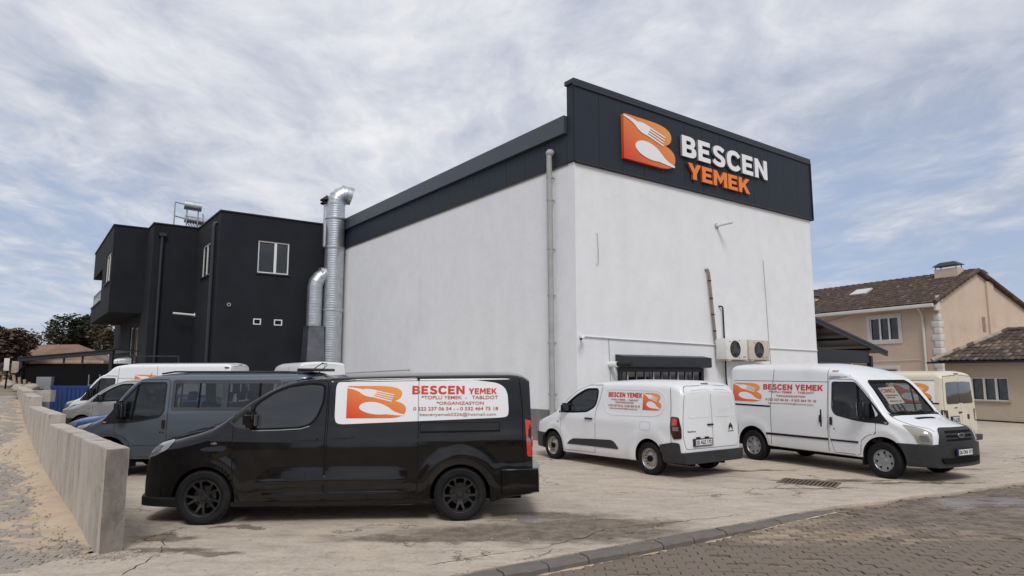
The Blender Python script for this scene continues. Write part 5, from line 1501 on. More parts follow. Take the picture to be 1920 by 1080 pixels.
for t_ in (.12, .38, .62, .86):
    bm = bmesh.new(); lathe(bm, [(.05, -.02), (.06, -.02), (.06, .02), (.05, .02)], 14, 'z', center=(5.95 + .24 * t_, -.10, 5.4 - 2.3 * t_)); fin(bm, 'pipe_clamp', 'black_plastic', br, 40)
tubeo('black_pipe', [(6.57, .0, 4.29), (6.58, -.07, 4.29), (6.66, -.08, 4.27), (6.68, -.08, 4.2), (6.71, -.08, 2.4), (6.70, -.08, 1.9), (6.76, -.07, 1.5), (6.72, -.07, .9)], .028, 'black_plastic', wb, 8)
so_ = tubeo('wall_outlet', [(1.28, .02, 2.26), (1.28, -.32, 2.26)], .085, 'white_pvc', wb, 14)
tubeo('outlet_end', [(1.30, -.28, 2.27), (1.42, -.75, 2.27)], .070, 'black_plastic', so_, 14)
# wide low window with a roller shutter box
wn = boxo('window', (1.60, -.02, .9), (5.50, -.004, 2.20), 'black_plastic', wb)
bm = bmesh.new(); prism(bm, [(-.34, 2.20), (-.34, 2.50), (-.004, 2.56), (-.004, 2.17), (-.26, 2.17)], 1.52, 5.62, 0, lambda a, b, w_: (w_, a, b)); bmesh.ops.recalc_face_normals(bm, faces=bm.faces[:]); fin(bm, 'shutter_box', 'trim_dark', wn)
for a, b in ((1.60, 1.72), (5.38, 5.50)): boxo('frame_post', (a, -.10, .9), (b, -.021, 2.165), 'trim_dark', wn)
boxo('frame_rail', (1.725, -.09, 2.05), (5.375, -.021, 2.165), 'trim_dark', wn)
for i in range(6): boxo('pane', (1.74 + i * .61, -.04, .95), (1.74 + i * .61 + .58, -.024, 2.045), 'tinted_glass', wn)
for i in range(9): boxo('bar', (1.95 + i * .38, -.075, .95), (1.975 + i * .38, -.05, 2.045), 'grey_metal' if i % 3 else 'curtain', wn)

# emblem and letters of the sign, standing off the cladding
sg = empty('wall_sign', 'raised company sign with orange emblem and white and orange letters on cladding', 'sign', tuple(wl(0, -.085, 0)), TH)
def on_front(a, b, w_): return (a, -w_, b)
def ex(u, v): return (1.885 + u * 2.41, 8.62 + v * 1.46 + (u * .0))
V, F = cdt([LOGO_B], .12)
bm = bmesh.new(); sheet(bm, V, F, lambda u, v: (on_front(*ex(u, v), .11), on_front(*ex(u, v), 0.0))); bmesh.ops.recalc_face_normals(bm, faces=bm.faces[:])
me = bpy.data.meshes.new('emblem'); bm.to_mesh(me); bm.free()
at = me.color_attributes.new('print', 'FLOAT_COLOR', 'POINT')
for i, vv in enumerate(me.vertices): at.data[i].color = (*emblem_colour((vv.co.x - 1.885) / 2.41, (vv.co.z - 8.62) / 1.46), 1)
eb = link(me, 'emblem', 'emblem_print', sg)
for nm, poly in (('fork', LOGO_FORK), ('spoon', LOGO_SPOON)):
    V, F = cdt([poly], .3); bm = bmesh.new(); sheet(bm, V, F, lambda u, v: (on_front(*ex(u, v), .13), on_front(*ex(u, v), .111))); bmesh.ops.recalc_face_normals(bm, faces=bm.faces[:]); fin(bm, nm, 'sign_white', eb)
def letters(word, x0, x1, z0, z1, gap, mf, ms):
    L_ = [letter_loops(c_) for c_ in word]; tot = sum(l[0] for l in L_) + gap * (len(word) - 1); sx = (x1 - x0) / tot; x = x0
    for w_, loops in L_:
        V, F = cdt(loops, .5); bm = bmesh.new()
        A = {}; fs = sheet(bm, V, F, lambda u, v: (on_front(x + u * sx, z0 + v * (z1 - z0), .10), on_front(x + u * sx, z0 + v * (z1 - z0), .02)))
        bmesh.ops.recalc_face_normals(bm, faces=bm.faces[:])
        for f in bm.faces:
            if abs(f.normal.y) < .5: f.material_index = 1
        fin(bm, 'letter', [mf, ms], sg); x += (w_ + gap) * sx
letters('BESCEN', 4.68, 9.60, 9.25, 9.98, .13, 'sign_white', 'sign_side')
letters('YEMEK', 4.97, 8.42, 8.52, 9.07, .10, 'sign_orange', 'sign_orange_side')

# security camera and the two outdoor units
cm = empty('security_camera', 'small white security camera on white wall corner', 'camera', tuple(wl(.12, -.02, 3.02)), TH)
tubeo('mount', [(0, 0, 0), (-.02, -.10, -.02), (-.06, -.16, -.02)], .035, 'white_pvc', cm, 10)
bm = bmesh.new(); tube(bm, [(.02, -.12, 0), (-.22, -.28, -.06)], .045, 12); fin(bm, 'housing', 'white_pvc', cm, 40)
tubeo('lens', [(-.218, -.279, -.06), (-.228, -.286, -.062)], .034, 'black_glass', cm, 12)
def ac_unit(u0, z0, w_, h_, m, label, fanx, fansq=1.0):
    e = empty('air_conditioner', label, 'air conditioner', tuple(wl(u0, -.12, z0)), TH, 'air conditioner outdoor units on the wall')
    bm = bmesh.new(); box(bm, (0, -.42, 0), (w_, 0, h_), .018); fin(bm, 'housing', m, e, 40)
    cx, cz, r = fanx, h_ * .50, h_ * .385
    bm = bmesh.new(); lathe(bm, [(r * 1.06, -.424), (r * 1.04, -.434), (r, -.434), (r, -.421), (0.0001, -.421)], 32, 'y', center=(cx, 0, cz)); fin(bm, 'fan_recess', 'soft_black', e, 40)
    bm = bmesh.new()
    for i in range(3):
        a = i * 2.094 + .4
        M = Matrix.Translation((cx, -.426, cz)) @ Matrix.Rotation(a, 4, 'Y')
        box(bm, (.04, -.003, -.07), (r * .88, .003, .07), M=M @ Matrix.Rotation(.05, 4, 'X'))
    tube(bm, [(cx, -.434, cz), (cx, -.422, cz)], .05, 14); bmesh.ops.recalc_face_normals(bm, faces=bm.faces[:]); fin(bm, 'fan', 'bumper_black', e)
    bm = bmesh.new()
    for q in (.25, .45, .65, .82, .98):
        n = 30; tube(bm, [(cx + r * q * math.cos(2 * math.pi * i / n), -.438, cz + r * q * math.sin(2 * math.pi * i / n)) for i in range(n + 1)], .003, 4, False)
    for i in range(10):
        a = math.pi * 2 * i / 10; tube(bm, [(cx + r * .1 * math.cos(a), -.436, cz + r * .1 * math.sin(a)), (cx + r * math.cos(a), -.436, cz + r * math.sin(a))], .003, 4)
    fin(bm, 'fan_grille', 'grey_metal', e)
    for x in (.08, w_ - .14): boxo('bracket', (x, -.50, -.05), (x + .05, .12, -.005), 'ac_cream', e)
    for (x, z) in ((cx + r * .9, h_ * .92), (cx - r * 1.05, h_ * .85), (cx + r * .8, h_ * .1)): boxo('fixing', (x - .018, -.426, z - .018), (x + .018, -.421, z + .018), 'black_plastic', e)
    boxo('badge', (w_ - .26, -.424, h_ * .10), (w_ - .10, -.421, h_ * .17), 'pipe_grey', e)
    return e
ac_unit(6.16, 2.46, 1.16, .70, 'ac_white', 'white air conditioner outdoor unit, left one of the two on the wall', .48)
ac_unit(7.42, 2.47, 1.18, .68, 'ac_cream', 'beige air conditioner outdoor unit, right one of the two on the wall', .58)

# ------------------------------------------------------------------ the dark building
db = empty('dark_building', 'two storey charcoal rendered building with stepped front behind the white hall', 'building', tuple(C0), TH)
u1, u2, u3 = -5.772, -7.776, -9.289; v1, v2, v3, v4 = 17.81, 22.84, 25.156, 35.87
def wallbox(bm, a, b): box(bm, a, b)
bm = bmesh.new()
# volume A with a real opening for each window: build the front face as a sheet with holes
A_holes = [[(-4.05, 6.70), (-2.59, 6.70), (-2.59, 8.24), (-4.05, 8.24)], [(-4.12, 4.25), (-3.77, 4.25), (-3.77, 4.53), (-4.12, 4.53)], [(-3.17, 4.24), (-2.79, 4.24), (-2.79, 4.53), (-3.17, 4.53)]]
V, F = cdt([[(u1, -.3), (0.0, -.3), (0.0, 9.40), (u1, 9.40)]] + A_holes, 5)
sheet(bm, V, F, lambda a, b: ((a, v1, b), (a, v1 + .25, b)))
B_holes = [[(19.62, 6.66), (21.25, 6.66), (21.25, 8.26), (19.62, 8.26)]]
V, F = cdt([[(v1, -.3), (v2, -.3), (v2, 9.40), (v1, 9.40)]] + B_holes, 5)
sheet(bm, V, F, lambda a, b: ((u1 + .001, a + .001, b), (u1 + .25, a + .001, b)))
box(bm, (u1 + .26, v1 + .26, -.3), (0, 40, 9.38))
bmesh.ops.recalc_face_normals(bm, faces=bm.faces[:]); fin(bm, 'wall', 'dark_render', db)
bm = bmesh.new()
box(bm, (u2 + .26, v2, -.3), (u1 + .25, 40, 9.47))
C_holes = [[(25.9, .2), (27.35, .2), (27.35, 4.45), (25.9, 4.45)], [(28.0, 2.9), (29.2, 2.9), (29.2, 4.55), (28.0, 4.55)]]
V, F = cdt([[(v2, -.3), (34.2, -.3), (34.2, 9.47), (v2, 9.47)]] + C_holes, 5)
sheet(bm, V, F, lambda a, b: ((u2, a, b), (u2 + .255, a, b)))
bmesh.ops.recalc_face_normals(bm, faces=bm.faces[:]); fin(bm, 'wall', 'dark_render', db)
# overhanging part with balcony
bm = bmesh.new()
D_holes = [[(25.75, 6.75), (27.9, 6.75), (27.9, 8.35), (25.75, 8.35)]]
V, F = cdt([[(v3, 5.1), (29.9, 5.1), (29.9, 9.6), (v3, 9.6)]] + D_holes, 5)
sheet(bm, V, F, lambda a, b: ((u3, a, b), (u3 + .25, a, b)))
box(bm, (u3 + .251, v3, 5.101), (u2 - .002, 29.9, 9.599))
box(bm, (u3, 29.901, 7.95), (u2 - .002, v4, 9.6)); box(bm, (u3, 29.901, 5.1), (u3 + .2, v4, 6.05)); box(bm, (u3 + .2, 29.901, 5.1), (u2 - .002, v4, 5.35)); box(bm, (u3 + .2, v4 - .2, 5.351), (u2, v4 - .001, 6.05))
box(bm, (u2, 34.2, 5.1), (u2 + .3, v4, 9.4))
bmesh.ops.recalc_face_normals(bm, faces=bm.faces[:]); fin(bm, 'upper_bay', 'dark_render', db)
bm = bmesh.new()
box(bm, (u1 - .05, v1 - .05, 9.405), (.0, v1 + .3, 9.46)); box(bm, (u1 - .05, v1 + .3, 9.405), (u1 + .3, v2 - .05, 9.46)); box(bm, (u2 - .05, v2 - .05, 9.475), (u1 + .3, v2 + .3, 9.53)); box(bm, (u2 - .05, v2 + .3, 9.475), (u2 + .3, v3 - .05, 9.53)); box(bm, (u3 - .05, v3 - .05, 9.605), (u2 + .3, v3 + .3, 9.66)); box(bm, (u3 - .05, v3 + .3, 9.605), (u3 + .3, v4 + .05, 9.66)); box(bm, (u3 - .05, 29.95, 6.055), (u3 + .22, v4 + .05, 6.11))
fin(bm, 'coping', 'trim_dark', db)
def window(parent, org, du, w_, h_, splits, glass='blind', depth=.12, fw=.055, out=None, cur=None, name='window', frame='window_white'):
    """window built in a local frame: du along the wall, outward normal out"""
    du = Vector(du); out = Vector(out); org = Vector(org); dz = Vector((0, 0, 1))
    def bx_(name, a0, a1, z0, z1, d0, d1, m, par):
        bm = bmesh.new(); vs = [bm.verts.new(org + du * a + dz * z + out * d) for a in (a0, a1) for z in (z0, z1) for d in (d0, d1)]
        for q in ((0, 1, 3, 2), (4, 6, 7, 5), (0, 4, 5, 1), (2, 3, 7, 6), (0, 2, 6, 4), (1, 5, 7, 3)): bm.faces.new([vs[i] for i in q])
        bmesh.ops.recalc_face_normals(bm, faces=bm.faces[:]); return fin(bm, name, m, par)
    bm = bmesh.new()
    W_ = bx_(name, 0, w_, -.0, .02, -depth, -depth + .07, frame, parent) if False else None
    V, F = cdt([[(0, 0), (w_, 0), (w_, h_), (0, h_)]] + [[(a + fw, fw), (b - fw, fw), (b - fw, h_ - fw), (a + fw, h_ - fw)] for a, b in zip([0] + splits, splits + [w_])], 5)
    sheet(bm, V, F, lambda a, b: (org + du * a + dz * b + out * (-depth + .06), org + du * a + dz * b + out * (-depth)))
    bmesh.ops.recalc_face_normals(bm, faces=bm.faces[:]); W_ = fin(bm, name, frame, parent)
    for a, b in zip([0] + splits, splits + [w_]):
        bx_('pane', a + fw, b - fw, fw, h_ - fw, -depth + .02, -depth + .03, 'pane_glass', W_)
        if glass == 'blind':
            bm = bmesh.new(); n = int((h_ - 2 * fw) / .055)
            for i in range(n):
                z = fw + .01 + i * .055
                vs = [bm.verts.new(org + du * aa + dz * zz + out * (-depth - .03 + dd)) for aa, zz, dd in ((a + fw, z, 0), (b - fw, z, 0), (b - fw, z + .045, .02), (a + fw, z + .045, .02))]; bm.faces.new(vs)
            fin(bm, 'blind', 'blind', W_)
        elif glass == 'curtain':
            bm = bmesh.new(); prev = None
            n = 20
            for i in range(n + 1):
                aa = a + fw + (b - a - 2 * fw) * i / n; dd = -depth - .06 + .02 * math.sin(i * 2.1)
                row = [bm.verts.new(org + du * aa + dz * zz + out * dd) for zz in (fw, h_ - fw)]
                if prev: bm.faces.new((prev[0], row[0], row[1], prev[1]))
                prev = row
            fin(bm, 'curtain', 'curtain', W_)
    return W_
X1, Y1 = Vector((1, 0, 0)), Vector((0, 1, 0))
w0 = window(db, (-4.05, v1, 6.70), X1, 1.46, 1.54, [.82], 'blind', .10, .06, (0, -1, 0))
boxo('sill', (-4.13, v1 - .06, 6.64), (-2.50, v1 - .002, 6.695), 'trim_dark', w0)
for (a, b) in ((-4.12, .35), (-3.17, .38)): window(db, (a, v1, 4.25), X1, b, .28, [], 'none', .04, .045, (0, -1, 0), name='small_window')
w1 = window(db, (u1, 19.62, 6.66), Y1, 1.63, 1.60, [.8], 'blind', .10, .07, (-1, 0, 0))
boxo('sill', (u1 - .08, 19.5, 6.60), (u1 - .001, 21.38, 6.655), 'trim_dark', w1)
w2 = window(db, (u3, 25.75, 6.75), Y1, 2.15, 1.60, [1.0], 'blind', .10, .07, (-1, 0, 0))
boxo('sill', (u3 - .08, 25.6, 6.69), (u3 - .001, 28.05, 6.745), 'trim_dark', w2)
w3 = window(db, (u2, 28.0, 2.9), Y1, 1.2, 1.65, [], 'blind', .12, .07, (-1, 0, 0)); boxo('sill', (u2 - .06, 27.9, 2.84), (u2 - .001, 29.3, 2.895), 'trim_dark', w3)
d0 = window(db, (u2, 25.9, .2), Y1, 1.45, 4.25, [.72], 'none', .10, .11, (-1, 0, 0), name='door', frame='timber')
bm = bmesh.new(); n = 26
for i in range(n + 1):
    v_ = 30.0 + (v4 - 30.0) * i / n; tube(bm, [(u3 + .1, v_, 6.11), (u3 + .1 + (.02 if i % 2 else 0), v_ + .05, 6.45), (u3 + .1, v_, 6.83)], .012, 5)
tube(bm, [(u3 + .1, 29.95, 6.84), (u3 + .1, v4, 6.84)], .022, 8); tube(bm, [(u3 + .1, v4 - .1, 6.84), (u2, v4 - .1, 6.84)], .022, 8); fin(bm, 'balcony_railing', 'pipe_grey', db)
def dpipe(pts, r=.075): return tubeo('downpipe', pts, r, 'trim_dark', db, 12)
dpipe([(u1 + .0, 18.42, 8.95), (u1 - .12, 18.42, 8.92), (u1 - .13, 18.42, 8.7), (u1 - .13, 18.42, .1)], .09)
dpipe([(-7.40, v2 - .12, 8.86), (-7.40, v2 - .12, .1)]); boxo('hopper', (-7.56, v2 - .24, 8.84), (-7.24, v2 - .002, 9.0), 'trim_dark', db)
tubeo('drain_stub', [(u1 + .01, 22.3, 4.91), (u1 - 1.0, 22.3, 4.96)], .055, 'white_pvc', db, 10)
tubeo('drain_stub_rim', [(u1 - .002, 22.3, 4.91), (u1 - .03, 22.3, 4.91)], .11, 'white_pvc', db, 12)
bm = bmesh.new(); lathe(bm, [(.05, .02), (.05, -.04), (.085, -.04), (.085, 0)], 18, 'y', center=(-5.23, v1 - .0, 5.11)); fin(bm, 'vent', 'pipe_grey', db, 40)

# ducts
def ribbed(pts_r, z0, z1, step, cx, cy, r):
    prof = []; z = z0
    while z < z1 - 1e-3:
        prof += [(r, z), (r, z + step * .55), (r * 1.009, z + step * .68), (r * 1.009, z + step * .87), (r, z + step)]; z += step
    return prof
def duct(root, name, cx, cy, r, z0, z1, rb=.16):
    bm = bmesh.new(); fs = lathe(bm, ribbed(None, z0, z1, rb, cx, cy, r), 40, 'z', center=(cx, cy, 0)); return fin(bm, name, 'galvanised', root, 30)
def elbow(root, cx, cy, z, r, Rr, dirv, ang0=0, ang1=115, n=6, name='elbow'):
    bm = bmesh.new(); dirv = Vector(dirv).normalized(); rings = []
    for i in range(n + 1):
        a = R(ang0 + (ang1 - ang0) * i / n); c_ = Vector((cx, cy, z)) + dirv * (Rr - Rr * math.cos(a)) + Vector((0, 0, Rr * math.sin(a)))
        t_ = dirv * math.sin(a) + Vector((0, 0, math.cos(a))); s2 = dirv.cross(Vector((0, 0, 1))).normalized(); n2 = t_.cross(s2)
        for rr, off_ in ((r, 0), (r * 1.03, .0)):
            pass
        rings.append((c_, s2, n2, t_))
    prev = None
    def mk(c_, s2, n2, rr): return [bm.verts.new(c_ + s2 * rr * math.cos(2 * math.pi * j / 36) + n2 * rr * math.sin(2 * math.pi * j / 36)) for j in range(36)]
    seq = []
    for i, (c_, s2, n2, t_) in enumerate(rings):
        seq += [mk(c_ - t_ * .02, s2, n2, r), mk(c_ - t_ * .015, s2, n2, r * 1.035), mk(c_ + t_ * .015, s2, n2, r * 1.035), mk(c_ + t_ * .02, s2, n2, r)]
    seq.append(mk(rings[-1][0] + rings[-1][3] * .12, rings[-1][1], rings[-1][2], r * 1.0)); seq.append(mk(rings[-1][0] + rings[-1][3] * .12, rings[-1][1], rings[-1][2], r * .96)); seq.append(mk(rings[-1][0] - rings[-1][3] * .5, rings[-1][1], rings[-1][2], r * .9))
    for a, b in zip(seq, seq[1:]):
        for j in range(36): bm.faces.new((a[j], a[(j + 1) % 36], b[(j + 1) % 36], b[j]))
    bm.faces.new(seq[-1]); bmesh.ops.recalc_face_normals(bm, faces=bm.faces[:])
    return fin(bm, name, 'galvanised', root, 30)
du_ = empty('exhaust_duct', 'tall ribbed galvanised exhaust duct with bent top in the building corner', 'exhaust duct', tuple(wl(-.58, 17.15, 0)), TH, None)
for a, b, rr in ((.1, 5.0, .475), (5.1, 8.1, .47), (8.2, 9.6, .455), (9.66, 10.35, .45)): duct(du_, 'duct_section', 0, 0, rr, a, b, .115)
for z in (5.05, 8.15, 9.63):
    bm = bmesh.new(); lathe(bm, [(.44, -.06), (.50, -.06), (.51, 0), (.50, .06), (.44, .06)], 40, 'z', center=(0, 0, z)); fin(bm, 'duct_collar', 'galvanised', du_, 40)
elbow(du_, 0, 0, 10.35, .45, .52, (1, -.25, 0), 0, 105, 6)
d2 = empty('exhaust_duct', 'short ribbed duct bending above a rectangular metal box beside the tall duct', 'exhaust duct', tuple(wl(-1.45, 17.25, 0)), TH, None)
duct(d2, 'duct_section', 0, 0, .36, 4.25, 6.1, .14); elbow(d2, 0, 0, 6.1, .36, .72, (1, 0, 0), 0, 88, 4)
bm = bmesh.new()
box(bm, (-.42, -.40, .1), (.42, .40, 2.6)); vs0 = [bm.verts.new(q) for q in ((-.42, -.40, 2.66), (.42, -.40, 2.66), (.42, .40, 2.66), (-.42, .40, 2.66))]; vs1 = [bm.verts.new(q) for q in ((-.37, -.37, 4.2), (.37, -.37, 4.2), (.37, .37, 4.2), (-.37, .37, 4.2))]
bm.faces.new(vs0[::-1]); bm.faces.new(vs1)
for i in range(4): bm.faces.new((vs0[i], vs0[(i + 1) % 4], vs1[(i + 1) % 4], vs1[i]))
box(bm, (-.45, -.43, 2.60), (.45, .43, 2.66)); box(bm, (-.39, -.39, 4.2), (.39, .39, 4.25)); fin(bm, 'duct_box', 'duct_metal', d2)
d3 = empty('chimney_flue', 'thin metal flue with conical cap behind the tall exhaust duct', 'flue', tuple(wl(-.95, 17.35, 0)), TH)
tubeo('flue_pipe', [(0, .1, 8.2), (0, .1, 10.35)], .14, 'galvanised', d3, 20)
bm = bmesh.new(); lathe(bm, [(0.0001, 10.85), (.33, 10.58), (.33, 10.55), (.1, 10.55), (.15, 10.5), (.31, 10.42), (.31, 10.38), (.14, 10.35)], 24, 'z', center=(0, .1, 0)); fin(bm, 'flue_cap', 'black_plastic', d3, 30)

# solar heater on the roof
sh = empty('solar_heater', 'solar water heater with metal tank and tube collector on dark roof', 'solar heater', tuple(wl(-5.2, 24.5, 9.5)), TH)
tubeo('tank', [(-1.0, .0, 1.52), (-.15, -.1, 1.47)], .25, 'galvanised', sh, 24)
tubeo('lower_tank', [(-.9, .3, .82), (1.9, .1, .62)], .20, 'galvanised', sh, 18)
bm = bmesh.new()
for i in range(22):
    x = -.85 + i * .13; tube(bm, [(x, .25, .72), (x + .15, -.9, .02)], .03, 6)
fin(bm, 'collector_tubes', 'dark_glass', sh, 60)
bm = bmesh.new()
for a, b in (((-1.45, 0, 0), (-1.45, 0, 1.6)), ((-1.45, 0, 1.6), (-1.0, 0, 1.55)), ((-1.45, 0, .85), (-.9, .2, .8)), ((-.85, 0, 0), (-.85, 0, 1.4)), ((-.3, 0, 0), (-.3, -.1, 1.4)), ((.0, -.9, 0), (.0, .3, 1.2)), ((1.4, -.9, 0), (1.4, .3, 1.1)), ((2.6, 0, 0), (2.6, .1, .9))): tube(bm, [a, b], .035, 6)
fin(bm, 'stand', 'pipe_grey', sh)
# ------------------------------------------------------------------ houses on the right
D1 = Vector((-.431, .902, 0)).normalized(); D2 = Vector((.902, .431, 0)).normalized()
AH = math.atan2(D2.y, D2.x)            # local x = along the gable (right/away), local y = along the facade (left/away)
bh = empty('beige_house', 'two storey beige rendered house with brown tiled gable roof', 'house', (21.795, 34.0, 0), AH)
RW, RP, EZ, PZ, LY = 7.75, 3.5, 5.70, 7.45, 10.5
# facade (x = 0 plane) with window openings, y runs away to the left
bm = bmesh.new()
V, F = cdt([[(0.0, -.3), (LY, -.3), (LY, EZ - .06), (0, EZ - .06)], [(2.16, 3.79), (3.84, 3.79), (3.84, 5.04), (2.16, 5.04)], [(2.4, .9), (4.1, .9), (4.1, 2.25), (2.4, 2.25)]], 6)
sheet(bm, V, F, lambda a, b: ((0, a, b), (.25, a, b)))
prism(bm, [(.251, -.3), (RW, -.3), (RW, EZ - .08), (RP, PZ - .08), (.251, EZ + .06)], 0.0, LY, 0, lambda a, b, w_: (a, w_, b))
prism(bm, [(0, EZ - .055), (.25, EZ - .055), (.25, EZ + .06)], 0.0, LY, 0, lambda a, b, w_: (a, w_, b))
bmesh.ops.recalc_face_normals(bm, faces=bm.faces[:]); fin(bm, 'wall', 'beige_render', bh)
w_a = window(bh, (0, 3.84, 3.79), (0, -1, 0), 1.68, 1.25, [.58, 1.12], 'curtain', .07, .05, (-1, 0, 0))
bm = bmesh.new(); V, F = cdt([[(1.98, 3.60), (4.02, 3.60), (4.02, 5.22), (1.98, 5.22)], [(2.16, 3.79), (3.84, 3.79), (3.84, 5.04), (2.16, 5.04)]], 5); sheet(bm, V, F, lambda a, b: ((-.05, a, b), (-.001, a, b))); bmesh.ops.recalc_face_normals(bm, faces=bm.faces[:]); fin(bm, 'window_trim', 'quoin_white', w_a)
w_b = window(bh, (0, 4.1, .9), (0, -1, 0), 1.7, 1.35, [.85], 'curtain', .07, .05, (-1, 0, 0))
bm = bmesh.new(); V, F = cdt([[(2.24, .75), (4.26, .75), (4.26, 2.42), (2.24, 2.42)], [(2.4, .9), (4.1, .9), (4.1, 2.25), (2.4, 2.25)]], 5); sheet(bm, V, F, lambda a, b: ((-.05, a, b), (-.001, a, b))); bmesh.ops.recalc_face_normals(bm, faces=bm.faces[:]); fin(bm, 'window_trim', 'quoin_white', w_b)
# roof slopes: corrugated tile surface as real steps
def tile_slope(p00, ux, vx, nu, nv, tu, tv, mt, parent, name='tile', each=False, mats=None, clip=None):
    """p00 corner at the eave; ux, vx unit vectors along the eave and up the slope"""
    nrm = ux.cross(vx).normalized()
    if nrm.z < 0: nrm = -nrm
    def tmesh():
        bm = bmesh.new(); n = 6; prevt = prevb = None
        for i in range(n + 1):
            a = i / n; z = .035 * math.sin(math.pi * a) + .004; x = a * tu * .98
            t0 = bm.verts.new((x, -.01, z + .022)); t1 = bm.verts.new((x, tv + .03, z)); b0 = bm.verts.new((x, -.01, z + .0))
            if prevt: bm.faces.new((prevt[0], t0, t1, prevt[1])); bm.faces.new((prevb, b0, t0, prevt[0]))
            prevt = (t0, t1); prevb = b0
        bmesh.ops.recalc_face_normals(bm, faces=bm.faces[:]); me = bpy.data.meshes.new(name); bm.to_mesh(me); bm.free()
        me.polygons.foreach_set('use_smooth', [True] * len(me.polygons)); me.set_sharp_from_angle(angle=R(40)); return me
    base = Matrix((ux, vx, nrm)).transposed().to_4x4()
    if each:
        ms = []
        for q in mats:
            me = tmesh(); me.materials.append(MATS[q]); ms.append(me)
        for j in range(nv):
            for i in range(nu):
                if clip and not clip((i + .5) * tu, (j + .5) * tv): continue
                o = bpy.data.objects.new(name, random.choice(ms)); COL.objects.link(o); o.parent = parent
                p_ = p00 + ux * i * tu + vx * j * tv + nrm * random.uniform(0, .02)
                o.matrix_local = Matrix.Translation(p_) @ base @ Matrix.Rotation(random.uniform(-.05, .05), 4, 'Z') @ Matrix.Rotation(random.uniform(-.02, .03), 4, 'X')
    else:
        me0 = tmesh(); bm = bmesh.new()
        for j in range(nv):
            for i in range(nu):
                if clip and not clip((i + .5) * tu, (j + .5) * tv): continue
                n0 = len(bm.verts); f0 = len(bm.faces); bm.from_mesh(me0); bm.verts.ensure_lookup_table(); bm.faces.ensure_lookup_table()
                mi = random.choice([0, 0, 0, 1, 1, 2, 3]) if random.random() > .015 else 4
                for f in bm.faces[f0:]: f.material_index = mi
                bmesh.ops.transform(bm, matrix=Matrix.Translation(p00 + ux * i * tu + vx * j * tv + nrm * random.uniform(0, .012)) @ base, verts=bm.verts[n0:])
        o = fin(bm, name + 's', mats, parent, 40); o['kind'] = 'stuff'; return o
TM = ['roof_tile_a', 'roof_tile_b', 'roof_tile_c', 'roof_tile_d', 'roof_tile_e']
slope = Vector((RP + .45, 0, PZ - EZ + .22)); sl_len = slope.length; vx = slope.normalized(); ux = Vector((0, 1, 0))
bm = bmesh.new(); prism(bm, [(-.45, EZ - .20), (-.45, EZ - .14), (RP, PZ + .02), (RW + .3, EZ - .06 - .12), (RW + .3, EZ - .24), (RP, PZ - .07)], -.12, LY + .1, 0, lambda a, b, w_: (a, w_, b)); bmesh.ops.recalc_face_normals(bm, faces=bm.faces[:]); rf = fin(bm, 'roof', 'roof_tile_b', bh)
tile_slope(Vector((-.45, -.12, EZ - .13)), ux, vx, int((LY + .2) / .19), int(sl_len / .29), .19, .29, None, rf, 'roof_tile', False, TM)
for i in range(int(LY / .42)):
    bm = bmesh.new(); tube(bm, [(RP, -.15 + i * .42, PZ + .03), (RP, .30 + i * .42, PZ + .055)], [.11, .13], 10); fin(bm, 'ridge_tile', random.choice(TM[:3]), rf, 40)
nn_ = 11
for i in range(nn_):
    a = i / nn_; b = (i + 1.05) / nn_
    for (P0, P1, nm) in ((Vector((-.45, -.16, EZ - .10)), Vector((RP, -.16, PZ + .05)), 'verge_tile'), (Vector((RW + .3, -.16, EZ - .16)), Vector((RP, -.16, PZ + .05)), 'verge_tile')):
        bm = bmesh.new(); tube(bm, [P0.lerp(P1, a), P0.lerp(P1, b) + Vector((0, 0, .02))], [.12, .10], 8); fin(bm, nm, random.choice(TM[:3]), rf, 40)
bm = bmesh.new(); box(bm, (-.60, -.1, EZ - .34), (-.44, LY, EZ - .16), .03); box(bm, (-.44, -.1, EZ - .33), (.0, LY, EZ - .27)); fin(bm, 'gutter', 'quoin_white', bh, 40)
bm = bmesh.new(); box(bm, (-.35, -.14, EZ - .52), (.05, -.002, EZ + .02), .03); box(bm, (-.15, -.15, EZ - .05), (.25, -.003, EZ + .25), .03); fin(bm, 'cornice_block', 'quoin_white', bh, 40)
tubeo('downpipe', [(-.5, .72, EZ - .33), (-.16, .76, EZ - .62), (-.10, .76, EZ - .9), (-.10, .76, .1)], .06, 'quoin_white', bh, 10)
z = .2; i = 0
while z < EZ - .75:
    d_ = .36 if i % 2 == 0 else .24
    bm = bmesh.new(); box(bm, (-.05, -.05, z), (d_ * .9, d_, z + .33), .012)
    fin(bm, 'quoin', 'quoin_white', bh, 40); z += .345; i += 1
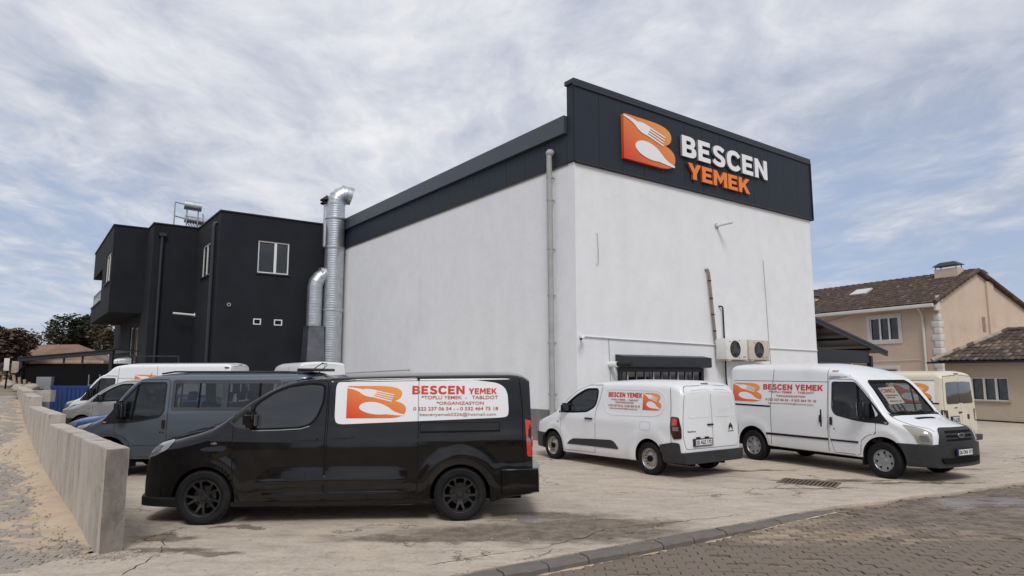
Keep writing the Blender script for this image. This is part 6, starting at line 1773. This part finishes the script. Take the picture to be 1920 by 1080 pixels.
def chimney(x, y, zb, zt, wx, wy, capm='black_plastic', m='beige_render'):
    c_ = boxo('chimney', (x - wx / 2, y - wy / 2, zb), (x + wx / 2, y + wy / 2, zt), m, bh)
    for sx in (-1, 1):
        for sy in (-1, 1): boxo('cap_leg', (x + sx * wx * .44 - .02, y + sy * wy * .44 - .02, zt + .001), (x + sx * wx * .44 + .02, y + sy * wy * .44 + .02, zt + .16), 'grey_metal', c_)
    bm = bmesh.new(); e = .08; vs = [bm.verts.new(q) for q in ((x - wx / 2 - e, y - wy / 2 - e, zt + .16), (x + wx / 2 + e, y - wy / 2 - e, zt + .16), (x + wx / 2 + e, y + wy / 2 + e, zt + .16), (x - wx / 2 - e, y + wy / 2 + e, zt + .16), (x - wx * .22, y - wy * .30, zt + .38), (x + wx * .22, y - wy * .30, zt + .38), (x + wx * .22, y + wy * .30, zt + .38), (x - wx * .22, y + wy * .30, zt + .38))]
    for q in ((0, 1, 2, 3), (4, 5, 6, 7), (0, 1, 5, 4), (1, 2, 6, 5), (2, 3, 7, 6), (3, 0, 4, 7)): bm.faces.new([vs[i] for i in q])
    bmesh.ops.recalc_face_normals(bm, faces=bm.faces[:]); fin(bm, 'chimney_cap', 'trim_dark', c_)
    return c_
ch = chimney(3.1, 1.15, 6.6, 7.72, .55, 1.25)
boxo('chimney_base', (2.45, .35, 6.75), (2.78, 1.9, 6.98), 'mortar', ch)
chimney(1.6, 8.9, 6.2, 6.72, .45, .8)
chimney(4.6, .35, 6.6, 7.28, .4, .4)
boxo('flue_strip', (4.25, -.10, .1), (4.85, -.002, 6.95), 'beige_render', bh)
boxo('vent_recess', (3.72, -.02, 4.2), (3.98, -.004, 5.0), 'pipe_brown', bh)
bm = bmesh.new(); sk = Vector((-.45, 5.2, EZ - .13)) + vx * 2.35
nrm = ux.cross(vx); nrm = nrm if nrm.z > 0 else -nrm
vs = [bm.verts.new(sk + ux * a + vx * b + nrm * c_) for a in (0, 1.05) for b in (0, .8) for c_ in (.05, .14)]
for q in ((0, 1, 3, 2), (4, 6, 7, 5), (0, 4, 5, 1), (2, 3, 7, 6), (0, 2, 6, 4), (1, 5, 7, 3)): bm.faces.new([vs[i] for i in q])
bmesh.ops.recalc_face_normals(bm, faces=bm.faces[:]); fin(bm, 'skylight', 'signal_white', rf)
tubeo('cable', [(-.04, 9.5, 4.9), (-.04, 7.3, 5.0), (-.04, 5.2, 5.32)], .014, 'grey_metal', bh, 5); tubeo('cable', [(-.04, 5.0, 2.62), (-.04, 1.1, 2.72), (-.04, .95, 2.6)], .014, 'quoin_white', bh, 5)

# low annexe with the old tiled hip roof
sh_ = empty('low_house', 'low tan rendered annexe with old brown tiled hip roof at right edge', 'house', (19.939, 28.489, 0), AH)
# local y: + away left (1.88 is the left end), negative towards the right/near
bm = bmesh.new(); Y0, Y1_ = -6.0, 1.55
V, F = cdt([[(Y0, -.3), (Y1_, -.3), (Y1_, 2.48), (Y0, 2.48)], [(-.95, .86), (.50, .86), (.50, 1.82), (-.95, 1.82)]], 6)
sheet(bm, V, F, lambda a, b: ((0, a, b), (.25, a, b)))
box(bm, (.251, Y0, -.3), (4.2, Y1_, 2.48)); bmesh.ops.recalc_face_normals(bm, faces=bm.faces[:]); fin(bm, 'wall', 'tan_render', sh_)
w_c = window(sh_, (0, .50, .86), (0, -1, 0), 1.45, .96, [.50, .97], 'curtain', .10, .045, (-1, 0, 0))
boxo('sill', (-.07, -1.02, .80), (-.001, .60, .855), 'mortar', w_c)
boxo('plinth', (-.02, Y0, -.3), (-.0005, Y1_, .06), 'trim_dark', sh_)
EZ2, RX, TZ = 2.52, 2.1, 3.85
bm = bmesh.new()
hip = [(-.40, Y0, EZ2), (-.40, Y1_ + .30, EZ2), (4.5, Y1_ + .30, EZ2), (4.5, Y0, EZ2), (RX, Y0, TZ), (RX, -.05, TZ)]
vs = [bm.verts.new(q) for q in hip]
for q in ((0, 1, 5, 4), (1, 2, 5), (2, 3, 4, 5), (0, 3, 2, 1), (0, 4, 3)): bm.faces.new([vs[i] for i in q])
bmesh.ops.recalc_face_normals(bm, faces=bm.faces[:]); rf2 = fin(bm, 'roof', 'roof_tile_d', sh_)
sv = Vector((RX + .40, 0, TZ - EZ2)); Ls = sv.length; vx2 = sv.normalized()
hipdx = (Y1_ + .30 + .05)          # the hip runs back this far by the ridge
tu, tv = .235, .30
nu = int((Y1_ + .30 - (-3.0)) / tu)
tile_slope(Vector((-.40, Y1_ + .30 - nu * tu, EZ2 + .01)), Vector((0, 1, 0)), vx2, nu, int(Ls / tv), tu, tv, None, rf2, 'roof_tile', True, TM, clip=lambda a, b: (nu * tu - a) > hipdx * b / Ls + .02)
tile_slope(Vector((-.40, Y0, EZ2 + .01)), Vector((0, 1, 0)), vx2, int((Y1_ + .30 - nu * tu - Y0) / tu), int(Ls / tv), tu, tv, None, rf2, 'roof_tile', False, TM)
h0 = Vector((-.40, Y1_ + .30, EZ2 + .05)); h1 = Vector((RX, -.05, TZ + .05))
for i in range(11):
    a = h0.lerp(h1, i / 11); b = h0.lerp(h1, (i + 1.08) / 11); bm = bmesh.new(); tube(bm, [a, b + Vector((0, 0, .02))], [.11, .10], 8); fin(bm, 'hip_tile', random.choice(['mortar', 'roof_tile_c', 'roof_tile_e', 'mortar']), rf2, 40)
for i in range(12):
    bm = bmesh.new(); tube(bm, [(RX, -.05 - i * .4, TZ + .06), (RX, -.48 - i * .4, TZ + .04)], [.11, .10], 8); fin(bm, 'ridge_tile', random.choice(['roof_tile_c', 'mortar', 'roof_tile_a']), rf2, 40)
boxo('gutter', (-.48, Y0, EZ2 - .09), (-.38, Y1_ + .5, EZ2 - .01), 'trim_dark', sh_)
boxo('soffit', (-.379, Y0, EZ2 - .05), (.0, Y1_ + .3, EZ2 - .01), 'trim_dark', sh_)

# lean-to canopy against the right end of the white building
cn = empty('canopy_shed', 'lean-to shed with sloping dark metal canopy beside the white hall', 'shed', tuple(C0), TH)
bm = bmesh.new(); prism(bm, [(12.9, -.3), (18.6, -.3), (18.6, 3.35), (12.9, 4.75)], 3.4, 3.7, 0, lambda a, b, w_: (a, w_, b)); bmesh.ops.recalc_face_normals(bm, faces=bm.faces[:]); fin(bm, 'wall', 'tan_render', cn)
bm = bmesh.new(); prism(bm, [(12.75, 4.46), (12.75, 4.56), (20.0, 3.04), (20.0, 2.94)], .6, 5.2, 0, lambda a, b, w_: (a, w_, b)); bmesh.ops.recalc_face_normals(bm, faces=bm.faces[:]); fin(bm, 'canopy_roof', 'trim_dark', cn)
bm = bmesh.new(); prism(bm, [(12.75, 4.33), (12.75, 4.455), (20.0, 2.935), (20.0, 2.80)], .62, .72, 0, lambda a, b, w_: (a, w_, b)); prism(bm, [(12.75, 4.0), (12.75, 4.10), (19.2, 2.72), (19.2, 2.60)], 3.2, 3.3, 0, lambda a, b, w_: (a, w_, b)); bmesh.ops.recalc_face_normals(bm, faces=bm.faces[:]); fin(bm, 'rafter', 'trim_dark', cn)
for a in (14.6, 16.6, 18.6):
    z = 4.40 - (a - 12.75) * .2095; boxo('purlin', (a, .73, z - .14), (a + .07, 3.2, z - .03), 'trim_dark', cn)
boxo('beam', (12.74, .8, 2.45), (18.6, .95, 3.02), 'trim_dark', cn); boxo('shutter', (12.74, 1.0, 2.0), (17.3, 1.08, 2.44), 'black_plastic', cn); boxo('shutter_opening', (12.74, 3.2, -.1), (18.6, 3.39, 2.9), 'soft_black', cn)
boxo('post', (18.62, .75, -.1), (18.80, .95, 2.80), 'trim_dark', cn); boxo('notice_board', (17.4, .9, 1.7), (18.5, .99, 2.42), 'mortar', cn)

# ------------------------------------------------------------------ far left
bs = empty('black_shed', 'long black board shed with open pitched metal frame at left behind the vans', 'shed', (-18.9, 29.0, 0))
boxo('wall', (-2.2, 0, -.3), (2.2, .2, 2.42), 'soft_black', bs); boxo('wall', (2.203, 0, -.3), (4.4, .2, 2.36), 'black_plastic', bs)
bm = bmesh.new(); prism(bm, [(-2.3, 2.50), (-2.3, 2.66), (1.75, 3.0), (1.75, 2.82)], -.25, -.1, 0, lambda a, b, w_: (a, w_, b)); prism(bm, [(-2.3, 2.66), (-2.3, 2.69), (1.8, 3.03), (1.8, 3.0)], -.3, 1.8, 0, lambda a, b, w_: (a, w_, b)); bmesh.ops.recalc_face_normals(bm, faces=bm.faces[:]); fin(bm, 'roof', 'trim_dark', bs)
for a, z in ((-2.25, 2.6), (1.6, 2.9)): boxo('post', (a, -.22, -.1), (a + .13, -.09, z), 'trim_dark', bs)
boxo('rail', (1.74, -.2, 2.70), (4.6, -.14, 2.76), 'trim_dark', bs)
for a in (2.7, 4.54): boxo('rail_post', (a, -.2, 2.0), (a + .06, -.14, 2.7), 'trim_dark', bs)
for a in (-.4, .4): boxo('rail_post', (a, -.2, 2.43), (a + .06, -.14, 2.78), 'trim_dark', bs)
tag(boxo('meter_box', (0, -.22, 0), (.64, -.003, .52), 'grey_metal', None, .015, (-20.35 + .0, 29.0, 1.33)), 'grey metal meter box on the black shed wall', 'meter box')
tag(bpy.data.objects['meter_box'], None, None)
bf = empty('folding_frame', 'thin metal frame leaning on the black shed wall', 'metal frame', (-18.05, 28.7, 1.0))
bm = bmesh.new()
for a in (0, .46): tube(bm, [(a, 0, -1), (a, 0, .95)], .022, 6)
for z in (.1, .5): tube(bm, [(0, 0, z), (.46, 0, z)], .02, 6)
fin(bm, 'frame', 'grey_metal', bf)
bc = empty('blue_crate', 'large blue slatted plastic crate standing in front of the black shed', 'crate', (-17.5, 26.4, 0))
for i in range(10): boxo('slat', (-.52 + i * .165, -.03, .15), (-.52 + i * .165 + .12, .0, 1.44), 'blue_plastic', bc)
boxo('back_panel', (-.55, .9, 0), (1.12, .93, 1.42), 'blue_plastic', bc); boxo('top_rail', (-.56, -.05, 1.44), (1.13, .0, 1.52), 'blue_plastic', bc); boxo('base', (-.56, -.02, 0), (1.13, .92, .14), 'blue_plastic', bc)
boxo('side_panel', (-.85, .0, .05), (-.56, .9, 1.5), 'grey_metal', bc)
# street things beyond the wall
def sign_post(x, y, z, h_, w_, hh, label, m='signal_white', rz=0, nm='street_sign'):
    e = empty(nm, label, 'sign', (x, y, z), rz); tubeo('post', [(0, 0, 0), (.03, 0, h_)], .03, 'soft_black', e, 8); boxo('board', (-w_ / 2, -.05, h_ - .1), (w_ / 2, -.03, h_ + hh), m, e, .01); return e
sign_post(-18.95, 25.2, 1.42, .78, .20, .36, 'small pale board on thin black post at the left edge of the photo')
sign_post(-22.15, 30.0, 1.5, .62, .36, .42, 'pale square board on black post beside the black shed end', 'mortar')
lp = empty('bent_pipe', 'black bent metal pipe frame at the end of the low wall', 'pipe', (-20.75, 28.2, 1.3))
tubeo('pipe', [(0, 0, -.3), (.0, 0, .35), (.1, 0, .85), (.28, 0, 1.0)], .05, 'soft_black', lp, 8); tubeo('pipe', [(-.3, 0, .25), (-.28, .0, .5), (.05, 0, .75)], .04, 'soft_black', lp, 8)
tb = empty('timber_pile', 'leaning pale timber planks by the end of the black shed', 'timber', (-20.25, 27.6, 1.0))
for i in range(4):
    bm = bmesh.new(); M = Matrix.Translation((i * .13, 0, -.2)) @ Matrix.Rotation(R(-14 + i * 5), 4, 'Y'); box(bm, (0, 0, 0), (.10, .05, 1.15 - i * .1), M=M); fin(bm, 'plank', 'timber', tb)
def rock(x, y, z, r, label):
    bm = bmesh.new(); bmesh.ops.create_icosphere(bm, subdivisions=3, radius=r)
    for vv in bm.verts: vv.co *= 1 + .35 * noise.noise(vv.co / r * 1.4 + Vector((x, y, 0))); vv.co.z *= .7
    tag(fin(bm, 'boulder', 'stone', None, 50, (x, y, z)), label, 'rock', 'boulders at the end of the street')
rock(-18.75, 25.6, 1.42, .26, 'pale boulder beside the thin sign post'); rock(-18.35, 25.7, 1.42, .28, 'rounded boulder nearest the end of the low wall'); rock(-20.6, 27.5, 1.5, .32, 'bluish boulder at the left photo edge')
bm = bmesh.new(); box(bm, (-26, 24.0, 1.0), (-16.4, 24.25, 1.40)); tag(fin(bm, 'street_kerb', 'wall_concrete'), 'long pale concrete kerb crossing the end of the pavement', 'kerb')

def foliage(name, c, rad, n, leaf, m, parent=None, lumps=9, seed=1, squash=.75, gap=.25):
    rnd = random.Random(seed); cs = []
    for i in range(lumps):
        a = rnd.uniform(0, 6.28); q = rnd.uniform(.1, .72); cs.append((Vector((math.cos(a) * rad * q, math.sin(a) * rad * q, rnd.uniform(-.35, .75) * rad * squash)), rad * rnd.uniform(.28, .52)))
    bm = bmesh.new()
    for i in range(n):
        cc, rr = rnd.choice(cs); d = Vector((rnd.gauss(0, 1), rnd.gauss(0, 1), rnd.gauss(0, 1))).normalized(); p_ = cc + d * rr * rnd.uniform(.45, 1.08) ** .6
        s_ = leaf * rnd.uniform(.6, 1.5); M = Matrix.Translation(Vector(c) + p_) @ Matrix.Rotation(rnd.uniform(0, 6.28), 4, 'Z') @ Matrix.Rotation(rnd.uniform(-1.3, 1.3), 4, 'X')
        vs = [bm.verts.new(M @ Vector(q)) for q in ((-s_ / 2, 0, 0), (0, -s_ * .28, .0), (s_ / 2, 0, 0), (0, s_ * .28, s_ * .1))]; bm.faces.new(vs)
    return fin(bm, name, m, parent)
def tree(x, y, z, h_, rad, m, label, seed, n=2600, leaf=.42, squash=.75, name='tree'):
    e = empty(name, label, 'tree', (x, y, z)); rnd = random.Random(seed)
    bm = bmesh.new(); tube(bm, [(0, 0, 0), (.1, 0, h_ * .3), (.0, .1, h_ * .62)], [.28, .2, .1], 8)
    for i in range(6):
        a = rnd.uniform(0, 6.28); b = rnd.uniform(.2, .5) * h_; tube(bm, [(0.05, .05, b), (math.cos(a) * rad * .4, math.sin(a) * rad * .4, b + h_ * .2), (math.cos(a) * rad * .75, math.sin(a) * rad * .75, b + h_ * .3)], [.11, .07, .03], 6)
    fin(bm, 'trunk', 'bark', e, 50)
    foliage('crown', (0, 0, h_ * .62), rad, n, leaf, m, e, 14, seed, squash)
def at(px, py, Y):                     # a point of the world seen at a photo position, at distance Y
    a = (px - 960) / 1250.; b = -(py - 540) / 1250.; c_, s_ = math.cos(px_), math.sin(px_); r_ = Vector((a, c_ - s_ * b, s_ + c_ * b)); return Vector((0, 0, 2)) + r_ * (Y / r_.y)
q = at(160, 690, 62); tree(q.x, q.y, 1.8, 5.2, 3.0, 'leaf_dark', 'broad dark green tree behind the brown hip roof', 3, 7500, .30, .68)
q = at(205, 690, 60); tree(q.x, q.y, 1.8, 4.6, 1.9, 'leaf_brown', 'rusty brown tree just left of the dark building', 5, 3000, .26)
q = at(122, 690, 66); tree(q.x, q.y, 1.8, 4.4, 2.2, 'leaf_dark', 'smaller dark tree left of the broad dark tree', 8, 3200, .28)
q = at(18, 690, 46); tree(q.x, q.y, 1.8, 2.8, 1.6, 'leaf_brown', 'brownish olive tree at the left edge of the photo', 11, 3400, .26, .85)
q = at(-30, 690, 45); tree(q.x, q.y, 1.8, 3.4, 2.0, 'leaf_brown', 'brown tree partly beyond the left edge of the photo', 12, 2400, .3, .8)
for k_, (a, b, hh) in enumerate([(72, 62, 4.1), (86, 63, 4.6)]):
    q = at(a, 690, b); e = empty('bare_tree', ['short bare twiggy tree above the brown hip roof, left one', 'taller bare twiggy tree above the brown hip roof, right one'][k_], 'tree', (q.x, q.y, 1.8)); rnd = random.Random(k_ + 40)
    bm = bmesh.new(); tube(bm, [(0, 0, 0), (.05, 0, hh)], [.09, .02], 6)
    for i in range(12):
        z = hh * rnd.uniform(.5, .95); a2 = rnd.uniform(0, 6.28); r2 = rnd.uniform(.4, .9); tube(bm, [(0, 0, z), (math.cos(a2) * r2, math.sin(a2) * r2, z + r2 * .9)], [.035, .012], 5)
    fin(bm, 'branches', 'bark', e)
q = at(10, 712, 36); o = foliage('orange_shrubs', (q.x, q.y, 1.8), 1.3, 900, .16, 'leaf_orange', None, 10, 77, .30); tag(o, 'low orange and rust coloured shrubs along the street end', 'shrubs', None, 'stuff')
bm = bmesh.new()
for i in range(24): pass
V, F = cdt([[(-75, 34), (-28, 40), (-30, 75), (-90, 80)]], 4); sheet(bm, V, F, lambda u, v: ((u, v, 1.7 + 1.2 * sm(36, 60, v) + .3 * noise.noise(Vector((u * .2, v * .2, 0)))), (u, v, -.3))); bmesh.ops.recalc_face_normals(bm, faces=bm.faces[:]); tag(fin(bm, 'hillside', 'dirt', None, 60), kind='structure')
# old house with hip roof
q = at(125, 690, 50)
oh = empty('old_house', 'low old house with a broad brown hip roof beyond the black shed', 'house', (q.x, q.y, 0), R(8))
boxo('wall', (-3.6, -2.5, 0), (3.6, 2.5, 2.9), 'far_wall', oh)
bm = bmesh.new(); vs = [bm.verts.new(p_) for p_ in ((-4.2, -3, 2.55), (3.8, -3, 2.55), (3.8, 3, 2.55), (-4.2, 3, 2.55), (-2.6, 0, 4.1), (.7, 0, 4.15))]
for f in ((0, 1, 5, 4), (1, 2, 5), (2, 3, 4, 5), (3, 0, 4), (0, 3, 2, 1)): bm.faces.new([vs[i] for i in f])
bmesh.ops.recalc_face_normals(bm, faces=bm.faces[:]); fin(bm, 'roof', 'old_roof', oh)
for a in (-1.5, 1.2): boxo('window', (a, -2.54, 1.2), (a + 1, -2.502, 2.3), 'tinted_glass', oh)
# neighbours so that reflections and the horizon behind the camera are not empty
def plain_house(x, y, w_, d_, h_, rz, m, label):
    e = empty('street_house', label, 'house', (x, y, -.3), rz); boxo('wall', (-w_ / 2, -d_ / 2, 0), (w_ / 2, d_ / 2, h_), m, e)
    bm = bmesh.new(); vs = [bm.verts.new(p_) for p_ in ((-w_ / 2 - .5, -d_ / 2 - .5, h_ + .01), (w_ / 2 + .5, -d_ / 2 - .5, h_ + .01), (w_ / 2 + .5, d_ / 2 + .5, h_ + .01), (-w_ / 2 - .5, d_ / 2 + .5, h_ + .01), (-w_ / 4, 0, h_ + 2), (w_ / 4, 0, h_ + 2))]
    for f in ((0, 1, 5, 4), (1, 2, 5), (2, 3, 4, 5), (3, 0, 4), (0, 3, 2, 1)): bm.faces.new([vs[i] for i in f])
    bmesh.ops.recalc_face_normals(bm, faces=bm.faces[:]); fin(bm, 'roof', 'old_roof', e)
    for i in range(int(w_ / 3)):
        boxo('window', (-w_ / 2 + .9 + i * 3, d_ / 2 + .002, 1.0), (-w_ / 2 + 2.2 + i * 3, d_ / 2 + .04, 2.3), 'tinted_glass', e)
plain_house(-16, -22, 14, 9, 4.5, R(4), 'far_wall', 'tan house across the street behind the photographer'); plain_house(9, -26, 18, 10, 3.6, R(-3), 'beige_render', 'long beige house across the street behind the photographer')

# ------------------------------------------------------------------ vehicles
def vroot(name, label, cat, O, X, W, side, group=None):
    X = Vector(X).normalized(); N = Vector((-X.y, X.x)); c = Vector(O) + N * (W / 2) * (1 if side == 'L' else -1)
    return empty(name, label, cat, (c.x, c.y, 0), math.atan2(X.y, X.x), group)
G = 'vans parked in the yard'
r0 = vroot('parked_van', 'long black van with white lettered side sticker parked in the foreground', 'van', (-4.12, 9.14), (1, .0758), 2.0, 'L', G)
make_black(r0)
r1 = vroot('parked_van', 'small white van seen from behind with closed twin rear doors', 'van', (.96, 16.12), (.574, -.819), 1.86, 'L', G)
make_small(r1, 'white_paint', 'L')
r2 = vroot('parked_van', 'white panel van with dark front bumper and a paper behind its windscreen', 'van', (7.14, 13.14), (-.4744, .8803), 1.92, 'R', G)
v2_ = make_large(r2, 'white_paint', 2.22, 3.93, 'R', 'cargo', 3.165)
lines = [('BESCEN YEMEK', 'print_red', 2.84, 1.27, 1.63, 1.755, .05), ('*TOPLU YEMEK  -  TABLDOT', 'print_brown', 2.68, 1.48, 1.56, 1.605, .012), ('*ORGANIZASYON', 'print_brown', 2.47, 1.70, 1.475, 1.52, .012),
         ('0 222 237 06 54 - 0 532 464 75 18', 'print_brown', 2.76, 1.43, 1.385, 1.435, .012), ('bescenyemek0326@hotmail.com', 'print_brown', 2.68, 1.50, 1.305, 1.35, 0)]
livery(v2_, 'R', '', 0, 0, 0, 0, 3.76, 2.88, 1.345, 1.775, lines, r2, off=.005)
bm = bmesh.new()
for z, a, b in ((2.03, 1.05, .92), (1.98, 1.02, .95)): pass
V, F = text2d('TEKNIK', (1.06, .92, 2.03, 2.06), .02); v2_.flat('small_lettering', 'R', (V, F), 'print_brown', .006, .004)
for z in (1.885, 1.935): v2_.patch('roof_strip', 'R', [[(.86, z), (1.12, z), (1.12, z + .012), (.86, z + .012)]], 'pipe_grey', .008, .008)
# paper on the dashboard
pp = empty('windscreen_paper', 'printed paper notice behind the windscreen of the white panel van', 'notice', (0, 0, 0)); pp.location = r2.location; pp.rotation_euler = r2.rotation_euler
def scr(y, z, o_): h, n = v2_.cast('F', y, z); return h + n * o_
bm = bmesh.new(); V, F = cdt([[(.02, 1.42), (.52, 1.40), (.50, 1.72), (-.02, 1.74)]], .15); sheet(bm, V, F, lambda a, b: (scr(a, b, -.020), scr(a, b, -.024))); bmesh.ops.recalc_face_normals(bm, faces=bm.faces[:]); fin(bm, 'sheet', 'paper', pp)
for s_, m_, bx4 in (('OMO', 'print_orange', (.48, .05, 1.62, 1.70)), ('KENDIN', 'print_brown', (.46, .06, 1.555, 1.585)), ('SERVIS', 'print_brown', (.46, .2, 1.515, 1.54)), ('ARACI 26', 'print_brown', (.46, .08, 1.445, 1.475))):
    V, F = text2d(s_, bx4, .03); bm = bmesh.new(); sheet(bm, V, F, lambda a, b: (scr(a, b, -.016), scr(a, b, -.018))); bmesh.ops.recalc_face_normals(bm, faces=bm.faces[:]); fin(bm, 'lettering', m_, pp)
r3 = empty('parked_van', 'cream high windowed panel van seen from behind at the right', 'van', (0, 0, 0), 0, G)
# rear left corner near (10.7, 16.6), heading up-left
hd = Vector((-.574, .819)); rl = Vector((10.45, 16.35)); c = rl + hd * 3.93 + Vector((.819, .574)) * .96
r3.location = (c.x, c.y, 0); r3.rotation_euler = (0, 0, math.atan2(-hd.y, -hd.x))
v3_ = make_large(r3, 'cream_paint', 2.06, 3.93, 'L', 'cargo', 3.0, detail=False, glass='tinted_glass')
sp_ = v3_.patch('side_sticker', 'L', [rounded([(1.4, 1.22), (3.72, 1.22), (3.72, 1.80), (1.4, 1.80)], .04)], 'sticker_white', .005, .003, .15)
livery(v3_, 'L', '', 0, 0, 0, 0, 2.75, 3.66, 1.27, 1.76, [('BESCEN YEMEK', 'print_red', 1.45, 2.65, 1.62, 1.74, .05)], sp_, off=.0085)
plate(v3_, 'B', (-.42, .86, .025), '26 ALE 05', .40, .16)
v3_.patch('door_lock', 'B', [rounded([(.30, .86), (.42, .86), (.42, .98), (.30, .98)], .03)], 'black_plastic', .012, .012)
r4 = empty('parked_minibus', 'grey minibus with black roof rails behind the black van', 'minibus', (-7.85, 13.2 + .96, 0), R(0), None)
v4_ = make_large(r4, 'grey_paint', 2.03, 3.93, 'L', 'minibus', 2.95, detail=False)
for s_ in (-1, 1):
    tubeo('roof_rail', [(.85, s_ * .70, 1.99), (1.1, s_ * .70, 2.03), (3.4, s_ * .70, 2.03), (3.65, s_ * .70, 1.99)], .018, 'black_plastic', r4, 8)
bm = bmesh.new(); box(bm, (3.55, -.75, 2.04), (3.93, .75, 2.10), .03); fin(bm, 'roof_spoiler', 'black_plastic', r4, 40)
tubeo('aerial', [(4.0 - .3, -.3, 2.05), (3.95, -.3, 2.22)], .01, 'black_plastic', r4, 6)
r5 = empty('parked_van', 'small silver van whose nose shows between the grey minibus and white high-roof van', 'van', (-13.65, 21.5 + .93, 0), R(0), G)
make_small(r5, 'silver_paint', 'L', False)
# white high roof van
r6 = empty('parked_van', 'white high-roof van with emblem on its side behind the silver van', 'van', (-15.5, 25.4, 0), R(0), G)
v6_ = make_large(r6, 'white_paint', 2.38, 5.3, 'L', 'cargo', 3.7, detail=False)
livery(v6_, 'L', '', 0, 0, 0, 0, 1.75, 2.75, 1.35, 1.95, [('BESCEN YEMEK', 'print_red', 2.85, 4.3, 1.75, 1.90, .05)], r6, off=.006)
v6_.patch('marker_lamp', 'L', [[(5.0, 2.18), (5.15, 2.18), (5.15, 2.23), (5.0, 2.23)]], 'dark_lens', .02, .02)
# white van whose roof shows above the minibus
r7 = empty('parked_van', 'white van of which only the roof shows above the minibus and black van', 'van', (0, 0, 0), 0, G)
hd = Vector((-.60, .80)); rr_ = Vector((-6.1, 25.2)); c = rr_ + hd * 3.93 - Vector((.80, .60)) * .96
r7.location = (c.x, c.y, 0); r7.rotation_euler = (0, 0, math.atan2(-hd.y, -hd.x))
v7_ = make_large(r7, 'white_paint', 2.42, 3.93, 'L', 'cargo', 3.0, detail=False)
# blue car, only its bonnet shows
r8 = empty('parked_car', 'blue car of which only the bonnet shows beside the grey minibus nose', 'car', (-10.55, 16.9 + .9, 0), 0)
S = dict(L0=-.85, L1=3.3, W=1.72, top=[(-.85, .5), (-.83, .68), (-.72, .80), (-.4, .90), (.1, .98), (.35, 1.03), (.75, 1.28), (1.1, 1.42), (1.6, 1.46), (2.4, 1.44), (2.9, 1.30), (3.2, 1.05), (3.3, .8)], bot=[(-.85, .3), (-.5, .2), (3.3, .28)],
    tum=[(.2, .95), (.5, 1), (.85, .99), (.95, .95), (1.45, .78)], plan=[(-.85, .74), (-.7, .86), (-.4, .96), (.2, 1), (2.8, 1), (3.3, .85)], rt=[(-.85, .05), (-.4, .14), (.4, .12), (1.5, .12), (3.3, .08)], crown=[(-.85, .03), (0, .06), (3.3, .04)], kf=.2, kr=.06, tilt=lambda z: 0)
vc = Van(S, 'blue_paint', r8); mats = ['blue_paint', 'soft_black', 'interior']
boolean(vc.body, [arch_cutter(x, .31, .355, .5, 1.2, sg, mats) for x in (0, 2.5) for sg in (-1, 1)])
for f in vc.body.data.polygons: f.use_smooth = True
vc.body.data.set_sharp_from_angle(angle=R(38))
for x in (0, 2.5):
    axle_block(vc, x, .3)
    for sd_ in 'LR': wheel(vc, x, sd_, .30, .19, .18, 'cap', 'cap_rim', .85)
for sd_ in 'LR':
    vc.patch('window', sd_, [rounded([(.62, 1.02), (1.0, 1.30), (1.5, 1.37), (1.5, 1.0)], .04)], 'tinted_glass', .004, .01); vc.patch('window', sd_, [rounded([(1.56, 1.0), (1.56, 1.37), (2.3, 1.35), (2.65, 1.05)], .04)], 'tinted_glass', .004, .01)
    vc.patch('headlight', sd_, rounded([(-.72, .62), (-.66, .74), (-.35, .82), (-.35, .70)], .03), 'clear_lens', .01, .03, .05)
vc.patch('windscreen', 'T', rounded([(.42, -.6), (.42, .6), (1.0, .55), (1.0, -.55)], .06), 'tinted_glass', .004, .01)
vc.patch('grille', 'F', rounded([(-.4, .45), (.4, .45), (.4, .58), (-.4, .58)], .03), 'soft_black', .01, .02)
# pale van far behind the shed
r9 = empty('parked_van', 'white van far behind the black shed below the dark building', 'van', (-22.9, 37.0, 0), R(20), G)
make_large(r9, 'white_paint', 2.9, 3.6, 'L', 'cargo', 2.7, detail=False, glass='tinted_glass')
